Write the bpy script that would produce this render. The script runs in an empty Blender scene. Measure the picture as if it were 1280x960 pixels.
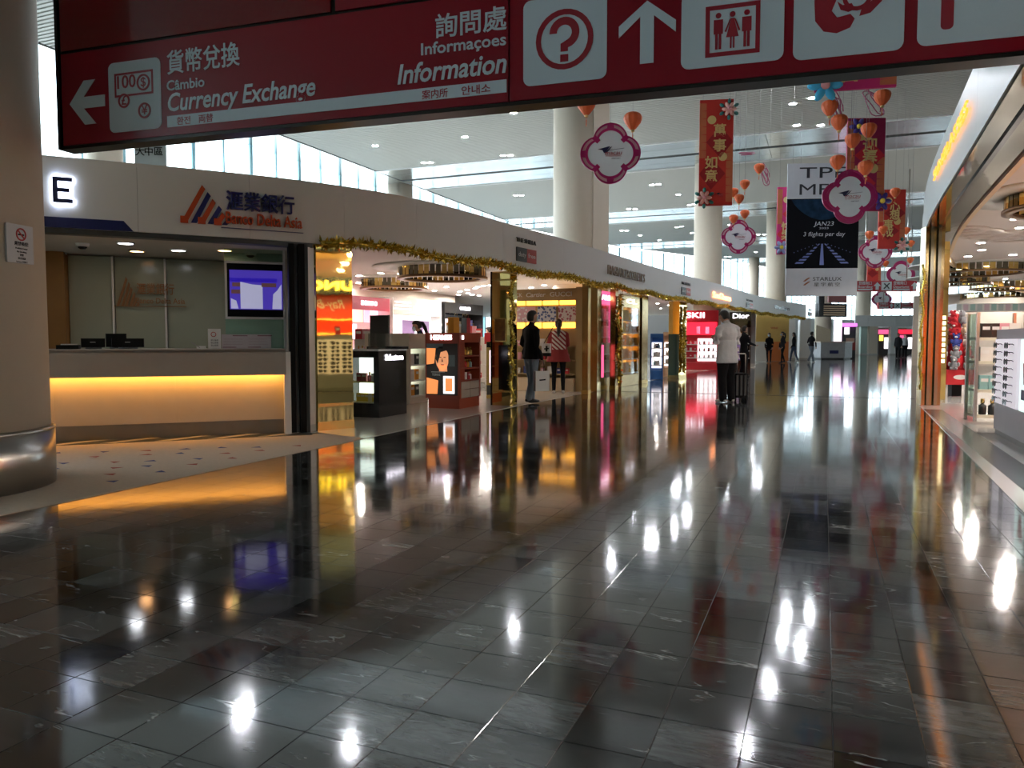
import bpy, math, random
from mathutils import Vector, Matrix
random.seed(7)
SC = bpy.context.scene
COL = SC.collection
PI = math.pi

# ------------------------------------------------------------------ camera
FPX, HOR, CH, YAWD = 950.0, 426.0, 1.2, 22.3
YAW = math.radians(YAWD)
PITCH = math.atan((480 - HOR) / FPX)
cam_d = bpy.data.cameras.new('camera')
cam_d.sensor_width = 36.0
cam_d.lens = FPX / 1280 * 36.0
cam_d.clip_end = 500
cam = bpy.data.objects.new('camera', cam_d)
cam.location = (0, 0, CH)
cam.rotation_euler = (PI / 2 - PITCH, 0, YAW)
COL.objects.link(cam)
SC.camera = cam

# ------------------------------------------------------------------ daylight and exposure
wd = bpy.data.worlds.new('daylight')
SC.world = wd
wd.use_nodes = True
wn = wd.node_tree
bgn = wn.nodes['Background']
bgn.inputs[0].default_value = (0.93, 0.975, 1.0, 1)
bgn.inputs[1].default_value = 5.0
SC.view_settings.view_transform = 'Standard'
SC.view_settings.look = 'None'
SC.view_settings.exposure = 0.9
SC.view_settings.gamma = 1.0
SC.view_settings.use_curve_mapping = False
SC.cycles.max_bounces = 10
SC.cycles.diffuse_bounces = 4
SC.cycles.glossy_bounces = 5
SC.cycles.transparent_max_bounces = 12
SC.cycles.caustics_reflective = False
SC.cycles.caustics_refractive = False
SC.cycles.sample_clamp_indirect = 6.0
SC.cycles.use_denoising = True


# ------------------------------------------------------------------ pixel helpers (to measure the place)
def W(px, py, d):
    """world point seen at pixel px,py at forward distance d"""
    u = (px - 640) / FPX
    v = (480 - py) / FPX
    f = math.cos(PITCH) + v * math.sin(PITCH)
    z = -math.sin(PITCH) + v * math.cos(PITCH)
    s = d / f
    lat, fw = u * s, d
    return Vector((lat * math.cos(YAW) - fw * math.sin(YAW), lat * math.sin(YAW) + fw * math.cos(YAW), CH + z * s))


def G(px, py, z=0.0):
    v = (480 - py) / FPX
    f = math.cos(PITCH) + v * math.sin(PITCH)
    zz = -math.sin(PITCH) + v * math.cos(PITCH)
    s = (z - CH) / zz
    return W(px, py, s * f)


# ------------------------------------------------------------------ materials
MATS = {}


def mat(name, col, rough=0.5, metal=0.0, emit=0.0, ecol=None, var=0.06, scale=6.0, bump=0.0, bscale=60.0, coat=0.0, spec=0.5, trans=0.0):
    if name in MATS:
        return MATS[name]
    m = bpy.data.materials.new(name)
    m.use_nodes = True
    nt = m.node_tree
    b = nt.nodes['Principled BSDF']
    tc = nt.nodes.new('ShaderNodeTexCoord')
    nz = nt.nodes.new('ShaderNodeTexNoise')
    nz.inputs['Scale'].default_value = scale
    nz.inputs['Detail'].default_value = 3
    nt.links.new(tc.outputs['Object'], nz.inputs['Vector'])
    mx = nt.nodes.new('ShaderNodeMix')
    mx.data_type = 'RGBA'
    a = tuple(max(0, c * (1 - var)) for c in col[:3]) + (1,)
    c2 = tuple(min(1, c * (1 + var)) for c in col[:3]) + (1,)
    mx.inputs['A'].default_value = a
    mx.inputs['B'].default_value = c2
    nt.links.new(nz.outputs['Fac'], mx.inputs['Factor'])
    nt.links.new(mx.outputs['Result'], b.inputs['Base Color'])
    b.inputs['Roughness'].default_value = rough
    b.inputs['Metallic'].default_value = metal
    b.inputs['Specular IOR Level'].default_value = spec
    b.inputs['Coat Weight'].default_value = coat
    if emit > 0:
        b.inputs['Emission Color'].default_value = tuple((ecol or col)[:3]) + (1,)
        b.inputs['Emission Strength'].default_value = emit
    if bump > 0:
        n2 = nt.nodes.new('ShaderNodeTexNoise')
        n2.inputs['Scale'].default_value = bscale
        nt.links.new(tc.outputs['Object'], n2.inputs['Vector'])
        bp = nt.nodes.new('ShaderNodeBump')
        bp.inputs['Strength'].default_value = bump
        bp.inputs['Distance'].default_value = 0.02
        nt.links.new(n2.outputs['Fac'], bp.inputs['Height'])
        nt.links.new(bp.outputs['Normal'], b.inputs['Normal'])
    MATS[name] = m
    return m


def glass_mat(name, tint=(0.9, 0.97, 1.0), refl=0.08, rough=0.02):
    if name in MATS:
        return MATS[name]
    m = bpy.data.materials.new(name)
    m.use_nodes = True
    nt = m.node_tree
    nt.nodes.clear()
    out = nt.nodes.new('ShaderNodeOutputMaterial')
    tr = nt.nodes.new('ShaderNodeBsdfTransparent')
    tr.inputs[0].default_value = tint + (1,)
    gl = nt.nodes.new('ShaderNodeBsdfGlossy')
    gl.inputs['Roughness'].default_value = rough
    lw = nt.nodes.new('ShaderNodeLayerWeight')
    lw.inputs['Blend'].default_value = 0.25
    mt = nt.nodes.new('ShaderNodeMath')
    mt.operation = 'MULTIPLY_ADD'
    mt.inputs[1].default_value = 0.5
    mt.inputs[2].default_value = refl
    nt.links.new(lw.outputs['Fresnel'], mt.inputs[0])
    ms = nt.nodes.new('ShaderNodeMixShader')
    nt.links.new(mt.outputs[0], ms.inputs[0])
    nt.links.new(tr.outputs[0], ms.inputs[1])
    nt.links.new(gl.outputs[0], ms.inputs[2])
    nt.links.new(ms.outputs[0], out.inputs[0])
    MATS[name] = m
    return m


def granite_mat():
    m = bpy.data.materials.new('dark_marble')
    m.use_nodes = True
    nt = m.node_tree
    b = nt.nodes['Principled BSDF']
    L = nt.links.new
    N = nt.nodes.new
    geo = N('ShaderNodeNewGeometry')
    mp = N('ShaderNodeMapping')
    mp.inputs['Location'].default_value = (-0.05 / 0.25, -0.11 / 0.25, 0)
    mp.inputs['Scale'].default_value = (4, 4, 0)
    L(geo.outputs['Position'], mp.inputs['Vector'])
    fl = N('ShaderNodeVectorMath')
    fl.operation = 'FLOOR'
    L(mp.outputs[0], fl.inputs[0])
    wn_ = N('ShaderNodeTexWhiteNoise')
    wn_.noise_dimensions = '3D'
    L(fl.outputs[0], wn_.inputs['Vector'])
    # per-tile offset for the veining
    sc = N('ShaderNodeVectorMath')
    sc.operation = 'SCALE'
    sc.inputs['Scale'].default_value = 40.0
    L(wn_.outputs['Color'], sc.inputs[0])
    ad = N('ShaderNodeVectorMath')
    ad.operation = 'ADD'
    L(geo.outputs['Position'], ad.inputs[0])
    L(sc.outputs[0], ad.inputs[1])
    mp2 = N('ShaderNodeMapping')
    mp2.inputs['Rotation'].default_value = (0, 0, 0.5)
    mp2.inputs['Scale'].default_value = (1.1, 5.5, 1)
    L(ad.outputs[0], mp2.inputs['Vector'])
    n1 = N('ShaderNodeTexNoise')
    n1.inputs['Scale'].default_value = 5
    n1.inputs['Detail'].default_value = 12
    n1.inputs['Roughness'].default_value = 0.68
    n1.inputs['Distortion'].default_value = 0.7
    L(mp2.outputs[0], n1.inputs['Vector'])
    vein = N('ShaderNodeMath')
    vein.operation = 'ABSOLUTE'
    su = N('ShaderNodeMath')
    su.operation = 'SUBTRACT'
    su.inputs[1].default_value = 0.5
    n2 = N('ShaderNodeTexNoise')
    n2.inputs['Scale'].default_value = 1.1
    n2.inputs['Detail'].default_value = 5
    n2.inputs['Distortion'].default_value = 0.5
    L(mp2.outputs[0], n2.inputs['Vector'])
    L(n2.outputs['Fac'], su.inputs[0])
    L(su.outputs[0], vein.inputs[0])
    vr = N('ShaderNodeMapRange')
    vr.inputs['From Min'].default_value = 0.0
    vr.inputs['From Max'].default_value = 0.009
    vr.inputs['To Min'].default_value = 1.0
    vr.inputs['To Max'].default_value = 0.0
    L(vein.outputs[0], vr.inputs['Value'])
    # break the veins up
    n3 = N('ShaderNodeTexNoise')
    n3.inputs['Scale'].default_value = 6
    L(ad.outputs[0], n3.inputs['Vector'])
    r3 = N('ShaderNodeMapRange')
    r3.inputs['From Min'].default_value = 0.52
    r3.inputs['From Max'].default_value = 0.7
    L(n3.outputs['Fac'], r3.inputs['Value'])
    vm = N('ShaderNodeMath')
    vm.operation = 'MULTIPLY'
    L(vr.outputs[0], vm.inputs[0])
    L(r3.outputs[0], vm.inputs[1])
    cr = N('ShaderNodeValToRGB')
    cr.color_ramp.elements[0].position = 0.32
    cr.color_ramp.elements[0].color = (0.008, 0.009, 0.0095, 1)
    cr.color_ramp.elements[1].position = 0.75
    cr.color_ramp.elements[1].color = (0.062, 0.067, 0.068, 1)
    L(n1.outputs['Fac'], cr.inputs[0])
    tone = N('ShaderNodeMapRange')
    tone.inputs['To Min'].default_value = 0.42
    tone.inputs['To Max'].default_value = 1.75
    L(wn_.outputs['Value'], tone.inputs['Value'])
    pw = N('ShaderNodeMath')
    pw.operation = 'POWER'
    pw.inputs[1].default_value = 1.7
    L(tone.outputs[0], pw.inputs[0])
    tv = N('ShaderNodeVectorMath')
    tv.operation = 'SCALE'
    L(cr.outputs[0], tv.inputs[0])
    L(pw.outputs[0], tv.inputs['Scale'])
    mx = N('ShaderNodeMix')
    mx.data_type = 'RGBA'
    mx.inputs['B'].default_value = (0.42, 0.44, 0.44, 1)
    L(vm.outputs[0], mx.inputs['Factor'])
    L(tv.outputs[0], mx.inputs['A'])
    L(mx.outputs['Result'], b.inputs['Base Color'])
    b.inputs['Specular IOR Level'].default_value = 0.62
    b.inputs['IOR'].default_value = 1.72
    rr = N('ShaderNodeMapRange')
    rr.inputs['To Min'].default_value = 0.04
    rr.inputs['To Max'].default_value = 0.12
    L(n1.outputs['Fac'], rr.inputs['Value'])
    L(rr.outputs[0], b.inputs['Roughness'])
    # tiny per-tile tilt, gentle unevenness
    n4 = N('ShaderNodeTexNoise')
    n4.inputs['Scale'].default_value = 3.0
    L(ad.outputs[0], n4.inputs['Vector'])
    bp = N('ShaderNodeBump')
    bp.inputs['Strength'].default_value = 0.04
    bp.inputs['Distance'].default_value = 0.02
    L(n4.outputs['Fac'], bp.inputs['Height'])
    L(bp.outputs['Normal'], b.inputs['Normal'])
    MATS['dark_marble'] = m
    return m


# ------------------------------------------------------------------ mesh helpers
class MB:
    def __init__(self):
        self.v, self.f, self.mi, self.sm = [], [], [], []
        self.M = None

    def add(self, vs, fs, m=0, smooth=False):
        o = len(self.v)
        for p in vs:
            p = Vector(p)
            if self.M is not None:
                p = self.M @ p
            self.v.append(p)
        for q in fs:
            self.f.append([i + o for i in q])
            self.mi.append(m)
            self.sm.append(smooth)
        return self

    def box(self, x0, x1, y0, y1, z0, z1, m=0, bev=0.0):
        if bev > 0:
            # chamfered box on the vertical and top edges: simple 8-gon prism
            b = bev
            p = [(x0 + b, y0), (x1 - b, y0), (x1, y0 + b), (x1, y1 - b), (x1 - b, y1), (x0 + b, y1), (x0, y1 - b), (x0, y0 + b)]
            return self.prism(p, z0, z1, m)
        vs = [(x0, y0, z0), (x1, y0, z0), (x1, y1, z0), (x0, y1, z0), (x0, y0, z1), (x1, y0, z1), (x1, y1, z1), (x0, y1, z1)]
        return self.add(vs, [(0, 3, 2, 1), (4, 5, 6, 7), (0, 1, 5, 4), (1, 2, 6, 5), (2, 3, 7, 6), (3, 0, 4, 7)], m)

    def prism(self, poly, z0, z1, m=0, smooth=False):
        n = len(poly)
        area = sum(poly[i][0] * poly[(i + 1) % n][1] - poly[(i + 1) % n][0] * poly[i][1] for i in range(n))
        if area < 0:
            poly = poly[::-1]
        vs = [(p[0], p[1], z0) for p in poly] + [(p[0], p[1], z1) for p in poly]
        fs = [tuple(range(n))[::-1], tuple(range(n, 2 * n))]
        fs += [(i, (i + 1) % n, n + (i + 1) % n, n + i) for i in range(n)]
        return self.add(vs, fs, m, smooth)

    def plate(self, poly, y, t=0.006, m=0):
        """polygon in the xz plane of a wall frame, front towards -y, thickness t"""
        n = len(poly)
        area = sum(poly[i][0] * poly[(i + 1) % n][1] - poly[(i + 1) % n][0] * poly[i][1] for i in range(n))
        if area < 0:
            poly = poly[::-1]
        vs = [(p[0], y - t, p[1]) for p in poly] + [(p[0], y, p[1]) for p in poly]
        fs = [tuple(range(n)), tuple(range(n, 2 * n))[::-1]]
        fs += [(i, n + i, n + (i + 1) % n, (i + 1) % n) for i in range(n)]
        return self.add(vs, fs, m)

    def ringplate(self, outer, inner, y, t=0.006, m=0):
        n = len(outer)
        vs = [(p[0], y - t, p[1]) for p in outer] + [(p[0], y - t, p[1]) for p in inner]
        vs += [(p[0], y, p[1]) for p in outer] + [(p[0], y, p[1]) for p in inner]
        fs = []
        for i in range(n):
            j = (i + 1) % n
            fs += [(i, j, n + j, n + i), (2 * n + j, 2 * n + i, 3 * n + i, 3 * n + j), (i, 2 * n + i, 2 * n + j, j), (n + j, 3 * n + j, 3 * n + i, n + i)]
        return self.add(vs, fs, m)

    def cyl(self, c, r, h, n=20, m=0, axis='z', r2=None, smooth=True):
        r2 = r if r2 is None else r2
        vs = []
        for k, (rr, hh) in enumerate(((r, 0), (r2, h))):
            for i in range(n):
                a = 2 * PI * i / n
                x, y, z = rr * math.cos(a), rr * math.sin(a), hh
                if axis == 'x':
                    x, y, z = z, x, y
                elif axis == 'y':
                    x, y, z = y, z, x
                vs.append((c[0] + x, c[1] + y, c[2] + z))
        self.add(vs, [(i, (i + 1) % n, n + (i + 1) % n, n + i) for i in range(n)], m, smooth)
        o = len(self.v) - 2 * n
        self.f += [[o + i for i in range(n)][::-1], [o + n + i for i in range(n)]]
        self.mi += [m, m]
        self.sm += [False, False]
        return self

    def lathe(self, prof, n=20, m=0, c=(0, 0, 0), smooth=True):
        vs = []
        for r, z in prof:
            for i in range(n):
                a = 2 * PI * i / n
                vs.append((c[0] + r * math.cos(a), c[1] + r * math.sin(a), c[2] + z))
        fs = []
        for k in range(len(prof) - 1):
            for i in range(n):
                j = (i + 1) % n
                fs.append((k * n + i, k * n + j, (k + 1) * n + j, (k + 1) * n + i))
        if abs(prof[0][0] - prof[-1][0]) < 1e-9 and prof[0][0] > 0:      # a ring: close it on itself
            k = len(prof) - 1
            for i in range(n):
                j = (i + 1) % n
                fs.append((k * n + i, k * n + j, j, i))
        else:
            fs.append(tuple(range(n))[::-1])
            fs.append(tuple((len(prof) - 1) * n + i for i in range(n)))
        return self.add(vs, fs, m, smooth)

    def tube(self, pts, r, n=8, m=0, radii=None, flat=None):
        pts = [Vector(p) for p in pts]
        vs = []
        ref = Vector((0, 0, 1))
        for i, p in enumerate(pts):
            t = (pts[min(i + 1, len(pts) - 1)] - pts[max(i - 1, 0)]).normalized()
            rf = ref if abs(t.dot(ref)) < 0.95 else Vector((0, 1, 0))
            s = t.cross(rf).normalized()
            u = s.cross(t).normalized()
            rr = radii[i] if radii else r
            if not isinstance(rr, (tuple, list)):
                rr = (rr, rr)
            for k in range(n):
                a = 2 * PI * k / n
                vs.append(p + s * (rr[0] * math.cos(a)) + u * (rr[1] * math.sin(a)))
        fs = []
        for i in range(len(pts) - 1):
            for k in range(n):
                j = (k + 1) % n
                fs.append((i * n + k, i * n + j, (i + 1) * n + j, (i + 1) * n + k))
        fs.append(tuple(range(n))[::-1])
        fs.append(tuple((len(pts) - 1) * n + k for k in range(n)))
        return self.add(vs, fs, m, True)

    def ball(self, c, r, n=12, m=0):
        if not isinstance(r, (tuple, list)):
            r = (r, r, r)
        vs, fs = [], []
        k = max(4, n // 2)
        for i in range(1, k):
            t = PI * i / k
            for j in range(n):
                a = 2 * PI * j / n
                vs.append((c[0] + r[0] * math.sin(t) * math.cos(a), c[1] + r[1] * math.sin(t) * math.sin(a), c[2] + r[2] * math.cos(t)))
        vs += [(c[0], c[1], c[2] + r[2]), (c[0], c[1], c[2] - r[2])]
        tp, bt = len(vs) - 2, len(vs) - 1
        for i in range(k - 2):
            for j in range(n):
                q = (j + 1) % n
                fs.append((i * n + j, (i + 1) * n + j, (i + 1) * n + q, i * n + q))
        for j in range(n):
            q = (j + 1) % n
            fs.append((tp, j, q))
            fs.append((bt, (k - 2) * n + q, (k - 2) * n + j))
        return self.add(vs, fs, m, True)

    def mesh(self, name, mats):
        me = bpy.data.meshes.new(name)
        me.from_pydata([tuple(p) for p in self.v], [], self.f)
        for mm in (mats if isinstance(mats, (list, tuple)) else [mats]):
            me.materials.append(mm)
        me.polygons.foreach_set('material_index', self.mi)
        me.polygons.foreach_set('use_smooth', self.sm)
        me.update()
        return me


def link(name, me, parent=None, loc=None, rot=None):
    o = bpy.data.objects.new(name, me)
    COL.objects.link(o)
    if parent is not None:
        o.parent = parent
    if loc is not None:
        o.location = loc
    if rot is not None:
        o.rotation_euler = rot
    return o


def obj(name, mb, mats, parent=None, loc=None, rot=None):
    return link(name, mb.mesh(name, mats), parent, loc, rot)


def tag(o, label, cat, group=None):
    o['label'] = label
    o['category'] = cat
    if group:
        o['group'] = group
    return o


def thing(name, label, cat, loc=(0, 0, 0), rotz=0.0, group=None):
    o = link(name, None, None, loc, (0, 0, math.radians(rotz)))
    o.empty_display_size = 0.1
    return tag(o, label, cat, group)


def struct(o):
    o['kind'] = 'structure'
    return o


def sroot(name, loc=(0, 0, 0), rotz=0.0):
    o = link(name, None, None, loc, (0, 0, math.radians(rotz)))
    return struct(o)


def dup(root, loc, rotz=None, label=None, group=None, scale=None):
    r = root.copy()
    COL.objects.link(r)
    r.location = loc
    if rotz is not None:
        r.rotation_euler = (0, 0, math.radians(rotz))
    if label:
        r['label'] = label
    if group:
        r['group'] = group
    if scale:
        r.scale = (scale, scale, scale)
    for ch in list(root.children):
        c = ch.copy()
        COL.objects.link(c)
        c.parent = r
        for g in list(ch.children):
            d = g.copy()
            COL.objects.link(d)
            d.parent = c
    return r


TXT = {}


def text(s, size, m, parent, x, z, y=-0.012, w=None, align='CENTER', bold=0.0, shear=0.0, ext=0.003, name='lettering', rot=(PI / 2, 0, 0), space=1.0):
    key = (s, size, m.name, w, align, bold, shear, ext, space)
    if key not in TXT:
        cu = bpy.data.curves.new('lettering', 'FONT')
        cu.body = s
        cu.size = size
        cu.align_x = align
        cu.align_y = 'CENTER'
        cu.offset = bold * size
        cu.shear = shear
        cu.extrude = ext
        cu.resolution_u = 3
        cu.space_character = space
        o = bpy.data.objects.new('tmp_text', cu)
        me = bpy.data.meshes.new_from_object(o)
        bpy.data.objects.remove(o)
        bpy.data.curves.remove(cu)
        me.materials.clear()
        me.materials.append(m)
        xs = [v.co.x for v in me.vertices]
        if w and xs:
            k = w / (max(xs) - min(xs))
            for v in me.vertices:
                v.co.x *= k
        TXT[key] = me
    return link(name, TXT[key], parent, (x, y, z), rot)


def circ(cx, cz, r, n=24, a0=0.0, a1=2 * PI, rz=None):
    rz = r if rz is None else rz
    full = abs(a1 - a0 - 2 * PI) < 1e-6
    k = n if full else n + 1
    return [(cx + r * math.cos(a0 + (a1 - a0) * i / n), cz + rz * math.sin(a0 + (a1 - a0) * i / n)) for i in range(k)]


def rrect(x0, x1, z0, z1, r, n=5):
    p = []
    for cx, cz, a in ((x1 - r, z1 - r, 0), (x0 + r, z1 - r, PI / 2), (x0 + r, z0 + r, PI), (x1 - r, z0 + r, 1.5 * PI)):
        for i in range(n + 1):
            t = a + PI / 2 * i / n
            p.append((cx + r * math.cos(t), cz + r * math.sin(t)))
    return p


def spline(pts, seg=8):
    out = []
    P = [Vector(p) for p in pts]
    for i in range(len(P) - 1):
        p0, p1, p2, p3 = P[max(i - 1, 0)], P[i], P[i + 1], P[min(i + 2, len(P) - 1)]
        for k in range(seg):
            t = k / seg
            out.append(0.5 * ((2 * p1) + (p2 - p0) * t + (2 * p0 - 5 * p1 + 4 * p2 - p3) * t * t + (3 * p1 - p0 - 3 * p2 + p3) * t ** 3))
    out.append(P[-1])
    return out


class Path2:
    """plan curve with arc length"""
    def __init__(self, pts, seg=8):
        self.p = spline([(a, b, 0) for a, b in pts], seg)
        self.s = [0.0]
        for a, b in zip(self.p, self.p[1:]):
            self.s.append(self.s[-1] + (b - a).length)
        self.len = self.s[-1]

    def at(self, s):
        s = min(max(s, 0), self.len - 1e-6)
        for i in range(len(self.s) - 1):
            if self.s[i + 1] > s:
                t = (s - self.s[i]) / (self.s[i + 1] - self.s[i])
                return self.p[i].lerp(self.p[i + 1], t)
        return self.p[-1].copy()

    def tan(self, s):
        return (self.at(s + 0.15) - self.at(s - 0.15)).normalized()

    def ang(self, s):
        t = self.tan(s)
        return math.degrees(math.atan2(t.y, t.x))

    def at_px(self, px):
        """arc length where the sight line through pixel column px meets the curve"""
        r = W(px, 426, 1.0)
        rd = Vector((r.x, r.y, 0)).normalized()
        best, bs = 1e9, 0
        k = 0.0
        while k < self.len:
            q = self.at(k)
            c = abs(rd.x * q.y - rd.y * q.x)
            if c < best and rd.dot(q) > 0:
                best, bs = c, k
            k += 0.05
        return bs
# ------------------------------------------------------------------ shared materials
M_marble = granite_mat()
M_grout = mat('grout', (0.045, 0.045, 0.044), 0.5)
M_carpet = mat('carpet', (0.66, 0.55, 0.43), 0.95, bump=0.6, bscale=250, var=0.12, scale=30)
M_shopfloor = mat('shop_floor', (0.62, 0.58, 0.52), 0.12, var=0.04, scale=3)
M_whitefloor = mat('white_floor', (0.62, 0.59, 0.56), 0.10, var=0.05, scale=2)
M_seam = mat('floor_seam', (0.012, 0.012, 0.013), 0.25)
M_slat = mat('ceiling_slat', (0.50, 0.50, 0.455), 0.55, var=0.03)
M_plenum = mat('plenum', (0.13, 0.13, 0.12), 0.9)
M_alu = mat('aluminium', (0.62, 0.66, 0.66), 0.22, metal=0.85, var=0.05, scale=1.2)
M_slot = mat('slot', (0.03, 0.035, 0.035), 0.6)
M_column = mat('column_paint', (0.70, 0.61, 0.49), 0.55, var=0.03, bump=0.05, bscale=30)
M_steel = mat('brushed_steel', (0.55, 0.53, 0.50), 0.28, metal=1.0, var=0.08, scale=3)
M_fascia = mat('fascia_panel', (0.78, 0.79, 0.77), 0.45, var=0.02, scale=2)
M_fasciaw = mat('fascia_white', (0.80, 0.84, 0.83), 0.3, var=0.01)
M_navy = mat('navy', (0.012, 0.02, 0.12), 0.35)
M_gold = mat('gold_mirror', (0.80, 0.58, 0.20), 0.03, metal=1.0, var=0.03, scale=2, bump=0.02, bscale=4)
M_goldr = mat('gold_satin', (0.75, 0.55, 0.18), 0.25, metal=1.0, var=0.1)
M_tinsel = mat('gold_tinsel', (0.85, 0.60, 0.12), 0.22, metal=0.9, var=0.35, scale=40)
M_golddk = mat('gold_dark', (0.46, 0.33, 0.12), 0.2, metal=1.0, var=0.2, scale=4)
M_darkmir = mat('dark_mirror', (0.19, 0.18, 0.135), 0.05, metal=1.0, var=0.15, scale=2, bump=0.03, bscale=3)
M_mullion = mat('mullion', (0.35, 0.66, 0.78), 0.35, metal=0.3, var=0.04)
M_glass = glass_mat('window_glass')
M_clear = glass_mat('clear_glass', (0.97, 0.99, 0.98), 0.04)
M_green = glass_mat('green_glass', (0.78, 0.93, 0.86), 0.06)
M_white = mat('white', (0.80, 0.80, 0.78), 0.4, var=0.02)
M_black = mat('black', (0.008, 0.008, 0.008), 0.45, spec=0.15)
M_gloss = mat('black_gloss', (0.010, 0.010, 0.011), 0.12)
M_dkgrey = mat('dark_grey', (0.055, 0.06, 0.06), 0.4)
M_grey = mat('grey', (0.33, 0.33, 0.32), 0.5)
M_red = mat('red', (0.55, 0.012, 0.02), 0.4)
M_lampw = mat('lamp_white', (1, 1, 1), 0.5, emit=16, ecol=(0.92, 0.95, 1.0))
M_lampwarm = mat('lamp_warm', (1, 0.8, 0.5), 0.5, emit=10, ecol=(1.0, 0.50, 0.20))
M_lampc = mat('lamp_shop', (1, 1, 1), 0.5, emit=430, ecol=(1.0, 0.93, 0.85))
M_lamphall = mat('lamp_hall', (1, 1, 1), 0.5, emit=240, ecol=(0.90, 0.93, 1.0))
# ------------------------------------------------------------------ floor: marble tiles, carpet, shop floors
HC = 9.0
KS = 1.238
T = 0.25
OX, OY = 0.05, 0.11
floor = sroot('floor')
XL, XR = -5.2, 1.55       # tiled band of the concourse, nearly straight
slab = MB()
slab.box(-36, 72, -18, 160, -0.12, -0.004)
obj('floor_slab', slab, M_grout, floor)
# the wide beyond: the same marble without separate tiles
tiles = []


def edge_l(y):
    if y < 8:
        return -5.2
    if y < 13:
        return -5.2
    return -5.2 + (y - 13) * 0.04 if y < 30 else -4.5 + (y - 30) * 0.10


def edge_r(y):
    return 1.10 + 0.0355 * y if y < 17 else 1.7 + (y - 17) * 0.25


for iy in range(-8, 220):
    y0 = OY + iy * T
    if y0 > 52:
        break
    for ix in range(-40, 60):
        x0 = OX + ix * T
        xc, yc = x0 + T / 2, y0 + T / 2
        if x0 + T * 0.98 > edge_l(yc) and x0 < edge_r(yc):
            tiles.append((x0, y0))


def px_of(x, y):
    lat = x * math.cos(YAW) + y * math.sin(YAW)
    fw = -x * math.sin(YAW) + y * math.cos(YAW)
    if fw < 0.3:
        return None
    return 640 + FPX * lat / fw, HOR + FPX * CH / fw, fw


near = []
rest = []
for (x0, y0) in tiles:
    q = px_of(x0 + T / 2, y0 + T / 2)
    if q and -60 < q[0] < 1340 and q[1] < 1000:
        near.append((q[2], x0, y0))
    else:
        rest.append((x0, y0))
near.sort()
rest += [(a, b) for _, a, b in near[300:]]
near = near[:300]
gt = 0.0008
tmb = MB()
tb = 0.0015
c0, c1 = gt, T - gt
tmb.add([(c0, c0, -0.02), (c1, c0, -0.02), (c1, c1, -0.02), (c0, c1, -0.02),
         (c0, c0, -tb), (c1, c0, -tb), (c1, c1, -tb), (c0, c1, -tb),
         (c0 + tb, c0 + tb, 0), (c1 - tb, c0 + tb, 0), (c1 - tb, c1 - tb, 0), (c0 + tb, c1 - tb, 0)],
        [(8, 9, 10, 11), (4, 5, 9, 8), (5, 6, 10, 9), (6, 7, 11, 10), (7, 4, 8, 11), (0, 1, 5, 4), (1, 2, 6, 5), (2, 3, 7, 6), (3, 0, 4, 7)])
tme = tmb.mesh('tile', M_marble)
for _, a, b in near:
    o = link('tile', tme, floor, (a, b, 0))
rm = MB()
for a, b in rest:
    rm.add([(a + c0, b + c0, -0.02), (a + c1, b + c0, -0.02), (a + c1, b + c1, -0.02), (a + c0, b + c1, -0.02),
            (a + c0, b + c0, 0), (a + c1, b + c0, 0), (a + c1, b + c1, 0), (a + c0, b + c1, 0)],
           [(4, 5, 6, 7), (0, 1, 5, 4), (1, 2, 6, 5), (2, 3, 7, 6), (3, 0, 4, 7)])
ro = obj('tiles_beyond', rm, M_marble, floor)
ro['kind'] = 'stuff'
far = MB()
far.box(-36, 72, 52.02, 160, -0.02, 0.0)
obj('far_paving', far, M_marble, floor)
# dark expansion joint crossing the concourse
sm = MB()
sm.box(-4.9, 1.75, 17.60, 17.66, -0.01, 0.003)
obj('expansion_joint', sm, M_seam, floor)

# carpet beside the exchange counter and the pale stone of the left shops
cm = MB()
cm.prism([(-14, -6), (-5.2, -6), (-5.2, 7.9), (-6.0, 8.15), (-9.2, 5.0), (-14, 5.0)], -0.012, 0.006)
carpet = struct(obj('floor_carpet', cm, M_carpet))
M_tb = mat('inlay_blue', (0.07, 0.09, 0.24), 0.9)
M_tr = mat('inlay_red', (0.42, 0.09, 0.06), 0.9)
rt = random.Random(3)
tri_me = {}
for mm in (M_tb, M_tr):
    t3 = MB()
    t3.prism([(-0.06, -0.03), (0.06, -0.02), (0.0, 0.05)], 0.0, 0.002)
    tri_me[mm.name] = t3.mesh('triangle_inlay', mm)
k = 0
for iy in range(26):
    for ix in range(5):
        x = -8.4 + ix * 0.62 + (iy % 2) * 0.31 + rt.uniform(-0.1, 0.1)
        y = 2.0 + iy * 0.24 + rt.uniform(-0.05, 0.05)
        if x > -5.35 or y > (x + 8.5) * 0.72 + 5.3 or (x + 6.5) ** 2 + (y - 3.9) ** 2 < 1.0:
            continue
        k += 1
        link('triangle_inlay', tri_me[(M_tb if k % 2 else M_tr).name], carpet, (x, y, 0.0055), (0, 0, rt.uniform(-0.6, 0.6) + (PI if rt.random() < 0.3 else 0)))

lf = MB()
lf.prism([(-5.2, 7.9), (-5.2, 13), (-4.5, 30), (-2.0, 52), (-21.5, 52), (-21.5, 8.15), (-6.0, 8.15)], -0.012, 0.004)
struct(obj('floor_shop_left', lf, M_shopfloor))
rf = MB()
rf.prism([(edge_r(-2) + 0.0, -2), (edge_r(17), 17), (edge_r(45), 45), (22, 45), (22, -2)], -0.012, 0.004)
struct(obj('floor_shop_right', rf, M_whitefloor))
br = MB()
br.prism([(edge_r(2) + 0.25, 2), (edge_r(15), 15), (edge_r(15) + 0.28, 15), (edge_r(2) + 0.53, 2)], 0.0, 0.0065)
struct(obj('floor_border', br, M_seam))

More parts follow.
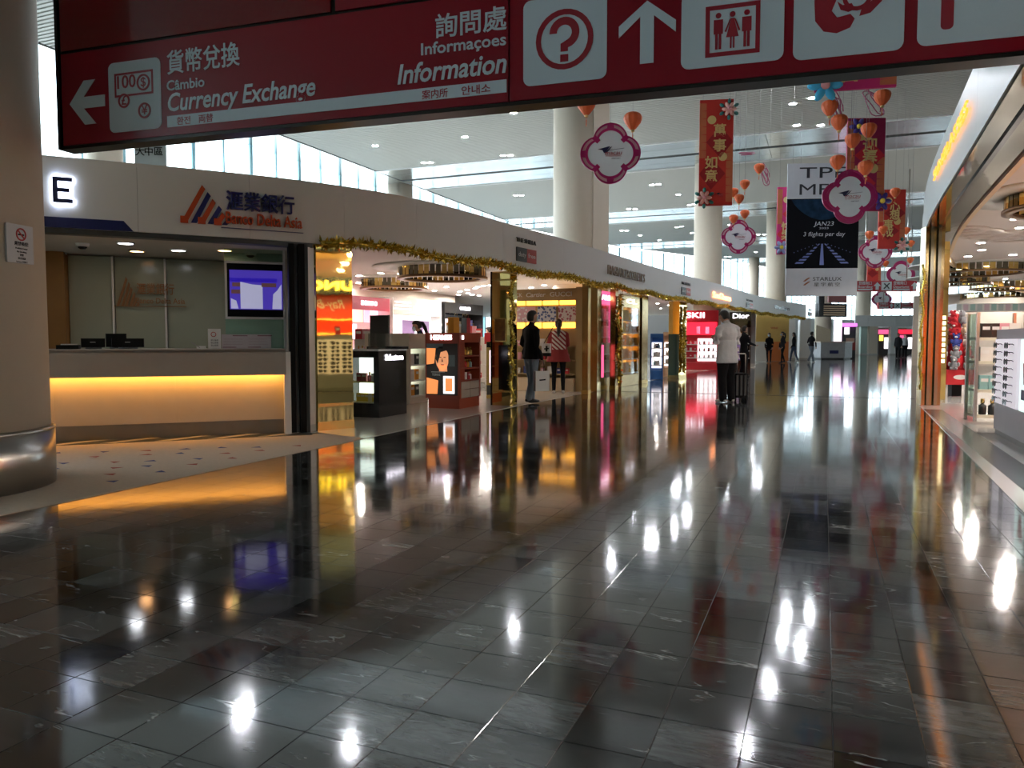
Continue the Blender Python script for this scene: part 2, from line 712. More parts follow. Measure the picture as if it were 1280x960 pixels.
# ------------------------------------------------------------------ ceiling
WALL = [(-21.3, -16), (-21.3, 25), (-20.9, 44), (-19.3, 51.5), (-16.8, 61), (-12.5, 70), (-8.8, 77), (-4, 92), (8, 115), (52, 140)]


def wallx(y):
    for (xa, ya), (xb, yb) in zip(WALL, WALL[1:]):
        if ya <= y <= yb:
            return xa + (xb - xa) * (y - ya) / (yb - ya)
    return WALL[0][0]


SLOTS = [2.85, 17.83, 32.8, 47.8, 62.8, 77.7, 92.7]
CXL, CXR = -19.2, 55
ceil = sroot('ceiling')
pl = MB()
pl.prism([(x_ - 0.1, y_) for x_, y_ in WALL] + [(52, -16)], HC + 0.10, HC + 0.2)
obj('ceiling_deck', pl, M_plenum, ceil)
for i in range(len(SLOTS) + 1):
    a = SLOTS[i - 1] + 2.35 if i > 0 else -17
    b = SLOTS[i] - 2.35 if i < len(SLOTS) else 140
    sb = MB()
    y = a
    st = 0.155 if b < 75 else 0.31
    while y + st * 0.72 <= b:
        xs_ = max(CXL, wallx(y) + 0.4)
        if xs_ < CXR - 1:
            sb.box(xs_, CXR, y, y + st * 0.64, HC, HC + 0.04)
        y += st
    o = obj('ceiling_slats', sb, M_slat, ceil)
    o['kind'] = 'stuff'
    # bright frame lines round each bay
    fb = MB()
    fb.box(max(CXL - 0.06, wallx(a) + 0.3), CXR, a - 0.08, a - 0.01, HC - 0.03, HC + 0.08)
    fb.box(max(CXL - 0.06, min(wallx(b) + 0.3, CXR - 1)), CXR, b + 0.0, b + 0.07, HC - 0.03, HC + 0.08)
    obj('bay_edge', fb, M_white, ceil)
for s in SLOTS:
    nseg = 12
    for k in range(nseg):
        x0 = -21.3 + k * (CXR + 21.3) / nseg
        x1 = -21.3 + (k + 1) * (CXR + 21.3) / nseg - 0.015
        if (x0 > 36 and s < 60) or x1 < wallx(s) + 0.5:
            continue
        x0 = max(x0, wallx(s) + 0.15)
        for (ya, yb) in ((s - 2.25, s - 0.17), (s + 0.17, s + 2.25)):
            am = MB()
            for q in range(4):
                yy = ya + (yb - ya) * q / 4
                am.box(x0, x1, yy, yy + (yb - ya) / 4 - 0.012, HC - 0.0 + 0.004 * (q % 2), HC + 0.03)
            obj('ceiling_panel', am, M_alu, ceil)
    sl = MB()
    sl.box(wallx(s) + 0.2, CXR, s - 0.17, s + 0.17, HC + 0.03, HC + 0.05)
    obj('ceiling_slot', sl, M_slot, ceil)
# border along the window side
bd = MB()
for i in range(64):
    y0 = -17 + i * 2.4
    if y0 > 48:
        break
    bd.box(wallx(y0) - 0.1, CXL - 0.08, y0, y0 + 2.385, HC - 0.02, HC + 0.03)
obj('border_panels', bd, M_alu, ceil)

# ------------------------------------------------------------------ glazed walls above the shops
def glazed(name, pts, z0, z1, step, pane_parts):
    root = sroot(name)
    pth = Path2(pts, 6)
    n = int(pth.len / step)
    gm, fm = MB(), MB()
    pane_me = None
    for i in range(n):
        s0, s1 = i * step, (i + 1) * step
        a, b = pth.at(s0), pth.at(s1)
        d = (b - a)
        L = d.length
        ang = math.atan2(d.y, d.x)
        if pane_parts[0] <= a.y <= pane_parts[1]:
            for (za, zb) in ((z0, z0 + 2.0), (z0 + 2.0, z1)):
                g = MB()
                g.box(0, L, -0.01, 0.01, za, zb)
                obj('pane', g, M_glass, root, (a.x, a.y, 0), (0, 0, ang))
        else:
            gm.M = Matrix.Translation(a) @ Matrix.Rotation(ang, 4, 'Z')
            gm.box(0, L, -0.01, 0.01, z0, z1)
        mw = 0.16 if i % 2 else 0.07
        f = MB()
        f.box(-mw / 2, mw / 2, -0.04, 0.04, 0 if i % 2 else z0, z1)
        f.box(0, L, -0.04, 0.04, z0 + 1.97, z0 + 2.03)
        f.box(0, L, -0.04, 0.04, z0 - 0.06, z0)
        obj('mullion', f, M_mullion, root, (a.x, a.y, 0), (0, 0, ang))
    if gm.v:
        o = obj('far_panes', gm, M_glass, root)
        o['kind'] = 'stuff'
    return root


glazed('window_1', WALL, 3.9, HC, 1.5, (9, 40))
lw_ = MB()
for a, b in [q_ for k_, q_ in enumerate(zip(WALL, WALL[1:])) if k_ != 2]:
    a, b = Vector(a + (0,)), Vector(b + (0,))
    d = b - a
    lw_.M = Matrix.Translation(a) @ Matrix.Rotation(math.atan2(d.y, d.x), 4, 'Z')
    lw_.box(0, d.length, -0.12, 0.12, 0, 3.84)
struct(obj('wall_left', lw_, M_fascia))
w5 = sroot('window_5', (-20.9, 44.1, 0), 78)
for i in range(5):
    g = MB()
    g.box(i * 1.4 + 0.05, i * 1.4 + 1.35, -0.01, 0.01, 0.3, 3.8)
    obj('pane', g, M_glass, w5)
    g = MB()
    g.box(i * 1.4 - 0.06, i * 1.4 + 0.06, -0.08, 0.08, 0, 3.84)
    obj('mullion', g, M_mullion, w5)
g = MB()
g.box(0, 7, -0.06, 0.06, 0, 0.3)
obj('sill', g, M_fascia, w5)
rw_ = MB()
rw_.box(23.9, 24.1, -16, 70, 0, HC + 0.1)
rw_.prism([(23.9, 70), (24.1, 70), (52.1, 140), (51.9, 140)], 0, HC + 0.1)
struct(obj('wall_right', rw_, M_fascia))
bw_ = MB()
bw_.box(-21.4, 24.1, -16.2, -16.0, 0, HC + 0.1)
struct(obj('wall_behind', bw_, M_fascia))

# ------------------------------------------------------------------ columns
def column(loc, r, label, base=True, fin=False):
    t = thing('column', label, 'column', loc)
    c = MB()
    c.cyl((0, 0, 0.0 if not base else 0.46), r, HC - (0.0 if not base else 0.46) + 0.05, 48)
    obj('shaft', c, M_column, t)
    if base:
        b = MB()
        b.cyl((0, 0, 0.004), r + 0.03, 0.46, 48)
        bo = obj('base_ring', b, M_steel, t)
        l = MB()
        l.lathe([(r, 0.46), (r + 0.035, 0.46), (r + 0.035, 0.475), (r, 0.49)], 48)
        obj('base_lip', l, M_steel, bo)
    if fin:
        f = MB()
        f.box(-0.2, 0.2, -0.5, 0.5, 0, HC + 0.05)
        obj('pilaster', f, M_column, t, (r * 0.80, 0.28, 0), (0, 0, math.radians(-10)))
    return t


column((-6.63, 3.90, 0), 0.79, 'thick beige round column with steel base ring on the carpet')
column((-6.60, 20.8, 0), 0.62, 'thick beige column with flat pilaster rising behind the white fascia', base=False, fin=True)
p = W(885, 300, 34.2)
column((p.x, p.y, 0), 0.61, 'beige round column behind the tall red couplet banner', base=False)
p = W(971, 300, 46.6)
column((p.x, p.y, 0), 0.61, 'beige round column beside the airline banner', base=False)
p = W(1031, 300, 60)
column((p.x, p.y, 0), 0.61, 'beige round column beside the flight information board', base=False)
p = W(1081, 300, 68)
column((p.x, p.y, 0), 0.65, 'beige round column behind the far red direction signs', base=False)
p = W(943, 300, 72)
column((p.x, p.y, 0), 0.48, 'slim beige column in front of the far windows', base=False)
column((-19.8, 16.5, 0), 0.52, 'slim beige column by the windows beside the hanging white notice', base=False)
column((-19.9, 33.7, 0), 0.62, 'slim beige column by the windows at the ceiling strip', base=False)
# ------------------------------------------------------------------ frames: a vertical plane in the place, measured through the camera
class Frame:
    def __init__(self, o, rotz):
        self.o = Vector((o[0], o[1], 0))
        self.r = math.radians(rotz)
        self.deg = rotz
        self.x = Vector((math.cos(self.r), math.sin(self.r), 0))
        self.y = Vector((-math.sin(self.r), math.cos(self.r), 0))

    def hit(self, px, py, y=0.0):
        a = W(px, py, 1.0)
        c = Vector((0, 0, CH))
        d = a - c
        t = (y - (c - self.o).dot(self.y)) / d.dot(self.y)
        q = c + d * t
        return (q - self.o).dot(self.x), q.z

    def world(self, x, y, z=0.0):
        q = self.o + self.x * x + self.y * y
        return Vector((q.x, q.y, z))

    def rect(self, x0, y0, x1, y1, y=0.0):
        """pixel box -> local x0,x1,z0,z1 (measured at the middle of the sides)"""
        xm, ym = (x0 + x1) / 2, (y0 + y1) / 2
        a, _ = self.hit(x0, ym, y)
        b, _ = self.hit(x1, ym, y)
        _, zt = self.hit(xm, y0, y)
        _, zb = self.hit(xm, y1, y)
        return a, b, zb, zt


# ------------------------------------------------------------------ overhead direction sign
M_sred = mat('sign_red', (0.25, 0.003, 0.012), 0.28, var=0.03, scale=1, spec=0.35)
M_sred2 = mat('sign_dark_red', (0.17, 0.002, 0.005), 0.12, var=0.03, scale=1, coat=0.3)
M_swhite = mat('sign_white', (0.56, 0.64, 0.67), 0.4, var=0.01)
M_sink = mat('sign_ink', (0.33, 0.012, 0.025), 0.35)
M_sframe = mat('sign_frame', (0.018, 0.016, 0.013), 0.3, metal=0.5)

so = W(637, 133, 5.2)
SF = Frame((so.x, so.y), 4.7)
ZB = 2.80
sign = thing('direction_sign', 'wide dark red overhead sign with white pictograms and arrows above the concourse', 'sign', (so.x, so.y, 0), 4.7)
xl = SF.hit(80, 150)[0]
RH = 0.745
bx = MB()
bx.box(xl - 0.04, 4.2, 0.005, 0.13, ZB - 0.02, ZB + 2 * RH + 0.3)
bx.box(xl - 0.05, xl - 0.02, -0.02, 0.14, ZB - 0.03, ZB + 2 * RH + 0.3)
bx.box(xl - 0.05, 4.2, -0.015, 0.135, ZB - 0.03, ZB - 0.005)
obj('housing', bx, M_sframe, sign)
for (a, b, z0, z1, mm) in ((xl, -0.006, 0, RH - 0.012, M_sred), (0.006, 4.2, 0, RH - 0.012, M_sred),
                           (xl, SF.hit(417, 10)[0] - 0.02, RH + 0.012, 2 * RH + 0.25, M_sred2), (SF.hit(417, 10)[0] + 0.02, 4.2, RH + 0.012, 2 * RH + 0.25, M_sred)):
    p_ = MB()
    p_.box(a, b, -0.012, 0.006, ZB + z0, ZB + z1)
    obj('face_panel', p_, mm, sign)
for x in (xl + 0.9, 1.9):
    r_ = MB()
    r_.cyl((x, 0.065, ZB + 2 * RH), 0.035, HC - ZB - 2 * RH + 0.12, 12)
    obj('hanger_rod', r_, M_sframe, sign)
FY = -0.012


def sq(px0, py0, px1, py1, par=None, name='pictogram_panel'):
    a, b, z0, z1 = SF.rect(px0, py0, px1, py1)
    z0 = max(z0, ZB + 0.06)
    z1 = min(z1, ZB + RH - 0.06)
    q = MB()
    q.plate(rrect(a, b, z0, z1, 0.05), FY, 0.004)
    return obj(name, q, M_swhite, sign), a, b, z0, z1


def ringp(cx, cz, r, w, y=FY - 0.004, mm=M_sink, par=None, name='pictogram'):
    q = MB()
    q.ringplate(circ(cx, cz, r, 28), circ(cx, cz, r - w, 28), y, 0.003)
    return obj(name, q, mm, par or sign)


# left arrow
a, b, z0, z1 = SF.rect(89, 101, 133, 156)
zc, hh = (z0 + z1) / 2, (z1 - z0) / 2
w_ = b - a
q = MB()
q.plate([(a, zc), (a + w_ * 0.42, zc + hh), (a + w_ * 0.74, zc + hh), (a + w_ * 0.40, zc + 0.26 * hh), (b, zc + 0.26 * hh), (b, zc - 0.26 * hh), (a + w_ * 0.40, zc - 0.26 * hh), (a + w_ * 0.74, zc - hh), (a + w_ * 0.42, zc - hh)], FY, 0.004)
obj('arrow', q, M_swhite, sign)
# currency pictogram
po, a, b, z0, z1 = sq(138, 76, 203, 164)
W_, H_ = b - a, z1 - z0
Y2 = FY - 0.004
q = MB()
xa, xb, za, zb = a + 0.12 * W_, a + 0.86 * W_, z0 + 0.50 * H_, z0 + 0.84 * H_
q.ringplate([(xa, za), (xb, za), (xb, zb), (xa, zb)], [(xa + 0.016, za + 0.016), (xb - 0.016, za + 0.016), (xb - 0.016, zb - 0.016), (xa + 0.016, zb - 0.016)], Y2, 0.002)
obj('pictogram', q, M_sink, po)
text('100', 0.14, M_sink, po, a + 0.33 * W_, z0 + 0.70 * H_, Y2 - 0.003, bold=0.012, ext=0.001)
for (cx, cz, r, ch) in ((0.68, 0.67, 0.125, '$'), (0.30, 0.44, 0.11, '£'), (0.69, 0.27, 0.12, '¥')):
    q = MB()
    q.plate(circ(a + cx * W_, z0 + cz * H_, r * W_ * 1.02, 24), Y2 - 0.001, 0.002)
    obj('pictogram_disc', q, M_swhite, po)
    ringp(a + cx * W_, z0 + cz * H_, r * W_, 0.015, Y2 - 0.003, par=po)
    text(ch, 0.10, M_sink, po, a + cx * W_, z0 + cz * H_, Y2 - 0.005, bold=0.01, ext=0.001)


def stext(s, px0, px1, py, hpx, bold=0.0, shear=0.0, mm=None, align='CENTER'):
    """py: centre line at the middle of px0..px1, hpx: letter height in pixels"""
    x0, z = SF.hit(px0, py)
    x1, z = SF.hit(px1, py)
    _, zz = SF.hit((px0 + px1) / 2, py)
    d_ = (SF.world((x0 + x1) / 2, 0) - Vector((0, 0, 0))).length
    size = hpx * d_ / FPX * 1.05
    return text(s, size, mm or M_swhite, sign, (x0 + x1) / 2, zz, FY - 0.002, w=abs(x1 - x0), bold=bold, shear=shear, ext=0.002)


stext('貨幣兌換', 210, 301, 76, 27, 0.012)
stext('Câmbio', 210, 257, 106, 15, 0.014)
stext('Currency Exchange', 210, 394, 120, 28, 0.017, 0.2)
stext('詢問處', 545, 634, 31, 29, 0.012)
stext('Informaçoes', 527, 633, 57, 19, 0.014)
stext('Information', 497, 633, 88, 32, 0.017, 0.2)
x0, za = SF.hit(211, 160)
_, zb = SF.hit(211, 146)
x1, _ = SF.hit(634, 105)
q = MB()
q.plate([(x0, za), (x1, za), (x1, zb), (x0, zb)], FY, 0.004)
wband = obj('white_band', q, M_swhite, sign)
zc = (za + zb) / 2
for s_, pa, pb in (('환전', 223, 240), ('両替', 250, 268), ('案内所', 529, 561), ('안내소', 578, 614)):
    xa, xb = SF.hit(pa, 140)[0], SF.hit(pb, 140)[0]
    text(s_, 0.066, M_sink, wband, (xa + xb) / 2, zc - 0.008, FY - 0.006, w=xb - xa, ext=0.001, bold=0.008)

# question mark
po, a, b, z0, z1 = sq(655, -4, 759, 104)
cx, cz = (a + b) / 2, (z0 + z1) / 2 + 0.0
R_ = 0.345 * (b - a)
ringp(cx, cz, R_, 0.035, Y2, par=po)
q = MB()
ro_, ri_ = 0.52 * R_, 0.26 * R_
zq = cz + 0.22 * R_
q.plate(circ(cx, zq, ro_, 22, math.radians(180), math.radians(-60)) + circ(cx, zq, ri_, 22, math.radians(-60), math.radians(180)), Y2, 0.002)
e0, e1 = math.radians(-60), math.radians(-60)
q.plate([(cx + ro_ * math.cos(e0), zq + ro_ * math.sin(e0)), (cx + ri_ * math.cos(e0), zq + ri_ * math.sin(e0)), (cx - 0.13 * R_, zq - 0.36 * R_), (cx - 0.13 * R_, zq - 0.62 * R_), (cx + 0.13 * R_, zq - 0.62 * R_), (cx + 0.13 * R_, zq - 0.50 * R_)], Y2, 0.002)
q.plate([(cx - 0.14 * R_, zq - 0.72 * R_), (cx + 0.14 * R_, zq - 0.72 * R_), (cx + 0.14 * R_, zq - 0.96 * R_), (cx - 0.14 * R_, zq - 0.96 * R_)], Y2, 0.002)
obj('pictogram', q, M_sink, po)
# up arrow
a, b, z0, z1 = SF.rect(774, 2, 845, 80)
xm, w_ = (a + b) / 2, (b - a) / 2
zt = min(z1, ZB + RH - 0.05)
q = MB()
q.plate([(xm, zt), (b, zt - w_ * 0.78), (b, zt - w_ * 1.18), (xm + w_ * 0.24, zt - w_ * 0.52), (xm + w_ * 0.24, z0), (xm - w_ * 0.24, z0), (xm - w_ * 0.24, zt - w_ * 0.52), (a, zt - w_ * 1.18), (a, zt - w_ * 0.78)], FY, 0.004)
obj('arrow', q, M_swhite, sign)
# restroom pictogram
po, a, b, z0, z1 = sq(852, -14, 980, 82)
ia, ib, iz0, iz1 = SF.rect(882, 6, 950, 70)
q = MB()
q.ringplate([(ia, iz0), (ib, iz0), (ib, iz1), (ia, iz1)], [(ia + 0.026, iz0 + 0.026), (ib - 0.026, iz0 + 0.026), (ib - 0.026, iz1 - 0.026), (ia + 0.026, iz1 - 0.026)], Y2, 0.002)
obj('pictogram', q, M_sink, po)
for k, fx in enumerate((0.24, 0.5, 0.76)):
    cx = ia + fx * (ib - ia)
    h = iz1 - iz0
    zb_ = iz0 + 0.14 * h
    q = MB()
    q.plate(circ(cx, zb_ + 0.66 * h, 0.055 * h, 16), Y2, 0.002)
    if k == 1:
        q.plate([(cx - 0.03 * h, zb_ + 0.58 * h), (cx + 0.03 * h, zb_ + 0.58 * h), (cx + 0.12 * h, zb_ + 0.22 * h), (cx - 0.12 * h, zb_ + 0.22 * h)], Y2, 0.002)
        for sg in (-1, 1):
            q.plate([(cx + sg * 0.03 * h, zb_ + 0.58 * h), (cx + sg * 0.06 * h, zb_ + 0.56 * h), (cx + sg * 0.15 * h, zb_ + 0.34 * h), (cx + sg * 0.12 * h, zb_ + 0.32 * h)], Y2, 0.002)
            q.plate([(cx + sg * 0.012 * h, zb_ + 0.22 * h), (cx + sg * 0.045 * h, zb_ + 0.22 * h), (cx + sg * 0.045 * h, zb_), (cx + sg * 0.012 * h, zb_)], Y2, 0.002)
    else:
        q.plate([(cx - 0.09 * h, zb_ + 0.58 * h), (cx + 0.09 * h, zb_ + 0.58 * h), (cx + 0.09 * h, zb_ + 0.30 * h), (cx - 0.09 * h, zb_ + 0.30 * h)], Y2, 0.002)
        for sg in (-1, 1):
            q.plate([(cx + sg * 0.008 * h, zb_ + 0.30 * h), (cx + sg * 0.06 * h, zb_ + 0.30 * h), (cx + sg * 0.06 * h, zb_), (cx + sg * 0.008 * h, zb_)], Y2, 0.002)
    obj('pictogram', q, M_sink, po)
# nursing pictogram: a curled figure and an infant's head
po, a, b, z0, z1 = sq(992, -30, 1130, 70)
cx, cz = SF.hit(1060, 10)
u = (b - a)
q = MB()
q.plate([(cx - 0.30 * u, cz + 0.30 * u), (cx + 0.14 * u, cz + 0.30 * u), (cx + 0.02 * u, cz + 0.16 * u), (cx - 0.10 * u, cz + 0.10 * u), (cx - 0.15 * u, cz - 0.02 * u), (cx - 0.10 * u, cz - 0.09 * u), (cx + 0.02 * u, cz - 0.07 * u), (cx + 0.06 * u, cz - 0.12 * u), (cx + 0.02 * u, cz - 0.20 * u), (cx - 0.10 * u, cz - 0.24 * u), (cx - 0.22 * u, cz - 0.21 * u), (cx - 0.30 * u, cz - 0.10 * u), (cx - 0.31 * u, cz + 0.08 * u)], Y2, 0.002)
q.ringplate(circ(cx + 0.08 * u, cz + 0.09 * u, 0.135 * u, 20), circ(cx + 0.08 * u, cz + 0.09 * u, 0.095 * u, 20), Y2, 0.002)
q.plate([(cx + 0.10 * u, cz - 0.10 * u), (cx + 0.20 * u, cz - 0.08 * u), (cx + 0.30 * u, cz + 0.02 * u), (cx + 0.32 * u, cz + 0.14 * u), (cx + 0.24 * u, cz + 0.16 * u), (cx + 0.22 * u, cz + 0.04 * u), (cx + 0.12 * u, cz - 0.03 * u)], Y2, 0.002)
q.plate([(cx - 0.10 * u, cz + 0.06 * u), (cx - 0.05 * u, cz + 0.02 * u), (cx + 0.03 * u, cz + 0.03 * u), (cx + 0.06 * u, cz - 0.03 * u), (cx + 0.0 * u, cz - 0.05 * u), (cx - 0.07 * u, cz - 0.02 * u)], Y2 - 0.002, 0.002)
obj('pictogram', q, M_sink, po)
po, a, b, z0, z1 = sq(1147, -50, 1330, 50)
xa, za = SF.hit(1175, 30)
xb, _ = SF.hit(1191, 30)
_, zb = SF.hit(1183, 38)
q = MB()
q.plate(rrect(xa, xb, zb, ZB + RH - 0.08, 0.024), Y2, 0.002)
obj('pictogram', q, M_sink, po)

# ------------------------------------------------------------------ notice stuck on the near column
def on_cyl(cx, cy, r, px):
    a = W(px, 426, 1.0)
    d = Vector((a.x, a.y)).normalized()
    c = Vector((cx, cy))
    bq = d.dot(c)
    t = bq - math.sqrt(max(0, bq * bq - (c.dot(c) - r * r)))
    return d * t


h = on_cyl(-6.63, 3.90, 0.79, 25)
n_ = (h - Vector((-6.63, 3.90))).normalized()
ang = math.degrees(math.atan2(n_.y, n_.x)) + 90
NF = Frame((h.x + n_.x * 0.012, h.y + n_.y * 0.012), ang)
nt_ = thing('smoking_notice', 'small white no smoking notice stuck on the thick near column', 'notice', (NF.o.x, NF.o.y, 0), ang)
a, b, z0, z1 = NF.rect(8, 281, 41, 329)
q = MB()
q.plate(rrect(a, b, z0, z1, 0.008), 0.012, 0.016)
obj('plate', q, mat('notice_white', (0.62, 0.63, 0.64), 0.3), nt_)
M_nred = mat('notice_red', (0.5, 0.03, 0.03), 0.4)
cx, cz, r = (a + b) / 2 + 0.01, z1 - 0.075, 0.05
ringp(cx, cz, r, 0.011, -0.004, M_nred, nt_, 'symbol')
q = MB()
q.plate([(cx - 0.036, cz + 0.028), (cx - 0.028, cz + 0.036), (cx + 0.036, cz - 0.028), (cx + 0.028, cz - 0.036)], -0.004, 0.002)
q.plate([(cx - 0.03, cz - 0.008), (cx + 0.03, cz - 0.008), (cx + 0.03, cz + 0.004), (cx - 0.03, cz + 0.004)], -0.004, 0.001, 1)
obj('symbol', q, [M_nred, M_black], nt_)
text('嚴禁吸煙', 0.034, M_black, nt_, cx, cz - 0.075, -0.005, bold=0.01, ext=0.001)
for k, s_ in enumerate(('Proibido Fumar', 'No Smoking', '禁煙', '違者罰款', 'Lei n.o 5/2011')):
    text(s_, 0.019, M_black, nt_, cx, cz - 0.11 - k * 0.026, -0.005, ext=0.001)
# ------------------------------------------------------------------ left fascia: a curved row of panels
FP = Path2([(-10.0, 3.9), (-9.0, 4.9), (-8.08, 5.93), (-6.93, 7.23), (-6.15, 8.32), (-5.62, 9.5), (-5.36, 10.8), (-5.18, 12.6), (-4.98, 14.2), (-4.8, 16.3), (-4.57, 19.5), (-4.38, 21.9), (-3.55, 29), (-2.7, 38), (-1.0, 47)], 8)
FZ0, FZ1 = 2.47, 3.26
fascia = sroot('trim_1')


def strip(pth, s0, s1, z0, z1, t0, t1, n=4, m=0, mb=None):
    """curved slab along a plan curve between offsets t0 (front, outward) and t1"""
    mb = mb or MB()
    vs, fs = [], []
    for i in range(n + 1):
        s = s0 + (s1 - s0) * i / n
        p_, t_ = pth.at(s), pth.tan(s)
        nn = Vector((t_.y, -t_.x, 0))
        for off, z in ((t0, z0), (t1, z0), (t1, z1), (t0, z1)):
            q_ = p_ + nn * off
            vs.append((q_.x, q_.y, z))
    for i in range(n):
        for k in range(4):
            a_, b_ = i * 4 + k, i * 4 + (k + 1) % 4
            fs.append((a_, a_ + 4, b_ + 4, b_))
    fs += [(0, 1, 2, 3), (n * 4 + 3, n * 4 + 2, n * 4 + 1, n * 4)]
    return mb.add(vs, fs, m)


s = 0.0
while s < FP.len - 0.3:
    e = min(s + 1.25, FP.len)
    obj('panel', strip(FP, s + 0.0015, e - 0.0015, FZ0, FZ1, 0.0, -0.1), M_fascia, fascia)
    s = e
bk = strip(FP, 0, FP.len, FZ0 + 0.01, FZ1 - 0.03, -0.09, -0.16, 90)
obj('backing', bk, M_dkgrey, fascia)
ed = strip(FP, 0, FP.at_px(395), FZ0 - 0.06, FZ0 - 0.002, -0.02, -0.2, 20)
obj('soffit_edge', ed, M_dkgrey, fascia)


def fas(px, off=0.004):
    s_ = FP.at_px(px)
    p_, t_ = FP.at(s_), FP.tan(s_)
    return Vector((p_.x + t_.y * off, p_.y - t_.x * off, 0)), math.degrees(math.atan2(t_.y, t_.x))


def fasframe(px, off=0.004):
    p_, a_ = fas(px, off)
    return Frame((p_.x, p_.y), a_)


# halo-lit navy letter E and navy band
M_halo = mat('halo_light', (0.8, 0.85, 1), 0.5, emit=3.2, ecol=(0.75, 0.82, 1.0))
f = fasframe(78, 0.03)
le = thing('exchange_letter', 'navy blue letter E with white halo light on the white fascia', 'letter', (f.o.x, f.o.y, 0), f.deg)
a, b, z0, z1 = f.rect(66, 222, 91, 254)
for (g, mm, y0, nm) in ((0.012, M_halo, 0.012, 'halo'), (0.0, M_navy, -0.02, 'letter_face')):
    q = MB()
    t = 0.05 + g
    hh = z1 - z0
    zz = [(z0 - g, z0 + 0.045 + g), (z0 + hh / 2 - 0.022 - g, z0 + hh / 2 + 0.022 + g), (z1 - 0.045 - g, z1 + g)]
    q.plate([(a - g, z0 - g), (a + 0.05 + g, z0 - g), (a + 0.05 + g, z1 + g), (a - g, z1 + g)], y0, 0.02)
    for k, (u0, u1) in enumerate(zz):
        q.plate([(a + 0.02, u0), ((b if k != 1 else b - 0.03) + g, u0), ((b if k != 1 else b - 0.03) + g, u1), (a + 0.02, u1)], y0, 0.02)
    obj(nm, q, mm, le)
nb = MB()
s0, s1 = FP.at_px(40) - 0.6, FP.at_px(157)
strip(FP, s0, s1, FZ0 + 0.0, FZ0 + 0.115, 0.012, -0.01, 8, 0, nb)
p0, t0 = FP.at(s1), FP.tan(s1)
p1, t1 = FP.at(s1 + 0.10), FP.tan(s1 + 0.10)
n0 = Vector((t0.y, -t0.x, 0)) * 0.012
nb.add([(p0 + n0) + Vector((0, 0, FZ0)), (p1 + n0) + Vector((0, 0, FZ0)), (p0 + n0) + Vector((0, 0, FZ0 + 0.115)),
        p0 + Vector((0, 0, FZ0)), p1 + Vector((0, 0, FZ0)), p0 + Vector((0, 0, FZ0 + 0.115))], [(0, 1, 2), (5, 4, 3), (0, 3, 4, 1), (1, 4, 5, 2), (2, 5, 3, 0)])
obj('navy_band', nb, M_navy, fascia)

# bank logo and name
M_lor = mat('logo_orange', (0.62, 0.09, 0.025), 0.4)
M_lnv = mat('logo_navy', (0.015, 0.02, 0.16), 0.4)


def bank_logo(par, x0, z0, s, y, m1, m2, box=True, xs=0.85):
    """striped triangle: slanted bars orange / navy"""
    bars = [((0.00, 0), (0.62, 1.0), 0.17, m1), ((0.28, 0), (0.78, 0.83), 0.17, m2), ((0.50, 0), (0.92, 0.66), 0.17, m1), ((0.76, 0), (1.10, 0.50), 0.17, m2), ((0.96, 0), (1.20, 0.33), 0.17, m1), ((1.18, 0), (1.34, 0.17), 0.15, m2)]
    for (bx0, bz0), (tx, tz), w, mm in bars:
        q_ = MB()
        q_.plate([(x0 + bx0 * s * xs, z0 + bz0 * s), (x0 + (bx0 + w) * s * xs, z0 + bz0 * s), (x0 + (tx + w * 0.55) * s * xs, z0 + (tz - 0.10) * s), (x0 + tx * s * xs, z0 + tz * s)], y, 0.012)
        obj('logo_bar', q_, mm, par)
    if box:
        for bx0 in (-0.02, 0.48, 0.95):
            q_ = MB()
            q_.plate([(x0 + bx0 * s * xs, z0 - 0.02 * s), (x0 + (bx0 + 0.22) * s * xs, z0 - 0.02 * s), (x0 + (bx0 + 0.22) * s * xs, z0 + 0.16 * s), (x0 + bx0 * s * xs, z0 + 0.16 * s)], y - 0.008, 0.012)
            obj('logo_bar', q_, m1, par)


f = fasframe(300, 0.02)
lg = thing('bank_sign', 'orange and navy striped bank logo with lettering on the white fascia', 'sign', (f.o.x, f.o.y, 0), f.deg)
a, b, z0, z1 = f.rect(226, 231, 280, 279)
bank_logo(lg, a, z0, (z1 - z0), 0.024, M_lor, M_lnv)
a, b, z0, z1 = f.rect(283, 243, 368, 268)
text('滙業銀行', (z1 - z0) * 1.0, M_lnv, lg, (a + b) / 2, (z0 + z1) / 2, -0.0, w=(b - a), bold=0.01, ext=0.02)
a, b, z0, z1 = f.rect(282, 264, 377, 290)
text('Banco Delta Asia', (z1 - z0) * 0.78, M_lor, lg, (a + b) / 2, (z0 + z1) / 2 + 0.01, -0.0, w=(b - a), bold=0.008, ext=0.02)
q = MB()
q.plate([(a - 0.05, z0 + 0.018), (b + 0.02, z0 + 0.018), (b + 0.02, z0 + 0.024), (a - 0.05, z0 + 0.024)], 0.02, 0.03)
obj('underline', q, M_lnv, lg)

# ------------------------------------------------------------------ exchange booth
BF = Frame((-6.32, 7.84), 43)
bo = (BF.o.x, BF.o.y, 0)
M_ctr = mat('counter_top', (0.36, 0.335, 0.30), 0.4)
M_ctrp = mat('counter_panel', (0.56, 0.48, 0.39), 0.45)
M_led = mat('led_warm', (1, 0.7, 0.3), 0.5, emit=16, ecol=(1.0, 0.46, 0.08))
ct = thing('exchange_counter', 'white exchange counter with warm light strip under its band and steel kick plate', 'counter', bo, 43)
CX0 = -5.2
q = MB()
q.box(CX0, 0.0, 0.0, 0.06, 0.77, 1.085)
q.box(CX0, 0.0, 0.0, 1.0, 1.06, 1.10)
obj('counter_band', q, M_ctr, ct)
for i in range(4):
    xa = CX0 + i * 1.3
    q = MB()
    q.box(xa + 0.0004, xa + 1.2996, 0.17, 0.25, 0.19, 1.06)
    obj('front_panel', q, M_ctrp, ct)
q = MB()
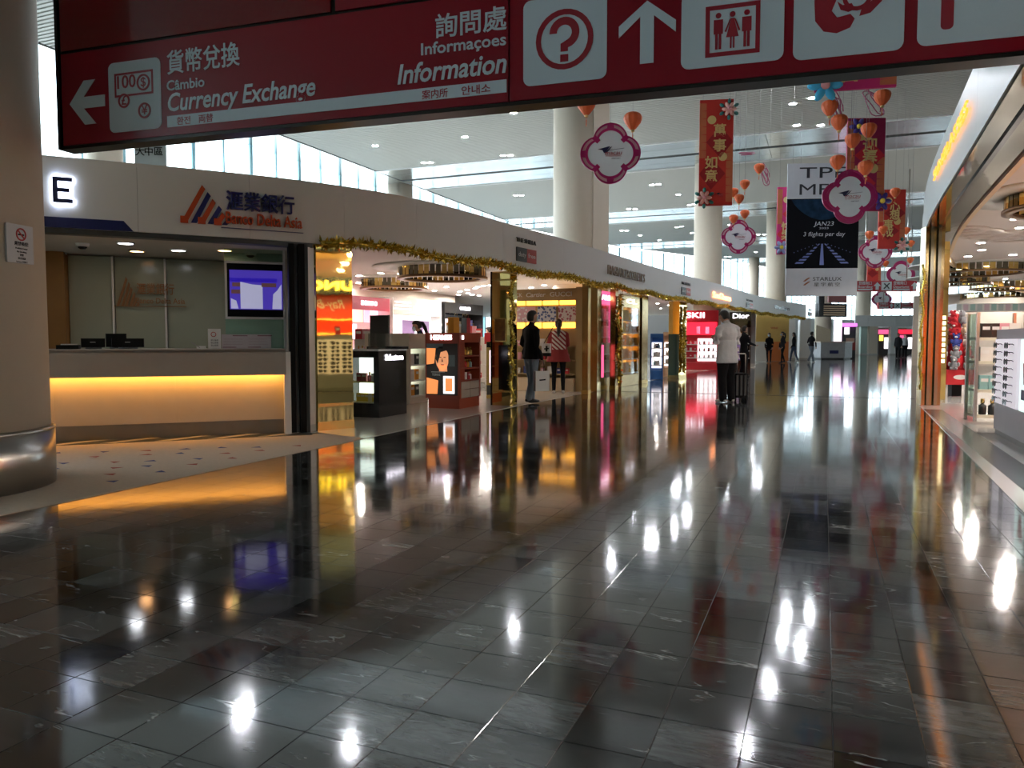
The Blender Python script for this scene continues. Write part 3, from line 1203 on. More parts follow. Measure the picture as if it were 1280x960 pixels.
q.box(CX0, -0.02, 0.20, 0.26, 0.004, 0.19)
obj('kick_plate', q, mat('kick_steel', (0.30, 0.28, 0.25), 0.35, metal=0.9, var=0.1), ct)
q = MB()
q.box(CX0, -0.05, 0.065, 0.10, 0.785, 0.80)
obj('light_strip', q, M_led, ct)
q = MB()
q.box(-0.02, 0.06, 0.02, 1.0, 0.004, 1.06)
obj('end_panel', q, M_white, ct)

booth = sroot('wall_booth', bo, 43)
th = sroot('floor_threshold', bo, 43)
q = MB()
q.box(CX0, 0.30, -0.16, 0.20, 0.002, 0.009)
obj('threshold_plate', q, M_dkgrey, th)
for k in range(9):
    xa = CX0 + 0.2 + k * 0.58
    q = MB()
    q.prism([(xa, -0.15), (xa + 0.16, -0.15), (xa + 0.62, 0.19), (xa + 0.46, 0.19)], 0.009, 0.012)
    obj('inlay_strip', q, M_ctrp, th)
M_bceil = mat('booth_ceiling', (0.60, 0.56, 0.50), 0.6)
q = MB()
q.prism([(-5.2, -0.40), (-2.59, -0.04), (0.45, 0.40), (0.45, 2.9), (-5.2, 2.9)], 2.42, 2.50)
obj('booth_ceiling', q, M_bceil, booth)
q = MB()
q.box(-5.2, 0.5, 2.75, 2.85, 0, 2.42)
obj('back_wall', q, M_grey, booth)
M_wood = mat('wood_panel', (0.30, 0.14, 0.03), 0.45, var=0.3, scale=2.5)
a, b, _, _ = BF.rect(60, 330, 82, 420, 2.0)
q = MB()
q.box(a - 1.5, b, 1.95, 2.75, 0, 2.42)
obj('wood_panel', q, M_wood, booth)
M_frost = mat('frosted_glass', (0.36, 0.40, 0.31), 0.15, var=0.03)
xs = [b] + [BF.hit(px, 380, 2.2)[0] for px in (143, 208, 284)]
for i in range(3):
    q = MB()
    q.box(xs[i] + 0.01, xs[i + 1] - 0.01, 2.2 + 0.05 * i, 2.24 + 0.05 * i, 0, 2.40)
    obj('glass_panel', q, M_frost, booth)
    q = MB()
    q.box(xs[i + 1] - 0.025, xs[i + 1] + 0.0, 2.17 + 0.05 * i, 2.24 + 0.05 * i, 0, 2.40)
    obj('divider', q, M_white, booth)
# wall logo
lg = thing('booth_logo', 'bronze bank logo and lettering on the frosted glass inside the booth', 'sign', BF.world(0, 2.19), 43)
M_bronze = mat('bronze', (0.30, 0.15, 0.06), 0.3, metal=0.4)
a, b, z0, z1 = BF.rect(145, 346, 182, 383, 2.19)
bank_logo(lg, a, z0, z1 - z0, 0.012, M_bronze, M_bronze, False, 0.5)
a, b, z0, z1 = BF.rect(170, 355, 219, 370, 2.19)
text('滙業銀行', (z1 - z0), M_bronze, lg, (a + b) / 2, (z0 + z1) / 2, -0.005, w=(b - a) * 0.95, bold=0.01, ext=0.008)
a, b, z0, z1 = BF.rect(170, 372, 231, 381, 2.19)
text('Banco Delta Asia', (z1 - z0) * 1.1, M_bronze, lg, (a + b) / 2, (z0 + z1) / 2, -0.005, w=(b - a), bold=0.01, ext=0.008)
q = MB()
q.plate([(a - 0.3, z0 - 0.03), (b + 0.02, z0 - 0.03), (b + 0.02, z0 - 0.02), (a - 0.3, z0 - 0.02)], 0.0, 0.01)
obj('underline', q, M_bronze, lg)

# right bay of the booth: framed screen over green glass
RY = 0.75
a, b, z0, z1 = BF.rect(281, 327, 357, 399, RY)
fr = sroot('window_4', bo, 43)
q = MB()
for (u0, u1, v0, v1) in ((a, b, z1 - 0.03, z1), (a, b, z0, z0 + 0.03), (a, a + 0.025, z0, z1), (b - 0.03, b, 0.9, 2.42)):
    q.box(u0, u1, RY - 0.02, RY + 0.03, v0, v1)
obj('window_frame', q, M_white, fr)
q = MB()
q.box(a + 0.0, b - 0.03, RY + 0.02, RY + 0.03, 0.9, z0)
obj('pane', q, M_green, fr)
q = MB()
q.box(a + 0.0, b - 0.03, RY + 0.02, RY + 0.03, z1, 2.42)
obj('pane', q, M_green, fr)
q = MB()
q.box(a, b, RY + 0.5, RY + 0.55, 0.9, 2.42)
obj('inner_wall', q, mat('pale_green', (0.42, 0.52, 0.46), 0.4), booth)
tv = thing('display_screen', 'black framed screen showing a blue and white notice inside the booth', 'screen', BF.world(0, RY), 43)
q = MB()
q.box(a + 0.03, b - 0.035, 0.0, 0.08, z0 + 0.03, z1 - 0.03)
obj('bezel', q, M_black, tv)
sx0, sx1, sz0, sz1 = BF.rect(287, 338, 353, 387, RY)
M_scr = mat('screen_blue', (0.06, 0.04, 0.4), 0.4, emit=0.22, ecol=(0.12, 0.07, 0.75))
M_scrw = mat('screen_white', (0.4, 0.4, 0.55), 0.4, emit=0.30, ecol=(0.55, 0.55, 0.80))
M_scrd = mat('screen_navy', (0.05, 0.03, 0.4), 0.4, emit=0.3, ecol=(0.03, 0.01, 0.5))
M_scrb = mat('screen_brown', (0.25, 0.1, 0.08), 0.4, emit=0.1, ecol=(0.3, 0.14, 0.16))
sw, sh = sx1 - sx0, sz1 - sz0
q = MB()
q.plate([(sx0, sz0), (sx1, sz0), (sx1, sz1), (sx0, sz1)], 0.0, 0.003)
scr = obj('screen', q, M_scr, tv)
q = MB()
P2 = lambda pts: [(sx0 + u_ * sw, sz0 + v_ * sh) for u_, v_ in pts]
q.plate(P2([(0.20, 0.02), (0.62, 0.02), (0.62, 0.62), (0.42, 0.64), (0.20, 0.70)]), -0.003, 0.002, 0)
q.plate(P2([(0.80, 0.02), (0.98, 0.02), (0.98, 0.66), (0.90, 0.50), (0.82, 0.40)]), -0.003, 0.002, 0)
q.plate(P2([(0.02, 0.02), (0.16, 0.02), (0.12, 0.22), (0.02, 0.28)]), -0.003, 0.002, 0)
q.plate(P2([(0.0, 0.70), (0.9, 0.70), (0.9, 0.80), (0.0, 0.80)]), -0.005, 0.001, 1)
q.plate(P2([(0.05, 0.58), (0.20, 0.58), (0.20, 0.68), (0.05, 0.68)]), -0.003, 0.002, 2)
q.plate(P2([(0.60, 0.58), (0.88, 0.58), (0.88, 0.68), (0.60, 0.68)]), -0.005, 0.002, 2)
q.plate(P2([(0.03, 0.40), (0.20, 0.40), (0.20, 0.50), (0.03, 0.50)]), -0.003, 0.002, 2)
obj('screen_image', q, [M_scrw, M_scrd, M_scrb], scr)

# dark jamb posts and steel pier at the booth's right end
jf = BF.hit(357, 480, 0.0)[0]
jm = thing('shutter_jamb', 'dark metal shutter posts beside the steel pier of the booth', 'post', BF.world(0.06, 0.1), 43)
for k, (x0, x1, mm) in enumerate(((0.0, 0.07, M_black), (0.075, 0.11, M_dkgrey), (0.12, 0.20, M_black), (0.205, 0.245, M_dkgrey))):
    q = MB()
    q.box(x0, x1, 0.0 + 0.03 * (k % 2), 0.2, 0.004, 2.44)
    obj('post', q, mm, jm)
pf = Frame((0, 0), 0)
pw = G(383, 541)
pe = G(398, 539)
d = pe - pw
st = thing('steel_pier', 'brushed steel pier between the exchange booth and the gold pillar', 'pier', (pw.x, pw.y, 0), math.degrees(math.atan2(d.y, d.x)) + 6)
q = MB()
q.box(0, d.length - 0.015, 0, 0.22, 0.10, 2.415)
obj('cladding', q, mat('pier_steel', (0.66, 0.61, 0.56), 0.38, metal=0.55), st)
q = MB()
q.box(-0.005, d.length - 0.01, -0.008, 0.22, 0.004, 0.10)
obj('plinth', q, M_steel, st)

# counter equipment
def boxthing(name, label, cat, fr_, x0, x1, y0, y1, z0, z1, mm, group=None, extra=None):
    t_ = thing(name, label, cat, fr_.world((x0 + x1) / 2, (y0 + y1) / 2, z0), fr_.deg, group)
    return t_


def monitor(px0, px1, py0, py1, y, label):
    a_, b_, z0_, z1_ = BF.rect(px0, py0, px1, py1, y)
    w2 = (b_ - a_) / 2
    t_ = thing('monitor', label, 'monitor', BF.world((a_ + b_) / 2, y, 1.10), 43)
    q_ = MB()
    q_.box(-w2, w2, 0.0, 0.035, 0.02, max(0.06, z1_ - 1.10), bev=0.006)
    obj('casing', q_, M_black, t_)
    q_ = MB()
    q_.cyl((0, 0.05, 0.0), min(w2 * 0.7, 0.11), 0.02, 16)
    q_.box(-0.02, 0.02, 0.035, 0.06, 0.01, max(0.05, (z1_ - 1.10) * 0.7))
    obj('stand', q_, M_dkgrey, t_)
    q_ = MB()
    q_.box(-0.03, 0.03, -0.002, 0.0, 0.6 * max(0.06, z1_ - 1.1), 0.6 * max(0.06, z1_ - 1.1) + 0.01)
    obj('badge', q_, M_grey, t_)


monitor(101, 131, 423, 437, 0.62, 'low black monitor back on the exchange counter beside the papers')
monitor(132, 158, 417, 437, 0.85, 'tall black monitor back rising above the wide one on the counter')
monitor(139, 180, 423, 437, 0.55, 'wide black monitor back on the exchange counter')


def card_printer():
    a_, b_, z0_, z1_ = BF.rect(72, 429, 100, 437, 0.5)
    t_ = thing('keyboard_tray', 'low black document tray with papers on the exchange counter', 'tray', BF.world((a_ + b_) / 2, 0.5, 1.10), 43)
    w2 = (b_ - a_) / 2
    q_ = MB()
    q_.prism([(-w2, -0.1), (w2, -0.1), (w2 * 0.9, 0.12), (-w2 * 0.9, 0.12)], 0, 0.05)
    obj('tray_body', q_, M_black, t_)
    q_ = MB()
    q_.box(-w2 * 0.6, w2 * 0.7, -0.09, 0.08, 0.05, 0.062)
    obj('papers', q_, M_white, t_)


card_printer()
# acrylic notice holder, price boards, open book
a, b, z0, z1 = BF.rect(260, 411, 276, 434, 0.3)
t = thing('notice_holder', 'small upright white notice with red symbol on the exchange counter', 'notice', BF.world((a + b) / 2, 0.3, 1.10), 43)
q = MB()
q.box(-(b - a) / 2, (b - a) / 2, 0, 0.006, 0.0, z1 - 1.10)
obj('sheet', q, M_white, t)
ringp(-0.01, (z1 - 1.1) * 0.72, 0.032, 0.008, -0.001, M_nred, t, 'symbol')
for k in range(3):
    text('禁止吸煙', 0.022, M_black, t, 0, (z1 - 1.1) * (0.42 - 0.13 * k), -0.002, ext=0.001)
q = MB()
q.box(-(b - a) / 2 - 0.005, (b - a) / 2 + 0.005, -0.03, 0.05, 0.0, 0.006)
obj('foot', q, M_clear, t)
for k, (pa, pb) in enumerate(((277, 309), (309, 339))):
    a, b, z0, z1 = BF.rect(pa, 418, pb, 437, 0.35)
    t = thing('leaflet_board', ('pale lavender rate board beside the upright notice on the counter', 'pale lavender rate board at the end of the counter by the jamb')[k], 'board', BF.world((a + b) / 2, 0.35, 1.10), 43)
    q = MB()
    q.box(-(b - a) / 2, (b - a) / 2, 0, 0.012, 0.0, z1 - 1.10)
    obj('sheet', q, mat('lavender', (0.50, 0.46, 0.50), 0.3), t)
    q = MB()
    hgt = z1 - 1.10
    q.plate([(-0.02, hgt * 0.88), (0.16, hgt * 0.88), (0.16, hgt * 0.93), (-0.02, hgt * 0.93)], 0, 0.002)
    q.plate([(-0.14, hgt * 0.08), (0.02, hgt * 0.08), (0.02, hgt * 0.12), (-0.14, hgt * 0.12)], 0, 0.002)
    for r_ in range(3):
        q.plate([(-0.13, hgt * (0.3 + 0.18 * r_)), (0.1, hgt * (0.3 + 0.18 * r_)), (0.1, hgt * (0.31 + 0.18 * r_)), (-0.13, hgt * (0.31 + 0.18 * r_))], 0, 0.001)
    obj('printed_lines', q, mat('maroon', (0.18, 0.03, 0.06), 0.5), t)
a, b, z0, z1 = BF.rect(239, 430, 257, 438, 0.25)
t = thing('open_folder', 'grey open folder tilted on the exchange counter', 'folder', BF.world((a + b) / 2, 0.25, 1.10), 43)
w2 = (b - a) / 2
q = MB()
q.add([(-w2, -0.08, 0.075), (0.02, -0.08, 0.01), (0.02, 0.12, 0.01), (-w2, 0.12, 0.075), (-w2, -0.08, 0.085), (0.02, -0.08, 0.02), (0.02, 0.12, 0.02), (-w2, 0.12, 0.085)],
      [(0, 3, 2, 1), (4, 5, 6, 7), (0, 1, 5, 4), (1, 2, 6, 5), (2, 3, 7, 6), (3, 0, 4, 7)])
obj('cover', q, M_grey, t)
q = MB()
q.box(-0.02, w2, -0.07, 0.11, 0.0, 0.035)
obj('pages', q, M_white, t)

# ceiling lamps of the booth
def booth_lamp(px, py, warm, n):
    a_ = W(px, py, 1)
    g = G(px, py, 2.418)
    t_ = thing('recessed_lamp', ('white' if not warm else 'warm orange') + ' recessed round lamp in the booth ceiling', 'lamp', (g.x, g.y, 2.395), 0, 'booth ceiling lamps')
    q_ = MB()
    q_.cyl((0, 0, 0.008), 0.085, 0.014, 20)
    obj('lens', q_, M_lampwarm if warm else M_lampw, t_)
    q_ = MB()
    q_.lathe([(0.085, 0.004), (0.105, 0.004), (0.105, 0.026), (0.085, 0.026)], 24)
    obj('rim', q_, M_white, t_)


for i, (px, py, wm) in enumerate(((73, 316, 0), (157, 303, 0), (171, 313, 1), (223, 312, 0), (281, 312, 1))):
    booth_lamp(px, py, wm, i)


def dome(px, py, label):
    g = G(px, py, 2.40)
    t_ = thing('dome_camera', label, 'camera', (g.x, g.y, 2.34))
    q_ = MB()
    q_.lathe([(0.0, 0.0), (0.03, 0.004), (0.05, 0.02), (0.056, 0.04)], 16)
    obj('dome', q_, M_gloss, t_)
    q_ = MB()
    q_.lathe([(0.056, 0.035), (0.075, 0.04), (0.08, 0.085), (0.0, 0.085)], 16)
    obj('housing', q_, M_white, t_)


dome(103, 306, 'white dome camera with black lens on the booth ceiling near the wood panel')
dome(313, 317, 'white dome camera with black lens above the booth screen')
# ------------------------------------------------------------------ left shops: shell
CZ = 2.78
pts = [FP.at(s_) - Vector((FP.tan(s_).y, -FP.tan(s_).x, 0)) * 0.18 for s_ in [FP.at_px(400) + k * (FP.len - FP.at_px(400)) / 30 for k in range(31)]]
poly = [(p_.x, p_.y) for p_ in pts] + [(-21.1, 47), (-21.1, 9.4), (-7.2, 9.4)]
q = MB()
q.prism(poly, CZ, CZ + 0.1)
M_sceil = mat('shop_ceiling', (0.74, 0.70, 0.66), 0.5, var=0.02)
struct(obj('ceiling_shop_left', q, M_sceil))
# partition between the booth and the first shop, and the shop's back wall
q = MB()
q.box(-21.1, -7.05, 9.35, 9.5, 0, CZ)
struct(obj('wall_partition', q, mat('warm_wall', (0.62, 0.54, 0.46), 0.6)))
q = MB()
q.box(-12.25, -12.1, 9.5, 24.2, 0, CZ)
struct(obj('wall_back', q, mat('warm_wall', (0.62, 0.54, 0.46), 0.6)))

RNG = random.Random(21)
M_prod = [mat('box_white', (0.78, 0.76, 0.72), 0.4), mat('box_pink', (0.75, 0.35, 0.42), 0.4), mat('box_red', (0.55, 0.03, 0.04), 0.35), mat('box_gold', (0.75, 0.50, 0.15), 0.3, metal=0.5),
          mat('box_navy', (0.03, 0.05, 0.2), 0.35), mat('box_amber', (0.75, 0.32, 0.04), 0.2), mat('box_black', (0.02, 0.02, 0.02), 0.3), mat('box_teal', (0.25, 0.5, 0.5), 0.3), mat('box_cream', (0.72, 0.62, 0.46), 0.4), mat('box_yellow', (0.85, 0.62, 0.04), 0.4)]
PW, PPK, PR, PG, PN, PA, PB, PT, PC, PY = range(10)
CN = ['white', 'pink', 'red', 'gold', 'navy', 'amber', 'black', 'teal', 'cream', 'yellow']
PME = {}


def prod_mesh(kind, ci, big):
    key = (kind, ci, big)
    if key in PME:
        return PME[key]
    q_ = MB()
    k = 1.0 if not big else 1.6
    if kind == 'carton':
        q_.box(-0.045 * k, 0.045 * k, -0.03 * k, 0.03 * k, 0, 0.13 * k, bev=0.004)
        q_.box(-0.03 * k, 0.03 * k, -0.0315 * k, -0.03 * k, 0.07 * k, 0.10 * k, 1)
    elif kind == 'bottle':
        q_.lathe([(0.03 * k, 0), (0.034 * k, 0.01 * k), (0.034 * k, 0.085 * k), (0.012 * k, 0.10 * k), (0.012 * k, 0.108 * k)], 10)
        q_.lathe([(0.017 * k, 0.105 * k), (0.017 * k, 0.145 * k), (0.014 * k, 0.148 * k)], 10, 1)
    else:  # gift bag with handles
        q_.prism([(-0.07 * k, -0.035 * k), (0.07 * k, -0.035 * k), (0.07 * k, 0.035 * k), (-0.07 * k, 0.035 * k)], 0, 0.17 * k)
        q_.tube([(-0.03 * k, -0.03 * k, 0.165 * k), (-0.025 * k, -0.03 * k, 0.21 * k), (0.025 * k, -0.03 * k, 0.21 * k), (0.03 * k, -0.03 * k, 0.165 * k)], 0.004, 5, 1)
    mm = [M_prod[ci], M_goldr if kind != 'carton' else M_white]
    PME[key] = q_.mesh(kind, mm)
    return PME[key]


NAMES = {'carton': ('product_carton', 'carton'), 'bottle': ('perfume_bottle', 'bottle'), 'bag': ('gift_bag', 'gift bag')}


def stock(fr_, x0, x1, y, z, n, kinds, cols, where, group, big=False):
    for i in range(n):
        x = x0 + (x1 - x0) * (i + 0.5) / n
        kd = RNG.choice(kinds)
        ci = RNG.choice(cols)
        p_ = fr_.world(x, y + RNG.uniform(-0.01, 0.01), z)
        o = link(NAMES[kd][0], prod_mesh(kd, ci, big), None, p_, (0, 0, fr_.r + RNG.uniform(-0.06, 0.06)))
        nm = {'carton': 'small %s carton', 'bottle': 'small %s bottle with gold cap', 'bag': '%s gift bag with gold handle'}[kd] % CN[ci]
        tag(o, nm + ' ' + where, NAMES[kd][1], group)


def light_mat(name, col, e):
    return mat(name, col, 0.4, emit=e, ecol=col, var=0.05)


def plain_plate(par, a_, b_, z0_, z1_, y, t_, mm, name, bev=0.0):
    q_ = MB()
    q_.plate([(a_, z0_), (b_, z0_), (b_, z1_), (a_, z1_)], y, t_)
    return obj(name, q_, mm, par)


def wall_unit(fr_, px0, px1, pyt, label, m_body, header, m_head, m_htext, htz, posters, shelf_z, cols, where, group, y=0.0, depth=0.45, hsize=0.16, nper=5, kinds=('carton', 'bottle'), m_shelf=None):
    """brand wall unit: back, sides, header board with lettering, lit posters, shelves with stock"""
    a_, b_, z0_, z1_ = fr_.rect(px0, pyt, px1, 430, y)
    xm = (a_ + b_) / 2
    t_ = thing('brand_unit', label, 'shelf unit', fr_.world(xm, y), fr_.deg)
    L = Frame((fr_.world(xm, y).x, fr_.world(xm, y).y), fr_.deg)
    hw = (b_ - a_) / 2
    q_ = MB()
    q_.box(-hw, hw, depth - 0.04, depth, 0.004, z1_)
    obj('back_panel', q_, m_body, t_)
    for sg in (-1, 1):
        q_ = MB()
        q_.box(sg * hw - (0.04 if sg > 0 else 0), sg * hw + (0.04 if sg < 0 else 0), 0, depth, 0.004, z1_)
        obj('side_panel', q_, m_body, t_)
    q_ = MB()
    q_.box(-hw + 0.04, hw - 0.04, 0.0, 0.08, z1_ - htz, z1_)
    ho = obj('header', q_, m_head, t_)
    if header:
        text(header, hsize, m_htext, ho, 0, z1_ - htz / 2, -0.012, ext=0.008, bold=0.015, w=min(hw * 1.5, len(header) * hsize * 0.62))
    for (u0, u1, v0, v1, mm) in posters:
        plain_plate(t_, -hw + 2 * hw * u0, -hw + 2 * hw * u1, v0, v1, depth - 0.045, 0.03, mm, 'lit_poster')
    for sz in shelf_z:
        q_ = MB()
        q_.box(-hw + 0.04, hw - 0.04, 0.03, depth - 0.04, sz - 0.03, sz)
        obj('shelf', q_, m_shelf or M_white, t_)
        stock(L, -hw + 0.1, hw - 0.1, 0.16, sz, nper, kinds, cols, where, group)
    q_ = MB()
    q_.box(-hw + 0.04, hw - 0.04, 0.02, depth - 0.04, 0.004, 0.30)
    obj('drawer_base', q_, m_body, t_)
    return t_, L, hw, z1_


M_pinkred = mat('header_crimson', (0.40, 0.02, 0.06), 0.35)
M_ltxt = light_mat('letters_lit', (0.95, 0.9, 1.0), 2.2)
M_lpink = light_mat('poster_pink', (0.85, 0.30, 0.45), 0.9)
M_lorange = light_mat('poster_coral', (0.90, 0.42, 0.30), 0.9)
M_lpale = light_mat('poster_pale', (0.85, 0.62, 0.70), 1.0)
M_lwhite = light_mat('poster_white', (0.85, 0.80, 0.82), 1.1)
M_lplum = light_mat('poster_plum', (0.16, 0.10, 0.20), 0.5)
M_lnavy = light_mat('poster_navy', (0.05, 0.05, 0.12), 0.6)
M_lcyan = light_mat('case_glow', (0.80, 0.92, 0.85), 1.4)
M_lyel = light_mat('case_yellow', (0.95, 0.70, 0.10), 1.0)
M_lamber = light_mat('slot_amber', (1.0, 0.45, 0.05), 2.2)
M_lred = light_mat('poster_red', (0.75, 0.02, 0.05), 0.9)

SB = Frame((-11.6, 0), 90)   # faces the concourse
t, L, hw, zt = wall_unit(SB, 432, 488, 371, 'pink cosmetics wall unit with crimson header and coral lit posters', mat('unit_pink', (0.66, 0.36, 0.40), 0.4), 'SHISEIDO', M_pinkred, M_ltxt, 0.36,
                         [(0.04, 0.62, 1.72, 2.06, M_lorange), (0.66, 0.78, 1.72, 2.06, M_lpink), (0.80, 0.97, 1.72, 2.06, M_lpale), (0.04, 0.48, 1.25, 1.66, M_lpale), (0.10, 0.36, 1.30, 1.50, M_lpink)],
                         (0.62, 1.0), (PPK, PW, PR), 'on the pink cosmetics wall unit', 'stock of the pink wall unit')
t, L, hw, zt = wall_unit(SB, 491, 552, 374, 'white cosmetics wall unit with lit stripes and three framed posters', M_white, 'sisley', mat('header_beige', (0.50, 0.43, 0.38), 0.4), M_ltxt, 0.50,
                         [(0.02, 0.98, 1.16, 1.98, M_lwhite)], (0.62, 1.0), (PW, PPK, PC), 'on the white striped wall unit', 'stock of the white wall unit')
for k, (u0, u1, mm) in enumerate(((0.07, 0.34, M_lpink), (0.38, 0.63, M_lplum), (0.68, 0.94, M_lplum))):
    plain_plate(t, -hw + 2 * hw * u0, -hw + 2 * hw * u1, 1.24, 1.84, 0.37, 0.012, mm, 'framed_poster')
plain_plate(t, -hw + 2 * hw * 0.13, -hw + 2 * hw * 0.30, 1.32, 1.66, 0.355, 0.006, M_lpale, 'poster_figure')
plain_plate(t, -hw + 2 * hw * 0.80, -hw + 2 * hw * 0.90, 1.32, 1.56, 0.355, 0.006, M_lpale, 'poster_figure')
for zz in (0.12, 0.22, 0.32):
    for sg in (-1, 1):
        plain_plate(t, sg * hw * 0.62 - hw * 0.3, sg * hw * 0.62 + hw * 0.3, zt - zz - 0.03, zt - zz, -0.0, 0.006, M_ltxt, 'light_line')
t, L, hw, zt = wall_unit(SB, 556, 604, 379.5, 'black cosmetics wall unit with pale lit posters next to the striped one', M_gloss, 'GUERLAIN', M_gloss, M_ltxt, 0.36,
                         [(0.02, 0.42, 1.1, 1.95, M_lpale), (0.46, 0.58, 1.1, 1.95, M_lwhite), (0.64, 0.96, 1.1, 1.95, M_lnavy), (0.70, 0.84, 1.2, 1.8, M_lpale)],
                         (0.62, 1.0), (PR, PC, PW), 'on the black wall unit', 'stock of the black wall unit')
plain_plate(t, -0.1, 0.1, 1.35, 1.8, 0.33, 0.01, M_lorange, 'poster_figure')

# gold drum chandeliers in the shop ceiling
def drum(c, r, label, zc=CZ, hgt=0.26):
    t_ = thing('ceiling_drum', label, 'chandelier', (c[0], c[1], zc - hgt))
    q_ = MB()
    n = 48
    for i in range(n):
        a_ = 2 * PI * i / n
        q_.M = Matrix.Rotation(a_, 4, 'Z')
        q_.box(r - 0.02, r, -PI * r / n * 0.8, PI * r / n * 0.8, 0.05, hgt, i % 4 // 2)
    q_.M = None
    o = obj('gold_slats', q_, [M_gold, M_darkmir], t_)
    o['kind'] = 'stuff'
    q_ = MB()
    q_.lathe([(r - 0.12, 0.0), (r + 0.03, 0.0), (r + 0.03, 0.05), (r - 0.12, 0.05)], 48)
    obj('lower_ring', q_, mat('bronze_ring', (0.20, 0.11, 0.05), 0.3, metal=0.7), t_)
    q_ = MB()
    q_.lathe([(r + 0.0, hgt - 0.02), (r + 0.55, hgt - 0.02), (r + 0.55, hgt), (r + 0.0, hgt)], 48)
    obj('ceiling_rose', q_, M_white, t_)
    return t_


g = G(553, 346, CZ - 0.2)
drum(g, 0.95, 'large gold slatted drum in the shop ceiling above the orange kiosk')
g = G(493, 359, CZ - 0.2)
drum(g, 0.85, 'gold slatted drum in the shop ceiling before the pink wall unit')

# shop ceiling lamps
LM = {}


def lamp_set(points, z, mm, label, group, r=0.07):
    key = (mm.name, r)
    if key not in LM:
        q_ = MB()
        q_.cyl((0, 0, 0), r, 0.012, 14)
        l_ = q_.mesh('lens', mm)
        q_ = MB()
        q_.lathe([(r, -0.004), (r + 0.02, -0.004), (r + 0.02, 0.014), (r, 0.014)], 14)
        LM[key] = (l_, q_.mesh('rim', M_white))
    for (x, y) in points:
        lat_, fw_ = x * math.cos(YAW) + y * math.sin(YAW), -x * math.sin(YAW) + y * math.cos(YAW)
        off_ = fw_ < 0.5 or not (0 <= 640 + FPX * lat_ / fw_ <= 1280) or HOR - FPX * (z - CH) / fw_ < 0
        sfx = '_offscreen' if off_ else ''
        t_ = thing('downlight' + sfx, label, 'lamp', (x, y, z - 0.012), 0, group)
        link('lens' + sfx, LM[key][0], t_)
        link('rim', LM[key][1], t_)


lp = []
for (px, py) in ((503, 332), (476, 341), (476, 344), (449, 344), (464, 345), (487, 353), (448, 353), (457, 354), (558, 358), (575, 364), (584, 362), (594, 360), (613, 356), (597, 358), (604, 357), (585, 366), (599, 369), (615, 369), (590, 368), (573, 368), (560, 352), (543, 363), (680, 356), (664, 359)):
    g = G(px, py, CZ)
    if g.x > -16 and g.y < 45:
        lp.append((g.x, g.y))
for (px, py) in ((837, 381), (826, 385), (843, 378), (822, 379)):      # second entrance
    g = G(px, py, CZ)
    lp.append((g.x, g.y))
lp2 = []
for a_ in lp:
    if all((a_[0] - b_[0]) ** 2 + (a_[1] - b_[1]) ** 2 > 0.12 for b_ in lp2):
        lp2.append(a_)
lamp_set(lp2, CZ, M_lampc, 'small round white downlight in the ceiling of the left shops', 'left shop downlights')

# ------------------------------------------------------------------ gold pillar beside the booth
ang = 64
gc = G(398, 539)
gp = thing('gold_pillar', 'tall gold mirror pillar beside the steel pier of the exchange booth', 'pillar', (gc.x, gc.y, 0), ang)
q = MB()
q.box(0, 0.53, 0, 0.5, 0.12, 2.47)
obj('mirror_cladding', q, M_gold, gp)
q = MB()
q.box(-0.008, 0.538, -0.008, 0.5, 0.004, 0.12)
obj('plinth', q, M_goldr, gp)
q = MB()
q.box(0, 0.53, -0.006, 0.0, 0.32, 0.36)
obj('trim_band', q, M_goldr, gp)

# ------------------------------------------------------------------ black perfume kiosk
kx0, kx1, ky0, ky1 = -7.45, -6.36, 10.08, 10.92
KF = Frame((0, 10.08), 0)        # front faces the camera side
KR = Frame((-6.36, 0), 90)       # right side faces the concourse
t = thing('perfume_kiosk', 'black perfume kiosk with glowing display niche and white glass top', 'kiosk', (-6.9, 10.5, 0))
q = MB()
nx0, nx1, nz0, nz1 = KF.rect(435, 447, 467, 504, 0)
Z1 = 1.04
q.box(kx0 + 6.9, nx0 + 6.9, ky0 - 10.5, ky1 - 10.5, 0.004, Z1)
q.box(nx1 + 6.9, kx1 + 6.9, ky0 - 10.5, ky1 - 10.5, 0.004, Z1)
q.box(nx0 + 6.9, nx1 + 6.9, ky0 - 10.5, ky1 - 10.5, 0.004, nz0)
q.box(nx0 + 6.9, nx1 + 6.9, ky0 - 10.5, ky1 - 10.5, nz1, Z1)
obj('body', q, M_gloss, t)
q = MB()
q.box(nx0 + 6.9, nx1 + 6.9, ky0 - 10.5 + 0.32, ky0 - 10.5 + 0.34, nz0, nz1)
obj('niche_back', q, M_lcyan, t)
zm = nz0 + (nz1 - nz0) * 0.47
for zz, mm in ((nz0 + 0.015, M_white), (zm, M_prod[PY])):
    q = MB()
    q.box(nx0 + 6.9, nx1 + 6.9, ky0 - 10.5 + 0.01, ky0 - 10.5 + 0.32, zz - 0.015, zz)
    obj('niche_shelf', q, mm, t)
q = MB()
q.box(nx0 + 6.9, nx1 + 6.9, ky0 - 10.5 + 0.004, ky0 - 10.5 + 0.010, nz0, nz1)
obj('niche_glass', q, M_clear, t)
q = MB()
q.box(kx0 + 6.9 + 0.0, kx1 + 6.9 + 0.01, ky0 - 10.5 - 0.01, ky1 - 10.5 + 0.01, Z1, Z1 + 0.03)
obj('glass_top', q, mat('white_glass', (0.80, 0.86, 0.90), 0.1), t)
stock(Frame((0, 10.08), 0), nx0 + 0.05, nx1 - 0.05, 0.18, nz0 + 0.016, 5, ('carton',), (PY, PW), 'in the glowing niche of the black kiosk', 'cartons in the black kiosk')
stock(Frame((0, 10.08), 0), nx0 + 0.05, nx1 - 0.05, 0.18, zm + 0.001, 4, ('carton', 'bottle'), (PW, PR, PC), 'on the niche shelf of the black kiosk', 'cartons in the black kiosk')
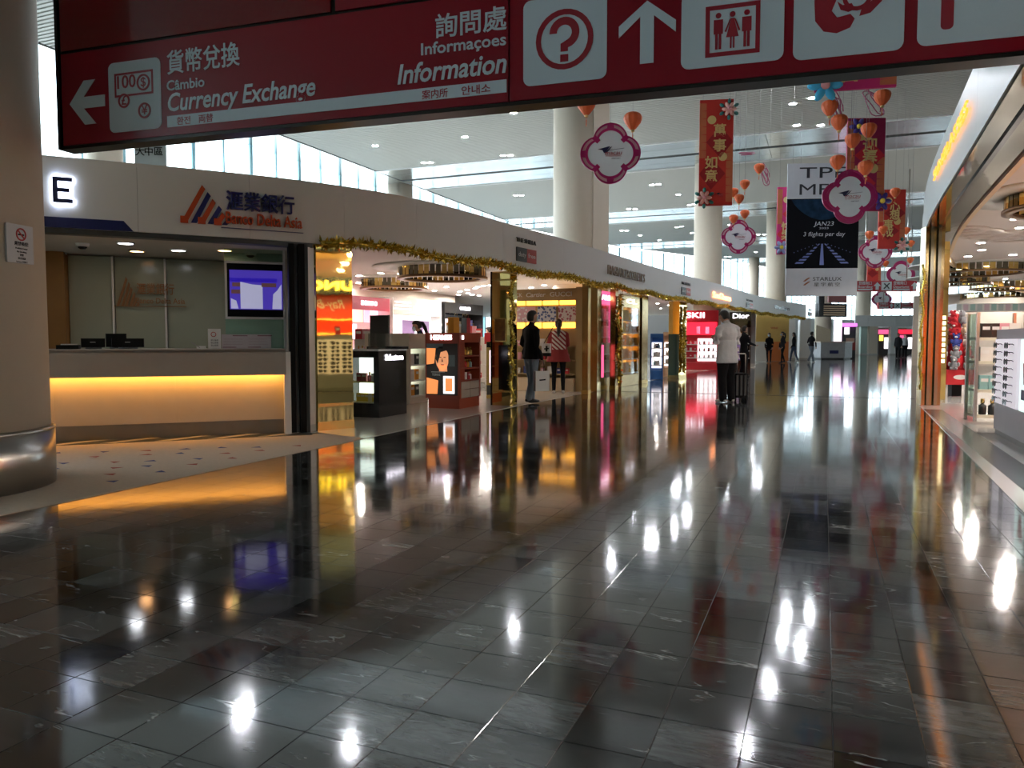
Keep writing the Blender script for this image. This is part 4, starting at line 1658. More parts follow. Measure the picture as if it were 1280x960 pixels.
ka, kb, kz0, kz1 = KR.rect(481, 442, 503, 450, 0)
to = text('Salvatore', 0.13, M_ltxt, t, kx1 + 6.9 + 0.012, (kz0 + kz1) / 2 - 0.01, (ka + kb) / 2 - 10.5, w=(kb - ka), bold=0.02, ext=0.006, rot=(PI / 2, 0, PI / 2))
# things on the kiosk
pa, pb, _, pz1 = KF.rect(462, 394, 486, 430, 0.45)
t = thing('advertising_stand', 'upright dark grey advertising panel standing on the black kiosk', 'panel', ((pa + pb) / 2, 10.53, Z1 + 0.03))
q = MB()
q.box(-(pb - pa) / 2, (pb - pa) / 2, 0, 0.05, 0.03, pz1 - Z1 - 0.03, bev=0.01)
obj('panel_board', q, M_dkgrey, t)
q = MB()
q.box(-(pb - pa) / 2 - 0.02, (pb - pa) / 2 + 0.3, -0.06, 0.1, 0.0, 0.04)
obj('panel_base', q, M_gloss, t)
pa, pb, _, pz1 = KF.rect(460, 417, 482, 430, 0.15)
t = thing('acrylic_case', 'clear acrylic cover box standing on the black kiosk', 'display case', ((pa + pb) / 2, 10.23, Z1 + 0.03))
hw = (pb - pa) / 2
hz = max(0.15, pz1 - Z1 - 0.03)
for (x0, x1, y0, y1, z0, z1, nm) in ((-hw, hw, 0.0, 0.006, 0, hz, 'pane'), (-hw, hw, 0.19, 0.196, 0, hz, 'pane'), (-hw, -hw + 0.006, 0, 0.196, 0, hz, 'pane'), (hw - 0.006, hw, 0, 0.196, 0, hz, 'pane'), (-hw, hw, 0, 0.196, hz, hz + 0.006, 'lid')):
    q = MB()
    q.box(x0, x1, y0, y1, z0, z1)
    obj(nm, q, M_clear, t)

# pale cabinet with lit shelves behind the kiosk
t = thing('lit_cabinet', 'cream cabinet with bright lit shelves behind the black kiosk', 'cabinet', (-7.24, 12.9, 0), 90)
q = MB()
w2 = 0.36
q.box(-w2, w2, 0.40, 0.98, 0.004, 1.34)
q.box(-w2, -w2 + 0.06, 0, 0.40, 0.004, 1.34)
q.box(w2 - 0.06, w2, 0, 0.40, 0.004, 1.34)
q.box(-w2 + 0.06, w2 - 0.06, 0, 0.40, 1.05, 1.34)
q.box(-w2 + 0.06, w2 - 0.06, 0, 0.40, 0.004, 0.12)
obj('carcass', q, mat('cabinet_cream', (0.70, 0.64, 0.52), 0.4), t)
q = MB()
q.box(-w2 + 0.06, w2 - 0.06, 0.385, 0.40, 0.12, 1.05)
obj('light_panel', q, M_lcyan, t)
for zz in (0.14, 0.44, 0.74):
    q = MB()
    q.box(-w2 + 0.06, w2 - 0.06, 0.02, 0.385, zz - 0.02, zz)
    obj('shelf', q, M_white, t)
    stock(Frame((-7.24, 12.9), 90), -w2 + 0.1, w2 - 0.1, 0.18, zz, 3, ('carton',), (PA, PB, PW), 'on the lit cream cabinet', 'stock of the cream cabinet', True)

# ------------------------------------------------------------------ orange poster kiosk
M_hred = mat('kiosk_rust', (0.34, 0.055, 0.025), 0.4)
t = thing('poster_kiosk', 'rust red kiosk with portrait poster and open shelves by the shop entrance', 'kiosk', (-6.22, 11.93, 0))
HT = 1.34
HW, HD = 0.34, 0.87
q = MB()
q.box(-HW, HW, 0, 0.05, 0.18, HT - 0.17)
q.box(-HW + 0.05, HW - 0.05, 0.05, 0.30, 0.18, HT - 0.17)
q.box(-HW, HW, HD - 0.05, HD, 0.18, HT - 0.17)
q.box(-HW, HW, 0.0, HD, HT - 0.17, HT)
q.box(-HW + 0.05, HW - 0.02, 0.02, HD - 0.02, 0.004, 0.18)
q.box(-HW, -HW + 0.05, 0.05, HD - 0.05, 0.18, HT - 0.17)
obj('carcass', q, M_hred, t)
text('HERMES', 0.12, M_ltxt, t, -0.02, HT - 0.085, -0.006, w=0.42, bold=0.02, ext=0.005)
text('H', 0.10, M_ltxt, t, HW + 0.006, HT - 0.085, 0.12, bold=0.02, ext=0.004, rot=(PI / 2, 0, PI / 2))
M_po = light_mat('poster_orange', (0.85, 0.28, 0.08), 0.55)
M_pd = mat('poster_dark', (0.035, 0.015, 0.012), 0.4)
M_pf = light_mat('poster_face', (0.80, 0.32, 0.14), 0.45)
M_pb = mat('poster_bluegrey', (0.16, 0.20, 0.22), 0.4)
pst = plain_plate(t, -HW + 0.03, HW - 0.04, 0.24, HT - 0.19, 0.0, 0.006, M_pd, 'poster')
q = MB()
Y0 = -0.006
q.plate([(-0.31, 0.78), (-0.16, 0.80), (-0.12, 1.13), (-0.31, 1.13)], Y0, 0.002, 0)            # glow left
q.plate([(-0.31, 0.26), (-0.10, 0.26), (-0.08, 0.50), (-0.31, 0.55)], Y0, 0.002, 0)
q.plate(circ(0.0, 0.88, 0.13, 20, rz=0.20), Y0, 0.002, 1)                                       # face oval
q.plate([(-0.06, 0.66), (0.10, 0.66), (0.09, 0.78), (-0.07, 0.78)], Y0, 0.002, 1)
q.plate([(-0.31, 1.07), (0.02, 1.07), (0.02, 1.15), (-0.31, 1.15)], Y0 - 0.002, 0.002, 2)
q.plate([(0.12, 0.75), (0.25, 0.75), (0.25, 0.95), (0.12, 0.95)], Y0, 0.002, 2)
q.plate([(0.02, 0.27), (0.24, 0.27), (0.24, 0.58), (0.02, 0.58)], Y0, 0.002, 3)                 # pictured bottle
q.plate([(0.06, 0.31), (0.20, 0.31), (0.20, 0.54), (0.06, 0.54)], Y0 - 0.002, 0.002, 0)
q.plate([(-0.11, 1.00), (-0.13, 0.88), (-0.09, 0.80), (-0.05, 0.92), (-0.03, 1.00), (0.12, 1.04), (0.10, 1.10), (-0.06, 1.10)], Y0 - 0.002, 0.002, 4)   # hair and shade
q.plate([(-0.055, 0.905), (-0.015, 0.905), (-0.015, 0.918), (-0.055, 0.918)], Y0 - 0.004, 0.001, 4)
q.plate([(0.03, 0.905), (0.07, 0.905), (0.07, 0.918), (0.03, 0.918)], Y0 - 0.004, 0.001, 4)
q.plate([(0.0, 0.90), (0.02, 0.83), (-0.012, 0.83)], Y0 - 0.004, 0.001, 4)
q.plate([(-0.03, 0.785), (0.045, 0.785), (0.03, 0.77), (-0.015, 0.77)], Y0 - 0.004, 0.001, 4)
obj('poster_print', q, [M_po, M_pf, M_pb, M_lwhite, M_pd], pst)
plain_plate(t, -0.22, 0.05, 0.645, 0.655, Y0 - 0.003, 0.002, M_white, 'poster_line')
text('TERRE', 0.06, M_white, pst, -0.12, 0.60, Y0 - 0.004, ext=0.001)
plain_plate(t, -0.05, HW - 0.05, 0.18, 0.20, -0.0, 0.008, M_hred, 'poster_rail')
HF = Frame((-6.22 + HW, 11.93), 90)
q = MB()
q.box(-HW + 0.06, HW - 0.1, 0.30, 0.80, 0.5, HT - 0.17)
for zz in (0.50, 0.72, 0.94):
    q2 = MB()
    q2.box(-HW + 0.05, HW, 0.05, HD - 0.05, zz - 0.025, zz)
    obj('shelf', q2, M_hred, t)
q = MB()
q.box(-HW + 0.05, -HW + 0.10, 0.05, HD - 0.05, 0.5, HT - 0.17)
obj('shelf_back', q, mat('shelf_back_pink', (0.60, 0.40, 0.34), 0.4), t)
for r_ in range(2):
    for c_ in range(2):
        q = MB()
        q.box(HW - 0.03, HW, 0.06 + c_ * 0.375, 0.06 + c_ * 0.375 + 0.365, 0.19 + r_ * 0.15, 0.19 + r_ * 0.15 + 0.142)
        obj('drawer', q, mat('drawer_stone', (0.46, 0.38, 0.32), 0.4), t)
for zz, cols, kk in ((0.50, (PW, PR, PC), ('carton', 'bottle')), (0.72, (PR, PT, PA), ('carton', 'bottle')), (0.94, (PG, PA), ('bottle',))):
    stock(HF, 0.12, 0.76, 0.14, zz, 6, kk, cols, 'on the open shelf of the rust red kiosk', 'stock of the rust red kiosk')
stock(HF, 0.1, 0.72, 0.2, HT + 0.001, 4, ('carton', 'bag'), (PR, PC, PB, PA), 'on top of the rust red kiosk', 'cartons on the rust red kiosk', True)

# jewellery showcase with gold frame
JF = Frame((-6.25, 14.4), 0)
a, b, z0, z1 = JF.rect(608, 427, 638, 499, 0)
t = thing('jewellery_showcase', 'gold framed poster showcase with black header beside the gold portal', 'showcase', JF.world((a + b) / 2, 0), 0)
hw = (b - a) / 2
q = MB()
q.box(-hw, hw, 0, 0.4, 0.004, z1)
obj('body', q, M_goldr, t)
plain_plate(t, -hw + 0.01, hw - 0.01, z1 - 0.12, z1 - 0.01, 0, 0.012, M_gloss, 'header')
text('BVLGARI', 0.09, M_goldr, t, 0, z1 - 0.065, -0.018, w=hw * 1.3, bold=0.015, ext=0.002)
plain_plate(t, -hw + 0.07, hw - 0.07, 0.33, z1 - 0.18, 0, 0.006, M_lpale, 'poster')
q = MB()
q.plate(circ(0.05, 0.80, 0.09, 16, rz=0.13), -0.006, 0.002, 0)
q.plate([(-0.15, 0.36), (0.17, 0.36), (0.16, 0.62), (0.0, 0.68), (-0.12, 0.60)], -0.006, 0.002, 1)
q.plate([(-0.08, 0.88), (0.1, 0.98), (0.17, 0.86), (0.12, 0.92), (0.0, 0.92)], -0.008, 0.002, 2)
obj('poster_print', q, [M_pf, mat('poster_grey', (0.25, 0.25, 0.28), 0.4), M_pd], t)
plain_plate(t, -hw + 0.01, hw - 0.01, 0.08, 0.28, 0, 0.01, M_dkgrey, 'plinth')

# ------------------------------------------------------------------ gold portal with tinsel
def tinsel_mesh(pts_, r, n, seed, length=None):
    rr = random.Random(seed)
    q_ = MB()
    P = [Vector(p_) for p_ in pts_]
    for i in range(n):
        k = rr.random() * (len(P) - 1)
        j = int(k)
        c = P[j].lerp(P[j + 1], k - j)
        d_ = Vector((rr.gauss(0, 1), rr.gauss(0, 1), rr.gauss(0, 1))).normalized()
        u_ = d_.cross(Vector((rr.gauss(0, 1), rr.gauss(0, 1), rr.gauss(0, 1)))).normalized()
        ln = r * rr.uniform(0.6, 1.25)
        w = r * 0.16
        c2 = c + d_ * ln
        m_ = (c + c2) / 2 + u_ * w
        q_.add([c - u_ * w * 0.6, m_, c2, (c + c2) / 2 - u_ * w], [(0, 1, 2, 3)])
    for i in range(len(P) - 1):
        pass
    q_.tube(P, r * 0.35, 6)
    return q_


def garland(name, label, pts_, r, n, seed, mm=None):
    q_ = tinsel_mesh(pts_, r, n, seed)
    o = tag(obj(name, q_, mm or M_tinsel), label, 'garland')
    return o


t = thing('gold_portal_pillar', 'gold mirror pillar with black edge at the entrance behind the shoppers', 'pillar', (-5.50, 12.9, 0), 0)
q = MB()
q.box(-0.19, 0.17, 0, 0.34, 0.004, 2.47)
obj('mirror_cladding', q, M_gold, t)
q = MB()
q.box(-0.215, -0.19, -0.012, 0.34, 0.004, 2.47)
obj('edge_strip', q, M_gloss, t)
for zz in (0.25, 2.30):
    q = MB()
    q.box(-0.19, 0.17, -0.006, 0.0, zz, zz + 0.03)
    obj('trim_band', q, M_goldr, t)
q = MB()
q.box(-0.05, 0.13, -0.02, 0.0, 0.30, 1.12)
obj('black_inset', q, M_gloss, t)
q = MB()
q.ringplate([(-0.14, 1.18), (0.10, 1.18), (0.10, 1.62), (-0.14, 1.62)], [(-0.12, 1.20), (0.08, 1.20), (0.08, 1.60), (-0.12, 1.60)], 0.0, 0.02)
obj('poster_frame', q, M_goldr, t)
plain_plate(t, -0.12, 0.08, 1.20, 1.60, 0.0, 0.006, mat('amber_print', (0.26, 0.11, 0.02), 0.4, var=0.7, scale=12), 'amber_poster')
garland('tinsel_garland', 'gold tinsel garland wound up the entrance pillar', [(-5.27 + 0.03 * math.sin(k * 1.1), 12.86 + 0.03 * math.cos(k * 1.1), 0.05 + k * 0.095) for k in range(25)], 0.075, 700, 5)
# garland along the bottom of the fascia
sg0, sg1 = FP.at_px(402), FP.at_px(1005)
gpt = []
for k in range(140):
    s_ = sg0 + (sg1 - sg0) * k / 139
    p_, t_ = FP.at(s_), FP.tan(s_)
    gpt.append((p_.x + t_.y * 0.02, p_.y - t_.x * 0.02, FZ0 + 0.015 + 0.03 * math.sin(s_ * 2.1)))
garland('tinsel_garland', 'long gold tinsel garland hung along the bottom of the white fascia', gpt, 0.10, 15000, 9)

# ------------------------------------------------------------------ handbag shop partition
GF = Frame((0, 17.25), 0)
a, b, z0, z1 = GF.rect(650, 361, 721, 488, 0)
t = thing('scarf_wall', 'tan display wall with amber lit slots and patterned scarf panels', 'display wall', (b, 17.25, 0))
x0 = a - b
M_tan = mat('tan_panel', (0.42, 0.30, 0.14), 0.4)
q = MB()
q.box(x0 - 0.4, 0, 0.08, 0.16, 0.004, z1)
obj('back_panel', q, M_tan, t)
q = MB()
q.box(x0 - 0.4, 0, 0.0, 0.08, z1 - 0.28, z1)
hd_ = obj('header', q, M_tan, t)
text('GUCCI', 0.15, M_white, hd_, -0.40, z1 - 0.14, -0.006, w=0.55, bold=0.01, ext=0.006)
text('Cartier', 0.15, M_white, hd_, -1.05, z1 - 0.14, -0.006, w=0.5, bold=0.01, ext=0.006, shear=0.2)
text('CK', 0.13, M_white, hd_, -1.48, z1 - 0.14, -0.006, w=0.18, bold=0.01, ext=0.006)
for row, (pt, pb_) in enumerate(((375, 381), (403, 410))):
    _, _, v0, v1 = GF.rect(660, pt, 715, pb_, 0)
    for k in range(4):
        plain_plate(t, x0 - 0.3 + k * (-x0 + 0.26) / 4 + 0.02, x0 - 0.3 + (k + 1) * (-x0 + 0.26) / 4 - 0.02, v0, v1, 0.075, 0.02, M_lamber, 'lit_slot')
_, _, v0, v1 = GF.rect(660, 383, 715, 402, 0)
M_scarf = []
for k, (c1_, c2_) in enumerate((((0.75, 0.45, 0.50), (0.9, 0.85, 0.85)), ((0.75, 0.78, 0.82), (0.10, 0.16, 0.36)), ((0.85, 0.82, 0.82), (0.50, 0.16, 0.22)), ((0.8, 0.5, 0.5), (0.4, 0.1, 0.2)))):
    m = mat('scarf_%d' % k, c1_, 0.5)
    nt2 = m.node_tree
    vo = nt2.nodes.new('ShaderNodeTexVoronoi')
    vo.inputs['Scale'].default_value = 14
    tc2 = nt2.nodes.new('ShaderNodeTexCoord')
    nt2.links.new(tc2.outputs['Object'], vo.inputs['Vector'])
    st2 = nt2.nodes.new('ShaderNodeMath')
    st2.operation = 'GREATER_THAN'
    st2.inputs[1].default_value = 0.42
    nt2.links.new(vo.outputs['Distance'], st2.inputs[0])
    mx2 = nt2.nodes.new('ShaderNodeMix')
    mx2.data_type = 'RGBA'
    mx2.inputs['A'].default_value = c2_ + (1,)
    mx2.inputs['B'].default_value = c1_ + (1,)
    nt2.links.new(st2.outputs[0], mx2.inputs['Factor'])
    nt2.links.new(mx2.outputs['Result'], nt2.nodes['Principled BSDF'].inputs['Base Color'])
    M_scarf.append(m)
for k, (pa, pb_) in enumerate(((640, 668), (671, 694), (697, 719))):
    u0, u1, _, _ = GF.rect(pa, 383, pb_, 402, 0)
    plain_plate(t, u0 - b, u1 - b, v0, v1, 0.075, 0.03, M_scarf[k], 'scarf_panel')
for k, zz in enumerate((0.42, 0.75, 1.08)):
    q = MB()
    q.box(x0 - 0.4, -0.03, -0.25, 0.08, zz - 0.025, zz)
    obj('shelf', q, M_tan, t)
    stock(GF, b + x0 - 0.3, b - 0.1, -0.1, zz, 8, ('carton', 'bag'), (PR, PPK, PW, PN), 'on the tan scarf display wall', 'stock of the scarf wall')
q = MB()
q.box(x0 - 0.4, -0.02, -0.22, 0.08, 0.004, 0.32)
obj('base_cabinet', q, mat('base_beige', (0.60, 0.46, 0.30), 0.4), t)
u0, u1, _, _ = GF.rect(720, 360, 733, 490, -0.1)
q = MB()
q.box(u0 - b, u1 - b, -0.12, 0.3, 0.004, z1 + 0.02)
obj('end_pier', q, M_tan, t)
q = MB()
q.box(u1 - b, u1 - b + 0.25, -0.05, 0.3, 0.004, z1 + 0.02)
obj('end_pier', q, M_golddk, t)

# ------------------------------------------------------------------ showcases along the shopfront
def front_case(px0, px1, label, m_frame, htext, m_head, rows, m_row, cols, where, group, sign=None):
    fm = fasframe((px0 + px1) / 2, -0.25)
    a_, b_, z0_, z1_ = fm.rect(px0, 370, px1, 470, 0)
    hw_ = (b_ - a_) / 2
    xm = (a_ + b_) / 2
    t_ = thing('showcase', label, 'showcase', fm.world(xm, 0), fm.deg)
    L_ = Frame((fm.world(xm, 0).x, fm.world(xm, 0).y), fm.deg)
    H = 2.40
    for (x0_, x1_) in ((-hw_, -hw_ + 0.10), (hw_ - 0.10, hw_)):
        q_ = MB()
        q_.box(x0_, x1_, 0, 0.42, 0.004, H)
        obj('post', q_, m_frame, t_)
    q_ = MB()
    q_.box(-hw_ + 0.1, hw_ - 0.1, 0.36, 0.42, 0.004, H)
    obj('back_panel', q_, m_row, t_)
    q_ = MB()
    q_.box(-hw_ + 0.1, hw_ - 0.1, 0.0, 0.36, 0.004, 0.30)
    obj('base', q_, m_frame, t_)
    q_ = MB()
    q_.box(-hw_ + 0.1, hw_ - 0.1, 0.0, 0.36, H - 0.32, H)
    hd_ = obj('header', q_, m_head, t_)
    if htext:
        text(htext, 0.16, M_ltxt, hd_, 0, H - 0.16, -0.008, w=hw_ * 1.1, bold=0.02, ext=0.006)
    n = len(rows)
    for zz in rows:
        q_ = MB()
        q_.box(-hw_ + 0.1, hw_ - 0.1, 0.03, 0.36, zz - 0.025, zz)
        obj('shelf', q_, M_white, t_)
        stock(L_, -hw_ + 0.15, hw_ - 0.15, 0.16, zz, 5, ('carton', 'bag'), cols, where, group, True)
    q_ = MB()
    q_.box(-hw_ + 0.1, hw_ - 0.1, 0.008, 0.016, 0.30, H - 0.32)
    obj('glass', q_, M_clear, t_)
    if sign:
        for (u0_, u1_, v0_, v1_, mm, tx) in sign:
            q_ = MB()
            q_.plate([(u0_ * hw_, v0_), (u1_ * hw_, v0_), (u1_ * hw_, v1_), (u0_ * hw_, v1_)], -0.002, 0.015)
            obj('side_banner', q_, mm, t_)
    return t_


M_lpinkh = light_mat('header_pink', (0.80, 0.10, 0.25), 0.8)
M_lbeige = mat('shelf_beige', (0.62, 0.50, 0.38), 0.4)
M_laborow = light_mat('shelf_amber', (0.95, 0.50, 0.10), 1.1)
front_case(746, 769, 'gold framed glass showcase with pink header and beige shelves', M_golddk, 'AMS', M_lpinkh, (0.45, 0.88, 1.3, 1.72), M_lbeige, (PC, PW, PC), 'in the pink headed showcase', 'stock of the pink headed showcase',
           [(0.35, 0.62, 1.15, 2.08, M_lpinkh, ''), (-0.62, -0.32, 0.32, 1.1, M_lpinkh, '')])
front_case(777, 800, 'gold framed glass showcase with amber lit shelves and white lettering', M_golddk, 'CL', M_golddk, (0.35, 0.72, 1.08, 1.42, 1.75), M_laborow, (PA, PY, PC), 'in the amber lit showcase', 'stock of the amber showcase')
# tinsel between them, gold piers
for k, (px, w_, lab) in enumerate(((739, 0.08, 'slim gold mirror pier beside the pink headed showcase'), (773, 0.10, 'gold mirror pier with dark inset between the two showcases'), (815, 0.26, 'wide gold pier after the amber lit showcase'), (861, 0.40, 'gold foil wrapped pier before the red cosmetics wall'))):
    fm = fasframe(px, -0.04 if k < 2 else -0.2)
    t = thing('gold_pier', lab, 'pier', fm.world(0, 0), fm.deg)
    q = MB()
    dp_ = 0.14 if k < 2 else 0.35
    q.box(-w_, w_, 0.0, dp_, 0.10, 2.46)
    obj('cladding', q, M_golddk if k != 3 else M_gold, t)
    q = MB()
    q.box(-w_ - 0.01, w_ + 0.01, -0.01, dp_ + 0.01, 0.004, 0.10)
    obj('plinth', q, M_goldr, t)
    if k == 1:
        q = MB()
        q.box(-w_ + 0.02, w_ - 0.02, -0.02, 0.0, 0.9, 1.65)
        obj('dark_inset', q, M_gloss, t)
    if k in (1, 3):
        pp = [fm.world(-w_ * 0.2 + 0.08 * math.sin(j * 0.8), -0.06, 0.2 + j * 0.11) for j in range(20)]
        garland('tinsel_garland', ('gold tinsel strand on the pier between the two showcases', '', 'x', 'gold tinsel strand on the pier before the red cosmetics wall')[k if k == 3 else 0], pp, 0.12, 500, 30 + k)

# ------------------------------------------------------------------ second opening: red cosmetics hall
RF = Frame((W(868, 426, 31.6).x, W(868, 426, 31.6).y), 8)
t, L, hw, zt = wall_unit(RF, 841, 898, 388, 'bright red cosmetics wall with white brand letters and white shelves', mat('unit_red', (0.52, 0.015, 0.03), 0.35), 'SKII', mat('unit_red', (0.52, 0.015, 0.03), 0.35), M_ltxt, 0.42,
                         [(0.03, 0.97, 1.45, 1.98, M_lred), (0.52, 0.60, 1.50, 1.8, M_lpink), (0.72, 0.80, 1.50, 1.78, M_lpink), (0.55, 0.97, 0.35, 1.30, M_lwhite)],
                         (0.50, 0.78, 1.06), (PR, PW, PPK), 'on the bright red cosmetics wall', 'stock of the red wall', nper=9, hsize=0.3)
# low units in front of it
for (px0, px1, pyt, d_, mb_, label, cols, hd) in ((813, 829, 417, 23.5, mat('unit_blue', (0.02, 0.10, 0.32), 0.35), 'low blue and white cosmetics stand inside the second entrance', (PW, PT, PN), 'LANCOME'),
                                                 (829, 842, 415, 25.5, mat('unit_beige', (0.62, 0.42, 0.28), 0.35), 'low cream lit cosmetics stand next to the blue one', (PC, PW), ''),
                                                 (843, 856, 418, 27.0, mat('unit_red2', (0.60, 0.06, 0.05), 0.35), 'low red cosmetics stand with lit white shelves', (PR, PW), '')):
    o_ = W((px0 + px1) / 2, 426, d_)
    fm = Frame((o_.x, o_.y), 10)
    wall_unit(fm, px0, px1, pyt, label, mb_, '', mb_, M_ltxt, 0.12, [(0.1, 0.9, 0.35, 1.15, M_lwhite)], (0.45, 0.72, 0.98), cols, 'on the ' + label.split(' inside')[0].split(' next')[0].split(' with')[0], 'stock of the low stands', depth=0.35, nper=3)
# black unit with white brand name, piers and yellow wall
DF = Frame((W(926, 426, 31).x, W(926, 426, 31).y), 12)
t, L, hw, zt = wall_unit(DF, 912, 939, 390, 'tall black cosmetics unit with white lettering behind the man in white', M_gloss, 'Dior', M_gloss, M_ltxt, 0.34,
                         [(0.15, 0.62, 0.4, 1.5, M_lplum), (0.72, 0.92, 0.5, 1.75, M_lbeige)], (0.5, 0.8, 1.1, 1.4), (PW, PC, PB), 'on the tall black cosmetics unit', 'stock of the tall black unit', nper=6, hsize=0.28)
YF = Frame((W(966, 426, 45.2).x, W(966, 426, 45.2).y), 10)
u0, u1, v0, v1 = YF.rect(945, 391, 986, 451, 0)
t = thing('yellow_wall', 'yellow promotional wall with orange foot behind the walking people', 'display wall', YF.world((u0 + u1) / 2, 0), 10)
hw = (u1 - u0) / 2
M_lyw = mat('wall_yellow', (0.72, 0.50, 0.15), 0.4)
M_lor = mat('wall_orange', (0.72, 0.22, 0.05), 0.4)
plain_plate(t, -hw, hw, 1.15, v1, 0.1, 0.1, M_lyw, 'upper_panel')
plain_plate(t, -hw * 0.3, hw, 0.004, 1.15, 0.1, 0.1, M_lor, 'lower_panel')
plain_plate(t, -hw, -hw * 0.3, 0.004, 1.15, 0.1, 0.1, M_white, 'lower_panel')
text('WINE', 0.16, M_red, t, 0.1, 1.95, -0.006, ext=0.004)
for (px0, px1, pyt, pyb, d_, mm, label) in ((937, 944, 392, 458, 36, M_grey, 'grey pier beside the tall black cosmetics unit'), (986, 994, 392, 451, 48, M_white, 'white pier beside the yellow wall'), (1000, 1013, 397, 450, 48, M_white, 'wide white pier at the end of the shop row')):
    o_ = W((px0 + px1) / 2, 426, d_)
    fm = Frame((o_.x, o_.y), 15)
    u0, u1, v0, v1 = fm.rect(px0, pyt, px1, pyb, 0)
    t = thing('shop_pier', label, 'pier', (o_.x, o_.y, 0), 15)
    q = MB()
    q.box(u0, u1, 0, 0.6, 0.12, 2.5)
    obj('cladding', q, mm, t)
    q = MB()
    q.box(u0 - 0.02, u1 + 0.02, -0.02, 0.6, 0.004, 0.12)
    obj('plinth', q, M_steel, t)
# beige pier and far shopper area near the window
o_ = W(623, 426, 25)
t = thing('shop_pier', 'beige square pier beside the bright window in the first shop', 'pier', (o_.x, o_.y, 0), 20)
q = MB()
q.box(-0.17, 0.17, 0, 0.4, 0.1, CZ)
obj('cladding', q, M_column, t)
q = MB()
q.box(-0.18, 0.18, -0.01, 0.4, 0.004, 0.1)
obj('plinth', q, M_steel, t)

# low gondolas in the first shop
for (px0, px1, pyt, d_, label, cols) in ((440, 470, 424, 15.5, 'low white gondola with pink cartons in front of the pink wall unit', (PPK, PW, PR)), (555, 575, 418, 17.5, 'low cream gondola with orange boxes behind the rust red kiosk', (PA, PC, PR)), (578, 606, 421, 19.5, 'low pink gondola with red gift boxes near the window', (PR, PPK)),
                                        (606, 617, 430, 18.5, 'narrow shelf stand beside the rust red kiosk', (PPK, PW, PR))):
    o_ = W((px0 + px1) / 2, 426, d_)
    fm = Frame((o_.x, o_.y), 20)
    u0, u1, v0, v1 = fm.rect(px0, pyt, px1, 470, 0)
    t = thing('gondola', label, 'gondola', (o_.x, o_.y, 0), 20)
    hw = (u1 - u0) / 2
    q = MB()
    q.box(-hw, hw, 0.2, 0.24, 0.004, v1)
    obj('back_panel', q, M_white, t)
    for zz in (0.25, 0.6, 0.95):
        if zz < v1 - 0.1:
            q = MB()
            q.box(-hw, hw, -0.1, 0.2, zz - 0.03, zz)
            obj('shelf', q, M_white, t)
            stock(fm, -hw + 0.08, hw - 0.08, 0.05, zz, 4, ('carton', 'bottle'), cols, 'on the ' + label.split(' with')[0].split(' beside')[0], 'stock of the low gondolas')
    q = MB()
    q.box(-hw, hw, -0.1, 0.26, 0.004, 0.12)
    obj('plinth', q, M_grey, t)
    q = MB()
    q.box(-hw, hw, -0.1, 0.26, v1 - 0.02, v1)
    obj('top', q, M_white, t)
    stock(fm, -hw + 0.1, hw - 0.1, 0.05, v1, 4, ('bag', 'carton'), cols, 'on top of the ' + label.split(' with')[0].split(' beside')[0], 'boxes on the low gondolas', True)

# ------------------------------------------------------------------ writing on the fascia
def duty_sign(px0, px1, py0, py1, k):
    fm = fasframe((px0 + px1) / 2, 0.02)
    a_, b_, z0_, z1_ = fm.rect(px0, py0, px1, py1, 0)
    t_ = thing('duty_free_sign', ('grey and red duty free sign on the fascia above the gold portal', 'small grey and red duty free sign after the gold lettering', 'small grey and red duty free sign after the orange lit lettering', 'tiny grey and red duty free sign at the far end of the fascia')[k], 'sign', (fm.o.x, fm.o.y, 0), fm.deg)
    xm, hw_ = (a_ + b_) / 2, (b_ - a_) / 2
    zm_ = z0_ + (z1_ - z0_) * 0.55
    text('THE SHILLA', 0.11, M_dkgrey, t_, xm, z0_ + (z1_ - z0_) * 0.84, 0.006, w=2 * hw_, ext=0.012)
    plain_plate(t_, a_, xm, z0_, zm_, 0.02, 0.03, M_dkgrey, 'grey_field')
    plain_plate(t_, xm, b_, z0_, zm_, 0.02, 0.03, mat('sign_brick', (0.50, 0.08, 0.06), 0.4), 'red_field')
    text('duty', 0.12, M_white, t_, xm - hw_ / 2, (z0_ + zm_) / 2, -0.012, w=hw_ * 0.75, ext=0.002)
    text('free', 0.12, M_white, t_, xm + hw_ / 2, (z0_ + zm_) / 2, -0.012, w=hw_ * 0.75, ext=0.002)


duty_sign(646, 670, 297, 328, 0)
duty_sign(852, 863, 352, 369, 1)
duty_sign(933, 941, 374, 385, 2)
duty_sign(1010, 1015, 386, 395, 3)
for (px0, px1, py, hpx, s_, mm, lab) in ((760, 806, 343, 15, 'FRAGRANCE&COSMETICS', mat('letters_bronze', (0.24, 0.17, 0.10), 0.35, metal=0.3), 'bronze brand lettering on the fascia above the showcases'),
                                         (892, 914, 371, 10, 'SunGlasses', light_mat('letters_orange', (1.0, 0.35, 0.12), 3.0), 'orange lit lettering on the fascia above the man in white'),
                                         (968, 987, 385, 6, 'Wines&Cigars', M_gloss, 'small black lettering near the far end of the fascia')):
    fm = fasframe((px0 + px1) / 2, 0.03)
    a_, b_, z0_, z1_ = fm.rect(px0, py - hpx / 2, px1, py + hpx / 2, 0)
    t = thing('brand_lettering', lab, 'sign', (fm.o.x, fm.o.y, 0), fm.deg)
    text(s_, (z1_ - z0_) * 1.05, mm, t, (a_ + b_) / 2, (z0_ + z1_) / 2, 0.005, w=b_ - a_, bold=0.004, ext=0.012)
